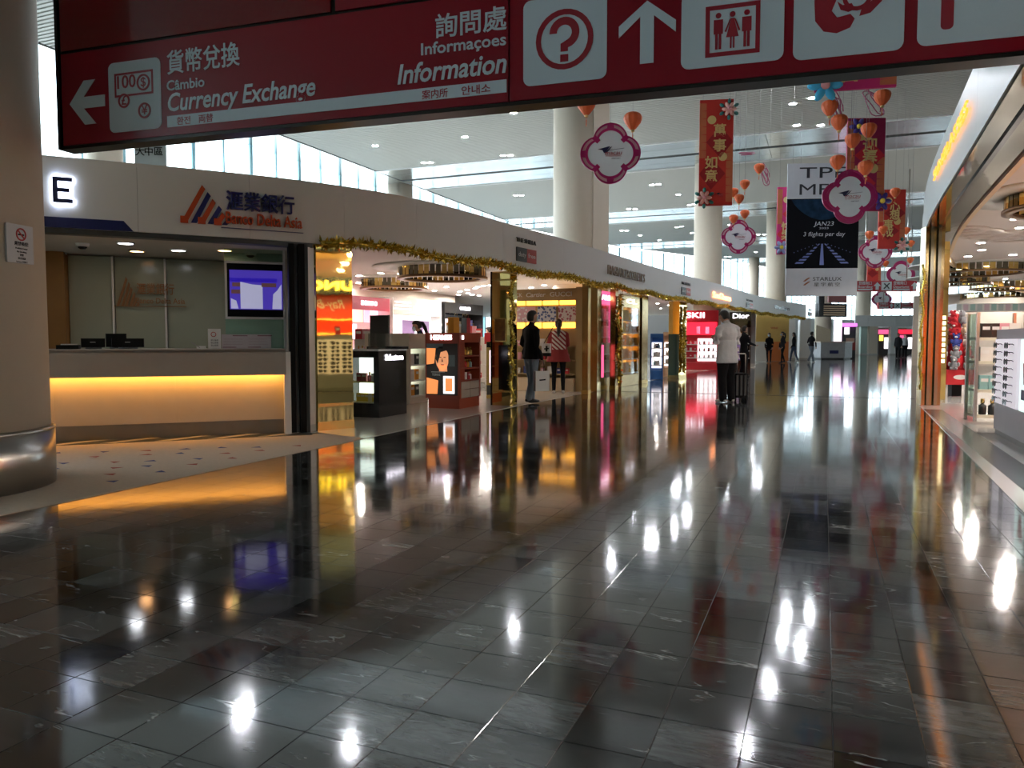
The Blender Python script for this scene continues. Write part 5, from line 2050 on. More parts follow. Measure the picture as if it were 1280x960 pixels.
# ------------------------------------------------------------------ right shop: white fascia, dark mirror soffit, gold portal
RP = Path2([(8.5, 42), (4.8, 32), (2.6, 24), (2.02, 19.6), (1.77, 16.9), (1.61, 14.2), (1.46, 10), (1.28, 5), (1.17, 2)], 8)
RZ0, RZ1 = 3.33, 4.2
rtrim = sroot('trim_2')
s = 0.0
while s < RP.len - 0.2:
    e = min(s + 2.4, RP.len)
    obj('panel', strip(RP, s + 0.003, e - 0.003, RZ0, RZ1, 0.0, -0.12), M_fasciaw, rtrim)
    s = e
obj('mirror_soffit', strip(RP, 0, RP.len, RZ0 - 0.03, RZ0 + 0.02, -0.02, -0.55, 60), M_darkmir, rtrim)
obj('soffit_groove', strip(RP, 0, RP.len, RZ0 - 0.06, RZ0 - 0.028, -0.22, -0.27, 60), M_gloss, rtrim)
obj('soffit_trim', strip(RP, 0, RP.len, RZ0 - 0.07, RZ0 + 0.09, -0.55, -0.62, 60), mat('cream_trim', (0.75, 0.55, 0.32), 0.4), rtrim)
rp_pts = [RP.at(k * RP.len / 30) - Vector((RP.tan(k * RP.len / 30).y, -RP.tan(k * RP.len / 30).x, 0)) * 0.6 for k in range(31)]
q = MB()
q.prism([(p_.x, p_.y) for p_ in rp_pts] + [(14, 2), (14, 42)], RZ0 + 0.06, RZ0 + 0.16)
M_rceil = mat('shop_ceiling_pink', (0.70, 0.62, 0.58), 0.5, var=0.02)
struct(obj('ceiling_shop_right', q, M_rceil))
RCZ = RZ0 + 0.06
# shallow raised waves in the shop ceiling
wv = sroot('ceiling_waves')
for k in range(5):
    g = W(1195 + k * 18, 300, 15.2 + 0.3 * k)
    q = MB()
    q.lathe([(0.42, -0.03), (0.50, -0.045), (0.58, -0.03), (0.58, 0.0), (0.42, 0.0)], 32)
    obj('wave_ring', q, M_rceil, wv, (g.x, g.y, RCZ))
q = MB()
q.box(13.9, 14.1, 2, 42, 0, RCZ)
q.box(4, 14, 41.9, 42.1, 0, RCZ)
struct(obj('wall_shop_right', q, mat('warm_wall', (0.62, 0.54, 0.46), 0.6)))

# lit lettering on the fascia
M_lgold = light_mat('letters_gold', (1.0, 0.36, 0.04), 0.9)
fr_y0, fr_y1 = 14.0, 9.8
cm_ = Frame((1.10 + 0.0355 * 11.9 - 0.03, 11.9), -90 - 2.0)
t = thing('lit_lettering', 'glowing gold lettering on the white fascia of the right hand shop', 'sign', (cm_.o.x, cm_.o.y, 0), cm_.deg)
text('SUNGLASSES', 0.23, M_lgold, t, 0, 3.80, -0.005, w=4.0, bold=0.005, ext=0.012)

# gold portal pillar
M_bronzem = mat('portal_bronze', (0.40, 0.33, 0.17), 0.16, metal=1.0, var=0.25, scale=5)
M_steelg = mat('portal_grey', (0.34, 0.34, 0.27), 0.2, metal=0.9, var=0.15, scale=5)
t = thing('gold_portal_pillar', 'tall portal of gold and grey mirror strips at the right hand shop', 'pillar', (1.86, 15.95, 0), 12)
for k, (x0, x1, y0, mm) in enumerate(((-0.16, -0.09, 0.05, M_bronzem), (-0.085, -0.03, 0.0, M_steelg), (-0.025, 0.03, 0.04, M_bronzem), (0.035, 0.09, -0.02, M_steelg), (0.095, 0.16, 0.03, M_bronzem))):
    q = MB()
    q.box(x0, x1, y0, 0.32, 0.004, RZ0 - 0.03)
    obj('mirror_strip', q, mm, t)
garland('tinsel_garland', 'gold tinsel strand on the right hand shop portal', [(1.66 + 0.02 * math.sin(k), 15.86, 0.3 + 0.1 * k) for k in range(24)], 0.06, 500, 77)
t = thing('lit_column_sign', 'narrow gold column sign with glowing cream strips behind the portal', 'sign', (2.18, 17.6, 0), 15)
q = MB()
q.box(-0.13, 0.13, 0, 0.2, 0.004, 3.2)
obj('column_body', q, M_gold, t)
for k in range(9):
    plain_plate(t, -0.09, 0.09, 0.75 + k * 0.11, 0.75 + k * 0.11 + 0.075, 0.0, 0.015, light_mat('cream_glow', (1.0, 0.78, 0.40), 1.6), 'glowing_bar')

# drums and lamps
for (px, py, r, lab) in ((1350, 253, 0.95, 'large gold slatted drum in the ceiling above the sunglasses island'), (1222, 338, 1.25, 'gold slatted drum deeper in the right hand shop ceiling'), (1195, 352, 1.0, 'small gold slatted drum near the column sign'), (1262, 358, 1.3, 'gold slatted drum far back in the right hand shop'), (1250, 371, 1.6, 'wide gold slatted drum at the back of the right hand shop')):
    g = G(px, py, RCZ - 0.15)
    drum(g, r, lab, RCZ, 0.26)
lp = []
for (px, py) in ((1270, 273), (1276, 284), (1255, 295), (1226, 303), (1227, 312), (1266, 318), (1210, 320), (1275, 325), (1219, 349), (1220, 354), (1257, 348), (1254, 352), (1242, 357), (1255, 356), (1252, 362), (1223, 368), (1229, 372), (1241, 366), (1258, 369), (1271, 366), (1215, 376), (1268, 370), (1238, 375)):
    g = G(px, py, RCZ)
    lp.append((g.x, g.y))
for i in range(4):
    for j in range(3):
        lp.append((3.2 + j * 2.2, 5.2 + i * 2.1))
lp2 = []
for a_ in lp:
    if all((a_[0] - b_[0]) ** 2 + (a_[1] - b_[1]) ** 2 > 0.10 for b_ in lp2) and a_[0] < 13.8 and a_[1] < 41.5:
        lp2.append(a_)
lamp_set(lp2, RCZ, M_lampc, 'small round white downlight in the ceiling of the right hand shop', 'right shop downlights', 0.085)

# ------------------------------------------------------------------ sunglasses island
M_isl = mat('island_white', (0.48, 0.48, 0.50), 0.3)
IX = 2.06
t = thing('sunglasses_island', 'white island unit with glowing sunglasses panels beside the entrance', 'display unit', (IX, 10.0, 0), -90)
# local x runs towards the camera side (-Y), local y into the shop
q = MB()
q.box(-1.5, 1.6, 0.0, 1.2, 0.07, 1.34, bev=0.03)
obj('body', q, M_isl, t)
q = MB()
q.box(-1.48, 1.58, 0.02, 1.2, 0.004, 0.07)
obj('plinth', q, M_grey, t)
M_glowp = light_mat('panel_glow', (0.80, 0.74, 0.80), 0.35)
M_glowc = light_mat('panel_glow_cyan', (0.70, 0.86, 0.82), 0.6)
SGP = []
for (x0, x1, mm, kind) in ((-1.36, -0.14, M_glowp, 2), (0.0, 0.55, M_glowc, 0), (0.65, 1.5, M_glowp, 3)):
    plain_plate(t, x0, x1, 0.42, 1.22, 0.0, 0.03, mm, 'light_panel')
    if kind:
        SGP.append((x0, x1, kind))
q = MB()
q.plate([(0.15, 0.95), (0.4, 1.0), (0.3, 0.7), (0.2, 0.72)], -0.03, 0.004)
obj('poster_print', q, M_red, t)
q = MB()
q.plate([(0.1, 0.55), (0.45, 0.55), (0.45, 0.66), (0.1, 0.66)], -0.03, 0.004)
obj('poster_print', q, M_navy, t)
M_lens = mat('sun_lens', (0.02, 0.018, 0.02), 0.1)
q = MB()
for sg in (-1, 1):
    q.plate(circ(sg * 0.038, 0, 0.031, 14, rz=0.026), -0.02, 0.004, 0)
    q.tube([(sg * 0.068, -0.02, 0.012), (sg * 0.072, 0.03, 0.012), (sg * 0.07, 0.07, -0.005)], 0.0035, 5, 1)
q.tube([(-0.012, -0.022, 0.008), (0, -0.025, 0.014), (0.012, -0.022, 0.008)], 0.004, 5, 1)
sgm = q.mesh('sunglasses', [M_lens, M_black])
IFr = Frame((IX, 10.0), -90)
for (x0, x1, nc) in SGP:
    for r_ in range(8):
        for c_ in range(nc):
            x = x0 + (x1 - x0) * (c_ + 0.5) / nc
            p_ = IFr.world(x, -0.07, 0.48 + r_ * 0.095)
            o = link('sunglasses', sgm, None, p_, (0, 0, IFr.r))
            o.scale = (1.5, 0.8, 1.4)
            tag(o, 'dark sunglasses hung on the glowing panel of the white island', 'sunglasses', 'sunglasses on the island panels')
# boxes on top
stock(IFr, -1.3, 1.2, 0.3, 1.341, 6, ('bag', 'carton'), (PR, PT, PR, PA), 'on top of the white sunglasses island', 'boxes on the sunglasses island', True)

# red cabinet with yellow lettering deeper in (it shows in the gold pillar)
CFr = Frame((4.6, 9.2), -90)
t = thing('sunglasses_cabinet_offscreen', 'red wall cabinet with amber shelves and yellow sunglasses lettering', 'cabinet', (4.6, 9.2, 0), -90)
q = MB()
q.box(-2.2, 2.2, 0.35, 0.45, 0.004, 2.9)
obj('back_panel', q, mat('cabinet_red', (0.60, 0.05, 0.02), 0.35), t)
q = MB()
q.box(-2.2, 2.2, 0.0, 0.35, 2.45, 2.9)
obj('header', q, M_gloss, t)
text('SUNGLASSES', 0.34, light_mat('letters_yellow', (1.0, 0.85, 0.10), 4.0), t, 0.95, 2.67, -0.012, w=3.2, bold=0.03, ext=0.01, name='lettering_offscreen')
text('Ray-Ban', 0.34, mat('script_silver', (0.7, 0.62, 0.55), 0.3), t, 0.35, 2.20, 0.335, w=1.0, shear=0.35, ext=0.01)
for zz in (0.6, 1.0, 1.4, 1.8):
    q = MB()
    q.box(-2.2, 2.2, 0.05, 0.35, zz - 0.03, zz)
    obj('shelf_offscreen', q, M_laborow, t)

# open shelf stand with white boxes
SFm = Frame((2.10, 13.05), 8)
t = thing('shelf_stand', 'grey open shelf stand with cream shelves and white bottles by the entrance', 'shelf', (2.10, 13.05, 0), 8)
q = MB()
for (x, y) in ((0, 0), (0.62, 0), (0, 0.42), (0.62, 0.42)):
    q.box(x - 0.02, x + 0.02, y - 0.02, y + 0.02, 0.004, 1.62)
obj('post', q, M_steel, t)
q = MB()
q.box(0.0, 0.03, 0.02, 0.40, 0.1, 1.6)
obj('side_glass', q, M_green, t)
for zz in (0.10, 0.48, 0.90, 1.25):
    q = MB()
    q.box(0.02, 0.60, -0.02, 0.42, zz - 0.045, zz)
    obj('shelf', q, mat('shelf_cream', (0.70, 0.66, 0.52), 0.4), t)
for zz, cols, kk in ((0.10, (PB,), ('bottle',)), (0.48, (PW, PT), ('carton',)), (0.90, (PW, PB), ('carton',)), (1.25, (PPK, PW, PB), ('carton',))):
    stock(SFm, 0.06, 0.56, 0.08, zz, 4, kk, cols, 'on the grey open shelf stand', 'stock of the grey shelf stand', True)

# hanging striped canopy
g = W(1248, 384, 24)
t = thing('striped_canopy', 'suspended pale striped canopy board in the right hand shop', 'canopy', (g.x, g.y, 0), 10)
zc = g.z
M_st = [mat('stripe_a', (0.55, 0.62, 0.62), 0.4), mat('stripe_b', (0.70, 0.55, 0.62), 0.4), mat('stripe_c', (0.40, 0.62, 0.58), 0.4)]
q = MB()
q.box(-1.2, 2.0, 0.0, 0.8, zc - 0.12, zc + 0.12)
obj('board', q, M_white, t)
for k in range(16):
    plain_plate(t, -1.2 + k * 0.2, -1.2 + k * 0.2 + 0.14, zc - 0.1, zc + 0.1, 0.0, 0.01, M_st[k % 3], 'stripe')
for x in (-1.0, 1.8):
    q = MB()
    q.cyl((x, 0.4, zc + 0.1), 0.012, RCZ - zc - 0.1, 8)
    obj('hanger_rod', q, M_steel, t)

# plush toys on a red bin
g = G(1193, 495)
t = thing('toy_bin', 'red bin on black foot carrying a heap of plush toys', 'bin', (g.x, g.y, 0), 15)
q = MB()
q.box(-0.30, 0.30, -0.25, 0.25, 0.26, 0.58, bev=0.03)
obj('bin_body', q, M_red, t)
q = MB()
q.box(-0.10, 0.10, -0.1, 0.1, 0.004, 0.26)
obj('foot', q, M_black, t)
q = MB()
q.plate(circ(0.0, 0.42, 0.14, 20, rz=0.05), -0.25, 0.004)
obj('white_label', q, M_white, t)
q = MB()
for k in range(4):
    q.cyl((0, 0, 0.58 + 0.3 * k), 0.24 - 0.05 * k, 0.3, 14, r2=0.19 - 0.05 * k)
obj('tier_cone', q, M_red, t)
toy_cols = [('red', (0.5, 0.02, 0.03)), ('white', (0.75, 0.72, 0.68)), ('brown', (0.35, 0.18, 0.08)), ('blue', (0.05, 0.07, 0.3)), ('cream', (0.66, 0.5, 0.35)), ('grey', (0.3, 0.3, 0.32))]
TM = {}
for nm, c in toy_cols:
    q = MB()
    q.ball((0, 0, 0.09), (0.085, 0.075, 0.09), 10)
    q.ball((0, -0.01, 0.22), (0.07, 0.065, 0.065), 10)
    for sg in (-1, 1):
        q.ball((sg * 0.055, 0, 0.275), 0.026, 8)
        q.ball((sg * 0.085, -0.03, 0.12), (0.03, 0.03, 0.05), 8)
        q.ball((sg * 0.05, -0.07, 0.03), (0.03, 0.045, 0.03), 8)
    q.ball((0, -0.07, 0.21), (0.03, 0.025, 0.022), 8, 1)
    TM[nm] = q.mesh('plush_toy', [mat('plush_' + nm, c, 0.95, bump=0.4, bscale=120), M_white])
rr = random.Random(5)
for lvl in range(5):
    n = 7 - lvl
    for i in range(n):
        a_ = 2 * PI * i / n + lvl * 0.4
        nm = toy_cols[rr.randrange(6)][0]
        r_ = 0.30 - 0.05 * lvl
        o = link('plush_toy', TM[nm], None, (g.x + r_ * math.cos(a_), g.y + r_ * math.sin(a_), 0.58 + lvl * 0.245), (0, 0, a_ + PI / 2))
        tag(o, '%s plush toy in the heap on the red bin' % nm, 'plush toy', 'plush toys on the red bin')
# ------------------------------------------------------------------ hanging festival decorations
M_lant = mat('lantern_orange', (0.72, 0.13, 0.03), 0.55, var=0.12, scale=8)
M_mag = mat('frame_magenta', (0.38, 0.01, 0.12), 0.35)
M_palep = mat('panel_palepink', (0.66, 0.45, 0.48), 0.4)
M_qw = mat('quatre_white', (0.72, 0.79, 0.82), 0.3)
M_wing = mat('wing_navy', (0.012, 0.016, 0.06), 0.4)
M_macr = mat('mac_red', (0.45, 0.10, 0.12), 0.5)
M_gstr = mat('gold_print', (0.72, 0.55, 0.22), 0.4, metal=0.2)


def wire(par, x, z, z_top, y=0.0):
    q_ = MB()
    q_.cyl((x, y, z), 0.004, z_top - z, 5)
    return obj('hanging_wire', q_, M_grey, par)


# lantern: ribbed teardrop
def lantern_protos():
    q_ = MB()
    prof = [(0.03, 0.0), (0.05, 0.02), (0.085, 0.07), (0.125, 0.14), (0.148, 0.21), (0.150, 0.26), (0.132, 0.31), (0.095, 0.345), (0.045, 0.362)]
    n = 24
    vs, fs = [], []
    for r, z in prof:
        for i in range(n):
            a_ = 2 * PI * i / n
            rr_ = 1.08 * r * (1.0 + (0.035 if i % 2 else -0.02))
            vs.append((rr_ * math.cos(a_), rr_ * math.sin(a_), z * 0.88))
    for k in range(len(prof) - 1):
        for i in range(n):
            j = (i + 1) % n
            fs.append((k * n + i, k * n + j, (k + 1) * n + j, (k + 1) * n + i))
    fs.append(tuple((len(prof) - 1) * n + i for i in range(n)))
    fs.append(tuple(range(n))[::-1])
    q_.add(vs, fs, 0, False)
    body = q_.mesh('paper_body', M_lant)
    q_ = MB()
    q_.lathe([(0.028, -0.035), (0.036, -0.03), (0.036, 0.004), (0.028, 0.006)], 12)
    cap = q_.mesh('gold_cap', M_gstr)
    q_ = MB()
    q_.lathe([(0.004, -0.035), (0.004, -0.07), (0.009, -0.08), (0.010, -0.16), (0.006, -0.19)], 8)
    tas = q_.mesh('tassel', M_lant)
    return body, cap, tas


LB, LC, LT = lantern_protos()
lant = [(733, 131, 13.5, 1.0), (791, 150, 14, 1.0), (1103, 121, 15, 0.95), (1037, 134, 15, 0.95), (1049, 152, 15, 0.95), (1086, 162, 16, 0.95), (1066, 175, 16, 0.95), (1047, 202, 16, 0.95), (1082, 209, 15.3, 0.9),
        (949, 210, 22, 0.9), (931, 230, 22, 0.85), (917, 240, 22.5, 0.85), (924, 248, 22, 0.85), (917, 273, 24, 0.85), (931, 267, 24, 0.85), (1119, 240, 22, 0.85), (1087, 293, 24, 0.8), (1104, 287, 23.5, 0.8), (1133, 288, 26, 0.75), (1139, 304, 28, 0.75), (1107, 329, 29, 0.75), (1138, 325, 30, 0.75)]
LWHERE = ['half hidden by the sign before the thick column', 'above the large quatrefoil sign'] + ['hanging around the crimson couplet banner'] * 7 + ['hanging beside the tall red couplet banner'] * 4 + ['above the quatrefoil sign beyond the red banner'] * 2 + ['atop the small orange couplet banner'] + ['around the small orange couplet banner'] * 3 + ['hanging above the far red direction signs'] * 3
for li, (px, py, d, s_) in enumerate(lant):
    p_ = W(px, py, d)
    t = thing('paper_lantern', 'orange ribbed paper lantern with gold cap ' + LWHERE[li], 'lantern', (p_.x, p_.y, p_.z - 0.18 * s_), 0, 'orange lanterns under the ceiling')
    for nm, me in (('paper_body', LB), ('gold_cap', LC), ('tassel', LT)):
        o = link(nm, me, t)
        o.scale = (s_, s_, s_)
    wire(t, 0, 0.31 * s_, HC + 0.02 - (p_.z - 0.18 * s_))


def quat(R, n=64, rot=0.0):
    """outline of four overlapping discs"""
    out = []
    c, r = 0.43, 0.57
    for i in range(n):
        th = 2 * PI * i / n
        ph = (th + PI / 4) % (PI / 2) - PI / 4
        rad = c * math.cos(ph) + math.sqrt(max(0, r * r - (c * math.sin(ph)) ** 2))
        out.append((R * rad * math.cos(th), R * rad * math.sin(th)))
    return out


def airport_logo(par, cx, cz, s, y):
    q_ = MB()
    P_ = lambda pts: [(cx + a_ * s, cz + b_ * s) for a_, b_ in pts]
    q_.plate(P_([(-0.50, 0.18), (-0.02, 0.30), (0.02, 0.28), (-0.20, 0.03), (-0.24, 0.03), (-0.30, 0.14)]), y, 0.003)
    q_.plate(P_([(-0.22, 0.02), (-0.12, 0.02), (0.12, 0.30), (0.04, 0.26)]), y, 0.004)
    q_.plate(P_([(-0.05, 0.125), (0.62, 0.20), (0.62, 0.212), (-0.05, 0.14)]), y, 0.003)
    obj('wing_mark', q_, M_wing, par)
    text('macau', 0.26 * s, M_macr, par, cx + 0.16 * s, cz + 0.02 * s, y - 0.003, w=0.72 * s, shear=0.15, ext=0.002)
    text('INTERNATIONAL', 0.07 * s, M_macr, par, cx + 0.16 * s, cz - 0.11 * s, y - 0.003, w=0.66 * s, ext=0.001)
    text('AIRPORT', 0.07 * s, M_wing, par, cx + 0.28 * s, cz - 0.22 * s, y - 0.003, w=0.38 * s, ext=0.001)


def quatrefoil(px, py, wpx, d, label, rot=16, backing=False):
    p_ = W(px, py, d)
    R = wpx * d / FPX / 2
    t_ = thing('quatrefoil_sign', label, 'hanging sign', (p_.x, p_.y, p_.z), rot)
    q_ = MB()
    q_.ringplate(quat(R), quat(R * 0.94), 0.02, 0.04)
    obj('outer_rim', q_, M_mag, t_)
    q_ = MB()
    q_.ringplate(quat(R * 0.84), quat(R * 0.75), 0.02, 0.04)
    obj('inner_rim', q_, M_mag, t_)
    for k in range(4):
        q_ = MB()
        a0 = k * PI / 2
        for (h1, h2, sgn) in ((0.10, 0.16, 0),):
            pl_ = []
            for (rr_, aa) in ((0.79, -h2), (0.97, -h1), (0.985, 0), (0.97, h1), (0.79, h2)):
                pl_.append((R * rr_ * math.cos(a0 + aa), R * rr_ * math.sin(a0 + aa)))
            q_.plate(pl_, 0.02, 0.038)
        obj('spoke', q_, M_mag, t_)
        q_ = MB()
        a1 = a0 + PI / 4
        k1 = quat(1.0, 8)[1]
        rc = math.hypot(*k1)
        q_.plate([(R * rc * 0.70 * math.cos(a1 - 0.14), R * rc * 0.70 * math.sin(a1 - 0.14)), (R * rc * 1.0 * math.cos(a1 - 0.1), R * rc * 1.0 * math.sin(a1 - 0.1)), (R * rc * 1.0 * math.cos(a1 + 0.1), R * rc * 1.0 * math.sin(a1 + 0.1)), (R * rc * 0.70 * math.cos(a1 + 0.14), R * rc * 0.70 * math.sin(a1 + 0.14))], 0.02, 0.038)
        obj('spoke', q_, M_mag, t_)
    q_ = MB()
    q_.ringplate(quat(R * 0.95), quat(R * 0.83), 0.01, 0.012)
    obj('petal_panel', q_, M_palep if not backing else M_mag, t_)
    q_ = MB()
    q_.plate(quat(R * 0.78), 0.012, 0.026)
    wf_ = obj('white_face', q_, M_qw, t_)
    airport_logo(wf_, -0.03 * R, 0.0, R * 0.78, -0.016)
    wire(t_, 0, R * 0.98, HC + 0.02 - p_.z)
    return t_


quatrefoil(763, 192, 74, 14, 'large white quatrefoil airport sign in magenta frame before the thick column')
quatrefoil(923, 296, 42, 25, 'white quatrefoil airport sign in magenta frame below the two lanterns')
quatrefoil(1062, 246, 66, 17, 'white quatrefoil airport sign overlapping the airline banner', 16, True)
quatrefoil(1094, 315, 40, 26, 'small white quatrefoil airport sign below the red wish banner')
quatrefoil(1126, 343, 34, 39, 'white quatrefoil airport sign above the far red direction sign', 16, True)
quatrefoil(1102, 374, 24, 54, 'tiny white quatrefoil airport sign between the far direction signs')


def flower(par0, cx, cz, r, mp, mc, mo, y, npet=6, leaf=None):
    q_ = MB()
    q_.ball((cx, y - 0.07, cz), (0.28 * r, 0.05, 0.28 * r), 10)
    par = obj('flower_centre', q_, mc, par0)
    if leaf:
        for k in range(6):
            a_ = 2 * PI * k / 6 + 0.5
            q_ = MB()
            q_.M = Matrix.Translation((cx + 1.12 * r * math.cos(a_), y, cz + 1.12 * r * math.sin(a_))) @ Matrix.Rotation(-a_, 4, 'Y')
            q_.ball((0, 0, 0), (0.36 * r, 0.05, 0.24 * r), 10)
            obj('leaf', q_, leaf, par)
    for k in range(npet):
        a_ = 2 * PI * k / npet
        q_ = MB()
        q_.M = Matrix.Translation((cx + 0.55 * r * math.cos(a_), y - 0.03, cz + 0.55 * r * math.sin(a_))) @ Matrix.Rotation(-a_, 4, 'Y')
        q_.ball((0, 0, 0), (0.48 * r, 0.045, 0.26 * r), 10)
        obj('petal', q_, mp, par)


M_bred = mat('banner_red', (0.55, 0.03, 0.02), 0.6, bump=0.05, bscale=20)
M_bdark = mat('banner_dark', (0.32, 0.008, 0.012), 0.6)
M_bora = mat('banner_orange', (0.55, 0.15, 0.06), 0.6)
M_bmag = mat('banner_magenta', (0.34, 0.008, 0.07), 0.6)
M_bpink = mat('banner_pink', (0.60, 0.02, 0.16), 0.6)
M_bbrt = mat('banner_bright', (0.62, 0.02, 0.04), 0.6)
M_pet = mat('petal_peach', (0.80, 0.42, 0.36), 0.5)
M_petc = mat('petal_pinkc', (0.72, 0.30, 0.32), 0.5)
M_leaf = mat('leaf_teal', (0.04, 0.22, 0.19), 0.5)
M_purp = mat('petal_purple', (0.06, 0.03, 0.24), 0.5)
M_yel = mat('flower_yellow', (0.75, 0.55, 0.05), 0.5)
M_cyan = mat('petal_cyan', (0.05, 0.42, 0.70), 0.5)
M_lil = mat('petal_lilac', (0.30, 0.32, 0.55), 0.5)


def couplet(px0, py0, px1, py1, d, rot, label, chars, m_field, m_dia, m_edge, flowers, left_first=True):
    pc = W((px0 + px1) / 2, (py0 + py1) / 2, d)
    f_ = Frame((pc.x, pc.y), rot)
    a_, b_, z0_, z1_ = f_.rect(px0, py0, px1, py1, 0)
    t_ = thing('couplet_banner', label, 'banner', (pc.x, pc.y, 0), rot)
    w = b_ - a_
    h = z1_ - z0_
    cl_ = plain_plate(t_, a_, b_, z0_, z1_, 0.03, 0.06, m_field, 'cloth')
    Y_ = -0.03
    for sg, xe in ((-1, a_), (1, b_)):
        q_ = MB()
        v0_, v1_ = (0.45, 0.97) if sg < 0 else (0.03, 0.58)
        n = 7
        for k in range(n):
            za = z0_ + h * (v0_ + (v1_ - v0_) * k / n)
            zb = z0_ + h * (v0_ + (v1_ - v0_) * (k + 1) / n)
            q_.plate([(xe, za), (xe, zb), (xe - sg * 0.20 * w, (za + zb) / 2 + 0.45 * (zb - za)), (xe - sg * 0.20 * w, (za + zb) / 2 - 0.45 * (zb - za))], Y_, 0.003)
        obj('edge_pattern', q_, m_edge, cl_)
    for k, (cx_, cz_) in enumerate(((0.62, 0.60), (0.36, 0.30))):
        q_ = MB()
        xx, zz = a_ + w * cx_, z0_ + h * cz_
        q_.plate([(xx, zz + 0.15 * h), (min(b_, xx + 0.42 * w), zz), (xx, zz - 0.15 * h), (max(a_, xx - 0.42 * w), zz)], Y_ - 0.003, 0.003)
        obj('diamond', q_, m_dia, cl_)
    for k, ch in enumerate(chars):
        xx = a_ + w * (0.60 if k < 2 else 0.36)
        zz = z0_ + h * (0.70, 0.56, 0.40, 0.27)[k]
        text(ch, 0.40 * w, M_gstr, cl_, xx, zz, Y_ - 0.008, bold=0.02, ext=0.003)
    for (cx_, cz_) in ((0.36, 0.81), (0.70, 0.46)):
        q_ = MB()
        q_.plate(circ(a_ + w * cx_, z0_ + h * cz_, 0.13 * w, 16), Y_, 0.006)
        obj('gold_disc', q_, M_gstr, cl_)
    for (cx_, cz_, r_, mp, mc, lf) in flowers:
        flower(t_, a_ + w * cx_, z0_ + h * cz_, r_ * w, mp, mc, None, Y_ - 0.03, 6, lf)
    for xx in (a_ + 0.1 * w, b_ - 0.1 * w):
        if z1_ < HC:
            wire(t_, xx, z1_, HC + 0.02)
    return t_, a_, b_, z0_, z1_, Y_


r1 = couplet(874, 125, 916, 257, 16, 14, 'tall red couplet banner with four gold characters and peach flowers', '萬事如意', M_bred, M_bdark, M_bora,
             [(0.86, 0.90, 0.22, M_pet, M_petc, M_leaf), (0.16, 0.07, 0.22, M_pet, M_petc, M_leaf)])
t, a, b, z0, z1, Y = r1
airport_logo(t, a + 0.62 * (b - a), z0 + 0.10 * (z1 - z0), 0.22 * (b - a), Y - 0.004)
couplet(1058, 148, 1105, 264, 17.6, 20, 'crimson couplet banner with purple flowers beside the airline banner', '迎春接福', M_bmag, M_bbrt, M_bora,
        [(0.25, 0.90, 0.24, M_purp, M_yel, None), (0.92, 0.10, 0.26, M_purp, M_yel, None)])
couplet(1098, 237, 1131, 311, 24, 20, 'small orange red couplet banner beneath the purple flower', '心想事成', M_bred, M_bdark, M_bora,
        [(0.88, 0.05, 0.22, M_pet, M_petc, M_leaf)])
couplet(971, 234, 1003, 318, 23.2, 20, 'pink couplet banner half behind the airline banner', '新年快樂', M_bpink, M_bbrt, M_bora,
        [(0.16, 0.10, 0.28, M_lil, M_yel, None)])
couplet(1019, 20, 1121, 112, 12, 10, 'bright pink banner with blue flower hanging above the other banners', '恭賀新禧', M_bpink, M_bmag, M_bora,
        [(0.12, 0.06, 0.22, M_cyan, M_petc, None)])
couplet(1084, 318, 1101, 352, 31, 20, 'tiny orange couplet banner below the small quatrefoil sign', '大吉', M_bred, M_bdark, M_bora, [])

# ------------------------------------------------------------------ airline banner
pc = W(1029, 287, 22)
AF = Frame((pc.x, pc.y), 18)
a, b, z0, z1 = AF.rect(983, 204, 1073, 370, 0)
t = thing('airline_banner', 'tall black and white airline banner with runway lights and blue planet', 'banner', (pc.x, pc.y, 0), 18)
M_bw = mat('banner_white', (0.66, 0.70, 0.76), 0.5)
M_bk = mat('banner_black', (0.006, 0.007, 0.010), 0.6, spec=0.1)
M_ink2 = mat('banner_ink', (0.03, 0.035, 0.045), 0.5)
h = z1 - z0
w = b - a
cl = plain_plate(t, a, b, z0, z1, 0.02, 0.03, M_bw, 'cloth')
df = plain_plate(t, a, b, z0 + 0.21 * h, z0 + 0.735 * h, -0.01, 0.004, M_bk, 'dark_field')
text('TPE', 0.44, M_ink2, cl, a + 0.50 * w, z0 + 0.925 * h, -0.013, w=0.66 * w, ext=0.002)
text('MFM', 0.44, M_ink2, cl, a + 0.50 * w, z0 + 0.80 * h, -0.013, w=0.66 * w, ext=0.002)
m = mat('planet_blue', (0.02, 0.05, 0.12), 0.4, emit=0.0)
q = MB()
zz0 = z0 + 0.73 * h
arc = [(a + w * (0.06 + 0.88 * k / 20), zz0 - 0.155 * h * math.sin(PI * k / 20) ** 0.75) for k in range(21)]
q.plate(arc, -0.014, 0.003)
obj('planet', q, mat('planet', (0.012, 0.035, 0.075), 0.6, var=0.9, scale=5, spec=0.1), df)
text('JAN23', 0.17, M_bw, df, a + 0.52 * w, z0 + 0.545 * h, -0.016, w=0.28 * w, ext=0.002, shear=0.2)
text('2023', 0.07, M_bw, df, a + 0.52 * w, z0 + 0.512 * h, -0.016, w=0.13 * w, ext=0.002)
text('3 flights per day', 0.17, M_bw, df, a + 0.52 * w, z0 + 0.467 * h, -0.016, w=0.58 * w, ext=0.002, shear=0.15)
q = MB()
M_rw = mat('runway_blue', (0.20, 0.26, 0.62), 0.4)
xc = a + 0.50 * w
zt, zb = z0 + 0.395 * h, z0 + 0.235 * h
q.plate([(xc - 0.012 * w, zt), (xc + 0.012 * w, zt), (xc + 0.03 * w, zb), (xc - 0.03 * w, zb)], -0.014, 0.003)
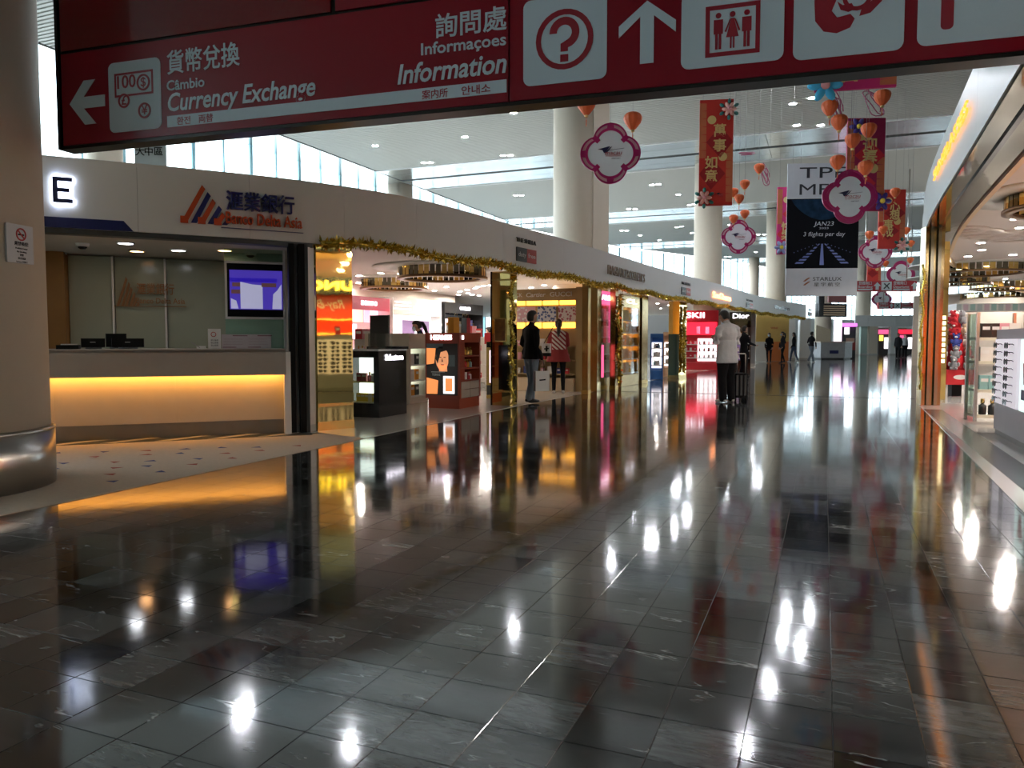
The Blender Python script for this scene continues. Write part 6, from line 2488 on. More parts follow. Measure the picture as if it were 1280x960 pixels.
for sg in (-1, 1):
    for k in range(7):
        f0, f1 = k / 7, (k + 0.55) / 7
        xa0, xa1 = xc + sg * (0.04 + 0.30 * f0) * w, xc + sg * (0.04 + 0.30 * f1) * w
        wd0 = (0.012 + 0.05 * f0) * w
        za, zb_ = zt - (zt - zb) * f0, zt - (zt - zb) * f1
        q.plate([(xa0 - wd0, za), (xa0 + wd0, za), (xa1 + wd0, zb_), (xa1 - wd0, zb_)], -0.014, 0.003)
        q.plate(circ(xc + sg * (0.08 + 0.36 * f0) * w, zt - (zt - zb) * f0 * 0.45 - 0.01, 0.012, 6), -0.014, 0.003)
rl = obj('runway_lights', q, M_rw, df)
rl['kind'] = 'stuff'
q = MB()
M_cop = mat('star_copper', (0.35, 0.13, 0.07), 0.4)
cx, cz = a + 0.30 * w, z0 + 0.105 * h
q.plate([(cx - 0.11, cz + 0.02), (cx - 0.05, cz + 0.02), (cx + 0.10, cz + 0.13), (cx + 0.04, cz + 0.13), (cx - 0.03, cz + 0.09)], -0.012, 0.004)
q.plate([(cx - 0.11, cz - 0.09), (cx - 0.05, cz - 0.09), (cx + 0.10, cz + 0.02), (cx + 0.04, cz + 0.02), (cx - 0.03, cz - 0.02)], -0.012, 0.004)
obj('star_mark', q, M_cop, cl)
text('STARLUX', 0.15, M_ink2, cl, a + 0.58 * w, z0 + 0.128 * h, -0.014, w=0.40 * w, ext=0.002)
text('星宇航空', 0.12, M_ink2, cl, a + 0.58 * w, z0 + 0.085 * h, -0.014, w=0.36 * w, ext=0.002, space=1.5)
for x in (a + 0.15, b - 0.15):
    wire(t, x, z1, HC + 0.02)

# curled ribbon streamers
M_rib = mat('ribbon_pink', (0.40, 0.08, 0.16), 0.4)
for k, (px, py, d, r_, turns, lab) in enumerate(((1046, 140, 15.4, 0.12, 4, 'curled dark pink ribbon streamer between the lanterns near the ceiling'), (1092, 132, 16.2, 0.22, 3, 'wide pink ribbon loop above the crimson couplet banner'), (956, 222, 22.6, 0.14, 4, 'curled pink ribbon beside the four small lanterns'), (934, 194, 21, 0.22, 2, 'flat pink ribbon ring above the four small lanterns'))):
    p_ = W(px, py, d)
    t = thing('ribbon_streamer', lab, 'ribbon', (p_.x, p_.y, p_.z))
    pts_ = []
    for i in range(turns * 14 + 1):
        a_ = 2 * PI * i / 14
        rr_ = r_ * (0.55 + 0.45 * math.sin(i * 0.37) ** 2)
        pts_.append((rr_ * math.cos(a_), 0.4 * rr_ * math.sin(a_), (0.28 if k != 3 else 0.02) * math.sin(a_ * 0.9) + 0.04 * i / 14))
    q = MB()
    q.tube(pts_, 0.012, 5)
    obj('ribbon', q, M_rib, t)
    wire(t, pts_[-1][0], pts_[-1][2], HC + 0.02 - p_.z, pts_[-1][1])

# hanging notice behind the booth fascia
pc = W(187, 195, 12.5)
f = Frame((pc.x, pc.y), 30)
a, b, z0, z1 = f.rect(168, 130, 207, 215, 0)
t = thing('hanging_notice', 'white hanging notice board with black characters behind the booth fascia', 'notice', (pc.x, pc.y, 0), 30)
plain_plate(t, a, b, z0, z1, 0.04, 0.06, mat('notice_grey', (0.55, 0.60, 0.60), 0.4), 'board')
for (px, s_) in ((175, '大'), (186, '中'), (198, '區')):
    x_, z_ = f.hit(px, 190, -0.02)
    text(s_, 0.15, M_black, t, x_, z_, -0.025, ext=0.002, bold=0.01)
for (px, s_) in ((175, '大'), (186, '灣'), (198, '開')):
    x_, z_ = f.hit(px, 178, -0.02)
    text(s_, 0.13, M_black, t, x_, z_, -0.025, ext=0.002)
wire(t, a + 0.05, z1, HC + 0.02)
wire(t, b - 0.05, z1, HC + 0.02)

# ------------------------------------------------------------------ hall downlights
def hall(px, py, refl=False):
    if refl:
        d = (HC + CH) * FPX / (py - HOR)
        p_ = W(px, HOR, d)
    else:
        p_ = G(px, py, HC)
    return p_.x, p_.y


hp = []
for (px, py) in ((469, 182), (581, 171), (530, 203), (538, 203), (629, 194), (638, 194), (645, 244), (652, 244), (786, 261), (794, 261), (815, 231), (823, 230), (848, 243), (862, 256), (868, 255), (1015, 122), (1026, 156), (777, 288), (783, 288), (800, 294), (824, 300), (846, 284), (852, 283), (865, 291), (912, 281), (948, 293), (955, 293), (945, 315), (846, 307), (907, 321), (912, 321)):
    hp.append(hall(px, py))
for (px, py) in ((290, 908), (300, 895), (432, 945), (642, 792), (766, 706), (970, 866), (940, 945), (990, 772), (985, 806), (1065, 630)):
    hp.append(hall(px, py, True))
hp2 = []
for a_ in hp:
    if all((a_[0] - b_[0]) ** 2 + (a_[1] - b_[1]) ** 2 > 0.05 for b_ in hp2) and -19.0 < a_[0] < 50 and a_[1] < 135:
        hp2.append(a_)
lamp_set(hp2, HC, M_lamphall, 'round white downlight set in the slatted hall ceiling', 'hall ceiling downlights', 0.115)
# ------------------------------------------------------------------ people: one continuous remeshed body each
import numpy as np

M_skin = mat('skin', (0.55, 0.32, 0.22), 0.55)
M_hair = mat('hair', (0.012, 0.010, 0.009), 0.45, bump=0.3, bscale=90)
M_shoew = mat('shoe_white', (0.70, 0.69, 0.66), 0.5)
M_shoeb = mat('shoe_black', (0.015, 0.015, 0.015), 0.45)
M_mask = mat('mask_blue', (0.45, 0.62, 0.70), 0.7)
PENDING = []


def cloth(name, col, rough=0.85):
    return mat('cloth_' + name, col, rough, var=0.12, scale=12, bump=0.25, bscale=35, spec=0.12)


def person(loc, rotz, H, label, top, legs, shoes=None, pose='stand', voxel=0.016, arms='down', hair='short', mask=False, coat=0.0, flare=0.0, bulk=1.0, head_tilt=0.0, stride=0.0, fem=False):
    """local frame: the person faces -y; H standing height"""
    k = H / 1.75
    hipw = 0.095 if not fem else 0.10
    shw = (0.185 if not fem else 0.160) * bulk
    parts = []          # (pts, radii, region)
    # legs
    for sg in (-1, 1):
        st = stride * sg
        hip = Vector((sg * hipw, 0, 0.90))
        knee = Vector((sg * (hipw + 0.005), -0.02 - st * 0.16 - abs(stride) * 0.02, 0.49 + 0.0))
        ank = Vector((sg * (hipw + 0.01), 0.02 - st * (0.36 if st > 0 else 0.42), 0.085 + (0.04 if st < 0 else 0.0)))
        toe = ank + Vector((sg * 0.015, -0.17, -0.055 + (0.01 if st > 0 else 0.0)))
        heel = ank + Vector((0, 0.045, -0.045))
        lw = bulk if not fem else 0.82
        an = 0.062 * bulk if not fem else 0.043
        parts.append(([hip, hip.lerp(knee, 0.5), knee, knee.lerp(ank, 0.45), ank], [0.098 * bulk, 0.090 * lw, 0.070 * lw, 0.066 * lw, an], 'legs'))
        parts.append(([heel, ank + Vector((0, -0.02, -0.04)), toe.lerp(ank, 0.35) + Vector((0, 0, -0.015)), toe], [(0.034, 0.035), (0.042, 0.045), (0.042, 0.034), (0.034, 0.024)], 'shoes'))
    # pelvis and torso (ellipses)
    tb = [((0, 0, 0.84), (0.150 * bulk, 0.105)), ((0, 0, 0.94), (0.160 * bulk, 0.115)), ((0, 0, 1.04), (0.142 * bulk if fem else 0.155 * bulk, 0.105)), ((0, 0.0, 1.18), (0.160 * bulk, 0.115)), ((0, 0.005, 1.32), ((0.165 if fem else 0.185) * bulk, 0.120)), ((0, 0.01, 1.42), ((0.140 if fem else 0.165) * bulk, 0.09)), ((0, 0.005, 1.48), (0.075, 0.065))]
    parts.append(([Vector(p_) for p_, r in tb], [r for p_, r in tb], 'torso'))
    if coat > 0:
        parts.append(([Vector((0, 0, 1.16)), Vector((0, 0, 0.97)), Vector((0, 0.0, 0.95 - coat))], [(0.165 * bulk, 0.125), (0.180 * bulk + flare * 0.3, 0.135 + flare * 0.2), (0.185 * bulk + flare, 0.14 + flare * 0.7)], 'coat'))
    # neck and head, tilted forward by head_tilt
    ht = head_tilt
    neck0 = Vector((0, 0.0, 1.45))
    neck1 = Vector((0, -0.02 - 0.03 * ht, 1.545))
    hc = Vector((0, -0.03 - 0.09 * ht, 1.635 - 0.02 * ht))
    parts.append(([neck0, neck1], [0.058, 0.052], 'skin'))
    R = Matrix.Rotation(ht * 0.7, 4, 'X')
    balls = []

    def hp_(v):
        return hc + (R @ Vector(v))
    balls.append((hp_((0, 0.005, 0.015)), (0.075, 0.095, 0.105), 'skin'))
    balls.append((hp_((0, -0.03, -0.055)), (0.056, 0.060, 0.060), 'skin'))
    balls.append((hp_((0, -0.095, -0.015)), (0.014, 0.022, 0.022), 'skin'))
    for sg in (-1, 1):
        balls.append((hp_((sg * 0.077, 0.01, -0.01)), (0.012, 0.022, 0.032), 'skin'))
    # arms
    hands = []
    for sg in (-1, 1):
        sh = Vector((sg * shw, 0.01, 1.385))
        parts.append(([Vector((sg * 0.03, 0.01, 1.455)), Vector((sg * shw * 0.95, 0.01, 1.40))], [0.055, 0.052 * bulk], 'torso'))
        am = arms if isinstance(arms, str) else arms[0 if sg < 0 else 1]
        if am == 'down':
            el = Vector((sg * (shw + 0.055), 0.03, 1.12))
            wr = Vector((sg * (shw + 0.06), -0.03, 0.88))
        elif am == 'fold':       # hand held up in front, looking at a phone
            el = Vector((sg * (shw + 0.06), 0.02, 1.13))
            wr = Vector((sg * 0.07, -0.27, 1.20))
        elif am == 'carry':
            el = Vector((sg * (shw + 0.07), 0.04, 1.12))
            wr = Vector((sg * (shw + 0.09), -0.05, 0.86))
        elif am == 'swing':
            el = Vector((sg * (shw + 0.05), 0.08 * sg, 1.13))
            wr = Vector((sg * (shw + 0.04), 0.02 * sg - 0.10, 0.91))
        else:                    # 'reach'
            el = Vector((sg * (shw + 0.05), -0.08, 1.15))
            wr = Vector((sg * (shw - 0.02), -0.34, 1.08))
        aw = 1.0 if not fem else 0.85
        parts.append(([sh - Vector((sg * 0.05, 0, -0.01)), sh, sh.lerp(el, 0.5), el, el.lerp(wr, 0.5), wr], [0.058 * bulk, 0.060 * bulk, 0.056 * aw * bulk, 0.050 * aw * (0.5 + 0.5 * bulk), 0.046 * aw * (0.5 + 0.5 * bulk), 0.040 * aw], 'top'))
        dr = (wr - el).normalized()
        hands.append((wr, dr, sg, am))
        parts.append(([wr - dr * 0.01, wr + dr * 0.04, wr + dr * 0.085], [(0.026, 0.026), (0.036, 0.022), (0.034, 0.018)], 'skin'))
    q_ = MB()
    q_.M = Matrix.Scale(k, 4)
    for pts_, rad, reg in parts:
        q_.tube(pts_, 0.05, 12, 0, radii=rad)
        for e_, r_ in (((pts_[0], rad[0]), (pts_[-1], rad[-1])) if reg != 'coat' else ()):
            r0 = r_ if not isinstance(r_, (tuple, list)) else min(r_)
            q_.ball(e_, r0 * 0.96, 10)
    for c, r, reg in balls:
        q_.ball(c, r, 14)
    tmp = link('tmp_body', q_.mesh('tmp_body', M_skin))
    md = tmp.modifiers.new('r', 'REMESH')
    md.mode = 'VOXEL'
    md.voxel_size = voxel
    md.use_smooth_shade = True
    ms = tmp.modifiers.new('s', 'SMOOTH')
    ms.iterations = 4
    ms.factor = 0.5
    root = thing('person', label, 'person', loc, rotz)
    root['_hem'] = 0.95 - coat if coat > 0 else 0.93
    PENDING.append((tmp, root, parts, balls, k, dict(top=top, legs=legs, shoes=shoes or M_shoeb, skin=M_skin), hands, hp_, R, hair, mask))
    return root


def finish_people():
    dg = bpy.context.evaluated_depsgraph_get()
    for (tmp, root, parts, balls, k, mm, hands, hp_, R, hair, mask) in PENDING:
        ev = tmp.evaluated_get(dg)
        me = bpy.data.meshes.new_from_object(ev)
        me.name = 'body'
        n = len(me.polygons)
        cen = np.zeros(n * 3)
        me.polygons.foreach_get('center', cen)
        cen = cen.reshape(-1, 3) / k
        regs = ['top', 'legs', 'shoes', 'skin', 'torso', 'coat']
        hem = root['_hem']
        del root['_hem']
        best = np.full(n, 1e9)
        idx = np.zeros(n, int)
        for pts_, rad, reg in parts:
            for i in range(len(pts_) - 1):
                a_, b_ = np.array(pts_[i]), np.array(pts_[i + 1])
                ab = b_ - a_
                t_ = np.clip(((cen - a_) @ ab) / max(1e-9, ab @ ab), 0, 1)
                d_ = np.linalg.norm(cen - (a_ + t_[:, None] * ab), axis=1)
                r0 = np.mean(rad[i])
                r1 = np.mean(rad[i + 1])
                v_ = d_ / (r0 + (r1 - r0) * t_)
                m_ = v_ < best
                best[m_] = v_[m_]
                idx[m_] = regs.index(reg)
        for c, r, reg in balls:
            d_ = np.linalg.norm((cen - np.array(c)) / np.array(r), axis=1)
            m_ = d_ < best
            best[m_] = d_[m_]
            idx[m_] = regs.index(reg)
        body_ = (idx == 1) | (idx == 4) | (idx == 5)
        idx[body_] = np.where(cen[body_][:, 2] > hem - 0.004, 0, 1)
        regs = regs[:4]
        # five fingers per hand and eyes, joined into the same mesh
        q_ = MB()
        q_.M = Matrix.Scale(k, 4)
        for wr, dr, sg, am in hands:
            side = dr.cross(Vector((0, 0, 1) if abs(dr.z) < 0.9 else (1, 0, 0))).normalized()
            if abs(dr.z) >= 0.9:
                side = Vector((0, -1, 0))
            curl = Vector((-sg, 0, 0)) if abs(dr.z) > 0.6 else Vector((0, 0, 1))
            base = wr + dr * 0.08
            for f_, (off, ln) in enumerate(((-0.027, 0.062), (-0.009, 0.075), (0.009, 0.070), (0.026, 0.055))):
                p0 = base + side * off
                p1 = p0 + dr * ln * 0.5 + curl * 0.008
                p2 = p1 + dr * ln * 0.32 + curl * 0.022
                p3 = p2 + dr * ln * 0.12 + curl * 0.022
                q_.tube([p0 - dr * 0.02, p0, p1, p2, p3], 0.008, 6, 3, radii=[0.009, 0.0095, 0.009, 0.0085, 0.007])
            p0 = wr + dr * 0.03 - side * 0.028
            q_.tube([p0, p0 - side * 0.02 + dr * 0.022 + curl * 0.01, p0 - side * 0.024 + dr * 0.05 + curl * 0.02, p0 - side * 0.02 + dr * 0.068 + curl * 0.026], 0.01, 6, 3, radii=[0.012, 0.0105, 0.0095, 0.008])
        o2 = len(me.vertices)
        allv = [tuple(v.co) for v in me.vertices] + [tuple(v) for v in q_.v]
        allf = [list(p_.vertices) for p_ in me.polygons] + [[i + o2 for i in f_] for f_ in q_.f]
        mi = list(idx) + q_.mi
        me2 = bpy.data.meshes.new('body')
        me2.from_pydata(allv, [], allf)
        for r_ in regs:
            me2.materials.append(mm[r_])
        me2.polygons.foreach_set('material_index', np.array(mi, dtype=np.int32))
        me2.polygons.foreach_set('use_smooth', np.ones(len(mi), bool))
        me2.update()
        link('body', me2, root)
        bpy.data.objects.remove(tmp)
        # eyes, hair, mask
        q_ = MB()
        q_.M = Matrix.Scale(k, 4)
        for sg in (-1, 1):
            q_.ball(hp_((sg * 0.028, -0.083, 0.012)), (0.012, 0.008, 0.007), 8)
        obj('eyes', q_, M_black, root)
        q_ = MB()
        q_.M = Matrix.Scale(k, 4)
        rings = [(-0.075, 0.060, 0.070, 0.030), (-0.05, 0.074, 0.084, 0.030), (-0.01, 0.084, 0.092, 0.030), (0.03, 0.086, 0.098, 0.022), (0.07, 0.080, 0.098, 0.012), (0.105, 0.058, 0.075, 0.006), (0.128, 0.022, 0.03, 0.0)]
        vs, fs, nn = [], [], 16
        for (z, rx, ry, sh) in rings:
            for i in range(nn):
                a_ = 2 * PI * i / nn
                x, y = rx * math.cos(a_), ry * math.sin(a_)
                if y < 0:
                    y *= 0.98 if z > 0.05 else 0.25
                vs.append(hp_((x, y + sh, z)))
        for r_ in range(len(rings) - 1):
            for i in range(nn):
                j = (i + 1) % nn
                fs.append((r_ * nn + i, r_ * nn + j, (r_ + 1) * nn + j, (r_ + 1) * nn + i))
        fs.append(tuple((len(rings) - 1) * nn + i for i in range(nn)))
        fs.append(tuple(range(nn))[::-1])
        q_.add(vs, fs, 0, True)
        if hair == 'tail':
            q_.tube([hp_((0, 0.09, 0.05)), hp_((0, 0.15, 0.02)), hp_((0, 0.165, -0.09)), hp_((0.01, 0.16, -0.20)), hp_((0.015, 0.15, -0.30))], 0.03, 10, 0, radii=[0.025, 0.036, 0.045, 0.04, 0.012])
        elif hair == 'long':
            q_.tube([hp_((0, 0.03, 0.06)), hp_((0, 0.075, -0.03)), hp_((0, 0.10, -0.13)), hp_((0, 0.115, -0.26)), hp_((0, 0.115, -0.40))], 0.03, 12, 0, radii=[(0.06, 0.05), (0.078, 0.05), (0.075, 0.045), (0.06, 0.035), (0.02, 0.015)])
        obj('hair', q_, M_hair, root)
        if mask:
            q_ = MB()
            q_.M = Matrix.Scale(k, 4)
            vs, fs = [], []
            for r_ in range(5):
                z = 0.005 - 0.095 * r_ / 4
                for i in range(9):
                    a_ = math.radians(-160 + 140 * i / 8)
                    bul = 1.0 + 0.10 * math.sin(PI * r_ / 4)
                    vs.append(hp_((0.078 * math.cos(a_) * bul * (1 - 0.07 * r_), 0.098 * math.sin(a_) * bul * (1 - 0.02 * r_) - 0.012, z)))
            for r_ in range(4):
                for i in range(8):
                    fs.append((r_ * 9 + i, r_ * 9 + i + 1, (r_ + 1) * 9 + i + 1, (r_ + 1) * 9 + i))
            q_.add(vs, fs, 0, True)
            obj('face_mask', q_, M_mask, root)
    PENDING.clear()


AWAY = 180 + YAWD
LEFT = YAWD - 90
RIGHT = YAWD + 90

# man in white jacket, black trousers
C_white = cloth('white', (0.62, 0.63, 0.65))
C_black = cloth('black', (0.012, 0.012, 0.014))
C_dark = cloth('charcoal', (0.022, 0.022, 0.026))
C_navy = cloth('navy', (0.018, 0.028, 0.07))
C_jean = cloth('denim', (0.20, 0.24, 0.29))
C_jean2 = cloth('denim_dark', (0.06, 0.09, 0.15))
C_red = cloth('rust', (0.34, 0.035, 0.03))
g = G(908, 503)
pm = person((g.x, g.y, 0.0), AWAY + 28, 1.80, 'man in white jacket and black trousers looking down beside a suitcase', C_white, C_black, M_shoew, arms='fold', head_tilt=0.75, coat=0.20, flare=0.02, bulk=1.22, voxel=0.013)
# woman in striped red sweater
C_str = mat('cloth_stripe', (0.7, 0.66, 0.6), 0.9)
nt3 = C_str.node_tree
tc3 = nt3.nodes.new('ShaderNodeTexCoord')
mp3 = nt3.nodes.new('ShaderNodeMapping')
mp3.inputs['Rotation'].default_value = (0, 0.75, 0)
nt3.links.new(tc3.outputs['Object'], mp3.inputs['Vector'])
wv3 = nt3.nodes.new('ShaderNodeTexWave')
wv3.bands_direction = 'Z'
wv3.inputs['Scale'].default_value = 4.2
wv3.inputs['Distortion'].default_value = 1.0
nt3.links.new(mp3.outputs[0], wv3.inputs['Vector'])
st3 = nt3.nodes.new('ShaderNodeMath')
st3.operation = 'GREATER_THAN'
st3.inputs[1].default_value = 0.45
nt3.links.new(wv3.outputs['Fac'], st3.inputs[0])
# stripes only on the upper back, rust knit below and on the sleeves
sx3 = nt3.nodes.new('ShaderNodeSeparateXYZ')
nt3.links.new(tc3.outputs['Object'], sx3.inputs[0])
gz3 = nt3.nodes.new('ShaderNodeMath')
gz3.operation = 'GREATER_THAN'
gz3.inputs[1].default_value = 1.0
nt3.links.new(sx3.outputs['Z'], gz3.inputs[0])
ax3 = nt3.nodes.new('ShaderNodeMath')
ax3.operation = 'ABSOLUTE'
nt3.links.new(sx3.outputs['X'], ax3.inputs[0])
lx3 = nt3.nodes.new('ShaderNodeMath')
lx3.operation = 'LESS_THAN'
lx3.inputs[1].default_value = 0.155
nt3.links.new(ax3.outputs[0], lx3.inputs[0])
m13 = nt3.nodes.new('ShaderNodeMath')
m13.operation = 'MULTIPLY'
nt3.links.new(gz3.outputs[0], m13.inputs[0])
nt3.links.new(lx3.outputs[0], m13.inputs[1])
m23 = nt3.nodes.new('ShaderNodeMath')
m23.operation = 'MULTIPLY'
nt3.links.new(m13.outputs[0], m23.inputs[0])
nt3.links.new(st3.outputs[0], m23.inputs[1])
mx3 = nt3.nodes.new('ShaderNodeMix')
mx3.data_type = 'RGBA'
mx3.inputs['A'].default_value = (0.30, 0.035, 0.035, 1)
mx3.inputs['B'].default_value = (0.72, 0.66, 0.60, 1)
nt3.links.new(m23.outputs[0], mx3.inputs['Factor'])
nt3.links.new(mx3.outputs['Result'], nt3.nodes['Principled BSDF'].inputs['Base Color'])
g = G(698, 492)
pw_ = person((g.x, g.y, 0.004), AWAY, 1.68, 'woman with ponytail in red and white striped sweater and black leggings', C_str, C_black, M_shoew, arms=('reach', 'reach'), hair='tail', coat=0.20, flare=0.085, fem=True, bulk=1.14, voxel=0.013)
# man in black jacket carrying a shopping bag
g = G(664, 505)
pj = person((g.x, g.y, 0.004), AWAY - 60, 1.76, 'person in black jacket and jeans carrying a white shopping bag', C_black, C_jean, M_shoeb, arms='carry', hair='short', coat=0.10, flare=0.02, stride=0.25, mask=True, bulk=1.08, voxel=0.014)
# shop assistant in navy
g = W(525, 426, 15.9)
pn = person((g.x, g.y, 0.004), LEFT + 10, 1.62, 'shop assistant in navy coat with ponytail behind the lit cabinet', C_navy, C_black, M_shoeb, arms='reach', hair='tail', coat=0.30, flare=0.03, head_tilt=0.5, mask=True, fem=True, voxel=0.016)
g = W(613, 426, 21.5)
person((g.x, g.y, 0.004), LEFT - 30, 1.60, 'person in black standing near the bright window of the first shop', C_black, C_black, M_shoeb, arms='reach', hair='tail', head_tilt=0.4, fem=True, voxel=0.022)
for (px, py, rz, H, tp, lg_, st, hr, msk, lab) in ((961, 454, AWAY + 150, 1.62, C_black, C_black, 0.35, 'long', True, 'person in black suit walking before the yellow wall'),
                                                  (978, 454, LEFT, 1.68, C_dark, C_black, 0.30, 'tail', True, 'person in charcoal jacket walking beside the orange panel'),
                                                  (992, 453, LEFT - 40, 1.66, C_black, C_jean2, 0.5, 'long', True, 'person in black coat and dark jeans striding with a shoulder bag'),
                                                  (1014, 453, RIGHT + 20, 1.70, C_dark, C_jean, 0.7, 'short', True, 'person in dark patterned jacket and jeans striding by the white pier')):
    g = G(px, py)
    person((g.x, g.y, 0.0), rz, H, lab, tp, lg_, M_shoew if 'jeans' in lab else M_shoeb, arms='swing', hair=hr, mask=msk, stride=st, voxel=0.024, fem=hr != 'short')
g = W(930, 426, 25.5)
person((g.x, g.y, 0.0), AWAY - 70, 1.70, 'person in black behind the man in white by the black unit', C_black, C_black, M_shoeb, arms='reach', voxel=0.022)
g = W(1123, 426, 52)
person((g.x, g.y, 0.0), LEFT + 40, 1.72, 'person in black standing before the far shop row', C_black, C_black, M_shoeb, arms='down', voxel=0.03)
g = W(1131, 426, 54)
person((g.x, g.y, 0.0), LEFT + 90, 1.66, 'person with white top and black trousers before the far shop row', C_white, C_black, M_shoeb, arms='down', voxel=0.03)
finish_people()

# ------------------------------------------------------------------ things people carry
g = G(923, 501)
t = thing('suitcase', 'black upright cabin suitcase with grey handle beside the man in white', 'suitcase', (g.x, g.y, 0), AWAY)
q = MB()
q.box(-0.14, 0.14, -0.18, 0.18, 0.07, 0.56, bev=0.05)
obj('shell', q, C_black, t)
for k in range(3):
    q = MB()
    q.box(-0.1 + 0.08 * k, -0.06 + 0.08 * k, -0.188, 0.188, 0.12, 0.52)
    obj('rib', q, M_dkgrey, t)
q = MB()
q.tube([(-0.08, 0.16, 0.56), (-0.08, 0.16, 0.92), (-0.07, 0.16, 0.945), (0.07, 0.16, 0.945), (0.08, 0.16, 0.92), (0.08, 0.16, 0.56)], 0.011, 8)
obj('handle', q, M_steel, t)
for sx in (-1, 1):
    for sy in (-1, 1):
        q = MB()
        q.cyl((sx * 0.1 - 0.012, sy * 0.13, 0.035), 0.035, 0.024, 12, axis='x')
        obj('wheel', q, M_black, t)
g = G(677, 489)
bp_ = W(677, 470, 14.1)
t = thing('shopping_bag', 'white paper shopping bag with small black mark held by the person in jeans', 'bag', (bp_.x, bp_.y, 0.27), YAWD + 15)
q = MB()
q.add([(-0.13, -0.055, 0), (0.13, -0.055, 0), (0.13, 0.055, 0), (-0.13, 0.055, 0), (-0.14, -0.05, 0.37), (0.14, -0.05, 0.37), (0.14, 0.05, 0.37), (-0.14, 0.05, 0.37)], [(0, 3, 2, 1), (0, 1, 5, 4), (1, 2, 6, 5), (2, 3, 7, 6), (3, 0, 4, 7)])
obj('paper_body', q, M_white, t)
q = MB()
q.plate([(-0.06, 0.19), (0.06, 0.20), (0.06, 0.225), (-0.06, 0.215)], -0.058, 0.004)
obj('printed_mark', q, M_black, t)
q = MB()
q.box(-0.145, -0.132, -0.054, 0.054, 0.0, 0.37)
obj('dark_gusset', q, M_black, t)
for sy in (-1, 1):
    q = MB()
    q.tube([(-0.06, 0.045 * sy, 0.35), (-0.035, 0.02 * sy, 0.57), (0.035, 0.02 * sy, 0.57), (0.06, 0.045 * sy, 0.35)], 0.006, 6)
    obj('handle', q, M_black, t)
bp_ = W(683, 437, 16.2)
t = thing('shoulder_bag', 'small white and black shoulder bag at the striped sweater', 'bag', (bp_.x, bp_.y, bp_.z - 0.14), YAWD)
q = MB()
q.box(-0.10, 0.10, -0.05, 0.05, 0.06, 0.27, bev=0.02)
obj('bag_body', q, M_white, t)
q = MB()
q.box(-0.10, 0.10, -0.052, 0.052, 0.0, 0.07, bev=0.02)
obj('bag_base', q, M_black, t)
q = MB()
q.plate([(-0.02, 0.10), (0.02, 0.10), (0.02, 0.22), (-0.02, 0.22)], -0.05, 0.004)
q.plate([(-0.05, 0.14), (0.05, 0.15), (0.05, 0.18), (-0.05, 0.17)], -0.05, 0.006)
obj('bag_mark', q, M_black, t)
q = MB()
q.tube([(-0.06, 0, 0.26), (0.05, 0.0, 0.45), (0.13, 0.02, 0.60), (0.16, 0.08, 0.64)], 0.008, 6)
obj('strap', q, M_black, t)
# ------------------------------------------------------------------ far end of the concourse
g = G(1050, 449)
t = thing('information_counter', 'grey marble information counter at the far end of the concourse', 'counter', (g.x, g.y, 0), 18)
FF = Frame((g.x, g.y), 18)
u0, u1, v0, v1 = FF.rect(1026, 427, 1056, 449, 0)
M_gm = mat('grey_marble', (0.40, 0.41, 0.42), 0.2, var=0.15)
q = MB()
q.prism([(u0, 0), (u1, 0), (u1 + 0.9, 1.2), (u1 + 0.9, 1.8), (u0, 1.8)], 0.08, 1.08)
obj('counter_body', q, M_gm, t)
q = MB()
q.prism([(u0 - 0.05, -0.06), (u1 + 0.02, -0.06), (u1 + 0.98, 1.2), (u1 + 0.98, 1.85), (u0 - 0.05, 1.85)], 1.08, 1.16)
obj('counter_top', q, mat('warm_top', (0.45, 0.38, 0.30), 0.3), t)
q = MB()
q.prism([(u0 + 0.05, 0.05), (u1 - 0.05, 0.05), (u1 + 0.8, 1.2), (u1 + 0.8, 1.7), (u0 + 0.05, 1.7)], 0.0, 0.08)
obj('plinth', q, M_dkgrey, t)
a_, b_, c_, d_ = FF.rect(1037, 438, 1048, 442, 0)
plain_plate(t, a_, b_, c_, d_, 0, 0.02, M_navy, 'blue_panel')
g = W(1029, 426, 55)
t = thing('wedge_screen', 'beige wedge shaped partition beside the information counter', 'partition', (g.x, g.y, 0), 25)
f = Frame((g.x, g.y), 25)
u0, u1, v0, v1 = f.rect(1020, 406, 1038, 430, 0)
q = MB()
q.plate([(u0, 0.0), (u1, 0.0), (u1, v1 - 0.35), (u0, v1)], 0.2, 0.2)
obj('partition_board', q, mat('beige_board', (0.50, 0.42, 0.30), 0.4), t)
g = W(1047, 426, 56)
t = thing('pink_light_panel', 'glowing pink vertical light panel behind the information counter', 'light panel', (g.x, g.y, 0), 22)
f = Frame((g.x, g.y), 22)
u0, u1, v0, v1 = f.rect(1043, 400, 1052, 425, 0)
q = MB()
q.box(u0 - 0.03, u1 + 0.03, 0, 0.15, 0, v1 + 0.03)
obj('housing', q, M_white, t)
plain_plate(t, u0, u1, 0.9, v1, 0.0, 0.02, light_mat('pink_glow', (0.95, 0.62, 0.85), 1.6), 'glow_face')
g = W(1062, 426, 57)
t = thing('kiosk_header', 'dark kiosk with glowing purple header and small screen', 'kiosk', (g.x, g.y, 0), 22)
f = Frame((g.x, g.y), 22)
u0, u1, v0, v1 = f.rect(1052, 404, 1071, 449, 0)
q = MB()
q.box(u0, u1, 0.2, 0.6, 0, v1)
obj('body', q, M_dkgrey, t)
plain_plate(t, u0, u1, v1 - 0.25, v1, 0.2, 0.2, light_mat('purple_glow', (0.75, 0.15, 0.75), 1.2), 'header')
a_, b_, c_, d_ = f.rect(1057, 409, 1063, 418, 0)
plain_plate(t, a_, b_, c_, d_, 0.2, 0.04, M_lwhite, 'screen')
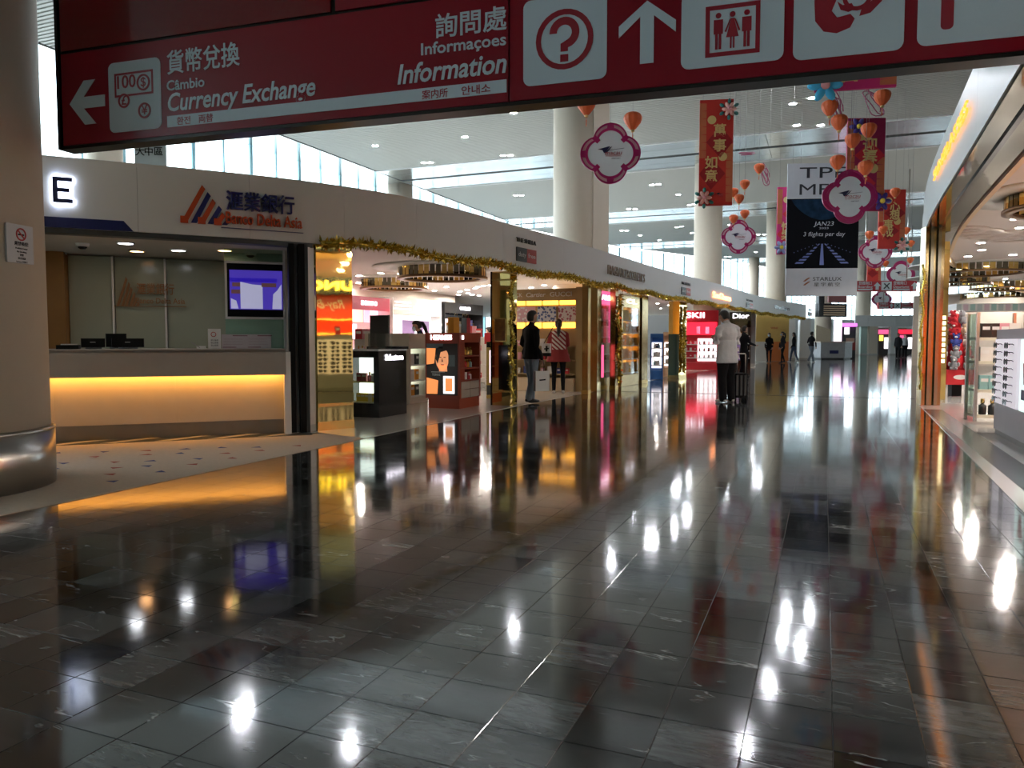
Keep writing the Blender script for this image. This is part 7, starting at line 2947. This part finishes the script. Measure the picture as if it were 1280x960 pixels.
plain_plate(t, u0 + 0.05, u1 - 0.05, 0.5, 1.1, 0.2, 0.1, mat('kiosk_red', (0.35, 0.05, 0.04), 0.4), 'red_front')
plain_plate(t, u0 + 0.4, u1 - 0.1, 1.1, 1.4, 0.2, 0.05, mat('kiosk_tan', (0.55, 0.35, 0.25), 0.4), 'tan_front')

# flight information board
g = W(1042, 380, 56)
t = thing('flight_board', 'dark hanging flight information board with red poster above it', 'display board', (g.x, g.y, 0), 40)
f = Frame((g.x, g.y), 40)
u0, u1, v0, v1 = f.rect(1024, 366, 1059, 396, 0)
q = MB()
q.box(u0, u1, 0, 0.4, v0, v0 + (v1 - v0) * 0.55)
obj('board', q, M_gloss, t)
q = MB()
for k in range(5):
    zz = v0 + (v1 - v0) * (0.06 + 0.09 * k)
    q.plate([(u0 + 0.4, zz), (u1 - 0.2, zz), (u1 - 0.2, zz + 0.07), (u0 + 0.4, zz + 0.07)], 0.0, 0.01)
obj('text_rows', q, mat('row_brown', (0.25, 0.20, 0.14), 0.5, emit=0.08, ecol=(0.8, 0.6, 0.4)), t)
plain_plate(t, u0 + (u1 - u0) * 0.35, u1, v0 + (v1 - v0) * 0.6, v1 + 0.3, 0.2, 0.15, mat('poster_rose', (0.42, 0.14, 0.14), 0.5), 'poster')
q = MB()
q.box(u0, u0 + 0.5, 0.05, 0.35, v0, v1 + 0.3)
obj('frame_post', q, M_gloss, t)
for x in (u0 + 0.3, u1 - 0.3):
    q = MB()
    q.cyl((x, 0.2, v1), 0.04, HC - v1 + 0.02, 8)
    obj('hanger_rod', q, M_steel, t)

# far red direction signs
for (px0, px1, py0, py1, d_, lab) in ((1071, 1146, 351, 364, 35, 'red hanging direction sign with white arrow and aircraft symbol'), (1098, 1146, 378, 386, 52, 'smaller red hanging direction sign farther down the concourse')):
    g = W((px0 + px1) / 2, 360, d_)
    f = Frame((g.x, g.y), 20)
    u0, u1, v0, v1 = f.rect(px0, py0, px1, py1, 0)
    t = thing('gate_sign', lab, 'sign', (g.x, g.y, 0), 20)
    q = MB()
    q.box(u0, u1, 0, 0.25, v0, v1)
    obj('board', q, mat('gate_red', (0.42, 0.015, 0.03), 0.3), t)
    w, h = u1 - u0, v1 - v0
    zc = (v0 + v1) / 2
    plain_plate(t, u0 + 0.41 * w, u0 + 0.58 * w, v0 + 0.08 * h, v1 - 0.08 * h, 0, 0.02, M_swhite, 'pictogram_panel')
    q = MB()
    cx = u0 + 0.495 * w
    q.plate([(cx - 0.30 * h, zc - 0.22 * h), (cx - 0.22 * h, zc - 0.30 * h), (cx + 0.30 * h, zc + 0.22 * h), (cx + 0.22 * h, zc + 0.30 * h)], -0.02, 0.01)
    q.plate([(cx - 0.28 * h, zc + 0.20 * h), (cx - 0.05 * h, zc - 0.02 * h), (cx + 0.02 * h, zc + 0.05 * h), (cx - 0.2 * h, zc + 0.28 * h)], -0.02, 0.008)
    q.plate([(cx + 0.02 * h, zc - 0.05 * h), (cx + 0.2 * h, zc - 0.30 * h), (cx + 0.28 * h, zc - 0.22 * h), (cx + 0.08 * h, zc + 0.02 * h)], -0.02, 0.008)
    obj('aircraft_symbol', q, M_ink2, t)
    for xa in (u0 + 0.34 * w, u1 - 0.04 * w):
        q = MB()
        q.plate([(xa, zc + 0.36 * h), (xa + 0.34 * h, zc), (xa + 0.14 * h, zc), (xa + 0.14 * h, zc - 0.36 * h), (xa - 0.14 * h, zc - 0.36 * h), (xa - 0.14 * h, zc), (xa - 0.34 * h, zc)], 0, 0.02)
        obj('arrow', q, M_swhite, t)
    for (xa, xb) in ((0.02, 0.26), (0.61, 0.88)):
        plain_plate(t, u0 + xa * w, u0 + xb * w, v0 + 0.1 * h, v0 + 0.24 * h, 0, 0.015, M_swhite, 'white_band')
    text('登機閘口', 0.36 * h, M_swhite, t, u0 + 0.14 * w, zc + 0.26 * h, -0.01, w=0.22 * w, ext=0.004)
    text('Boarding', 0.36 * h, M_swhite, t, u0 + 0.14 * w, zc - 0.08 * h, -0.01, w=0.24 * w, ext=0.004)
    text('登機閘口', 0.36 * h, M_swhite, t, u0 + 0.72 * w, zc + 0.26 * h, -0.01, w=0.22 * w, ext=0.004)
    text('Departures', 0.36 * h, M_swhite, t, u0 + 0.74 * w, zc - 0.08 * h, -0.01, w=0.26 * w, ext=0.004)
    for x in (u0 + 0.15 * w, u1 - 0.15 * w):
        q = MB()
        q.cyl((x, 0.12, v1), 0.03, HC - v1 + 0.02, 8)
        obj('hanger_rod', q, M_steel, t)

# far shop row across the concourse
g = G(1110, 440)
FS = Frame((W(1075, 426, 66).x, W(1075, 426, 66).y), 12)
t = sroot('trim_3', (FS.o.x, FS.o.y, 0), 12)
u0, u1, v0, v1 = FS.rect(1069, 394, 1170, 408, 0)
n = 6
for k in range(n):
    q = MB()
    q.box(u0 + (u1 - u0) * k / n + 0.01, u0 + (u1 - u0) * (k + 1) / n - 0.01, 0, 0.3, v0, v1)
    obj('panel', q, M_fascia, t)
q = MB()
q.box(u0, u1, 0.3, 8, v0 + 0.15, v0 + 0.25)
obj('shop_roof', q, M_sceil, t)
for k, (px0, px1, mm, lab) in enumerate(((1076, 1084, M_green, 'pale green glass pier of the far shop row'), (1087, 1097, M_column, 'beige pier of the far shop row'), (1113, 1122, M_white, 'pale grey pier of the far shop row'))):
    a_, b_, c_, d_ = FS.rect(px0, 408, px1, 440, 0.1)
    tt = thing('shop_pier', lab, 'pier', FS.world((a_ + b_) / 2, 0.1), 12)
    q = MB()
    hw = (b_ - a_) / 2
    q.box(-hw, hw, 0, 0.6, 0.1, v0)
    obj('cladding', q, mm if mm is not M_green else mat('pale_green', (0.42, 0.52, 0.46), 0.4), tt)
    q = MB()
    q.box(-hw - 0.02, hw + 0.02, -0.02, 0.62, 0.0, 0.1)
    obj('plinth', q, M_steel, tt)
wb = MB()
wb.box(u0, u1, 7.5, 7.6, 0, v0)
struct(obj('wall_far_shop', wb, mat('warm_wall', (0.62, 0.54, 0.46), 0.6), None, (FS.o.x, FS.o.y, 0), (0, 0, math.radians(12))))
for k, (px0, px1, mt, hd, lab) in enumerate(((1098, 1112, M_lyel, M_lpinkh, 'yellow and dark lit stand inside the far shop row'), (1123, 1145, M_lpinkh, M_lred, 'red headed lit stand inside the far shop row'))):
    a_, b_, c_, d_ = FS.rect(px0, 410, px1, 440, 2.0)
    tt = thing('far_stand', lab, 'shelf unit', FS.world((a_ + b_) / 2, 2.0), 12)
    hw = (b_ - a_) / 2
    q = MB()
    q.box(-hw, hw, 0.1, 0.5, 0, 2.2)
    obj('body', q, M_dkgrey, tt)
    plain_plate(tt, -hw, hw, 1.8, 2.2, 0.1, 0.1, hd, 'header')
    plain_plate(tt, -hw * 0.8, -hw * 0.1, 1.2, 1.7, 0.1, 0.05, mt, 'lit_front')
    plain_plate(tt, hw * 0.1, hw * 0.85, 0.5, 1.5, 0.1, 0.05, M_lwhite, 'lit_front')
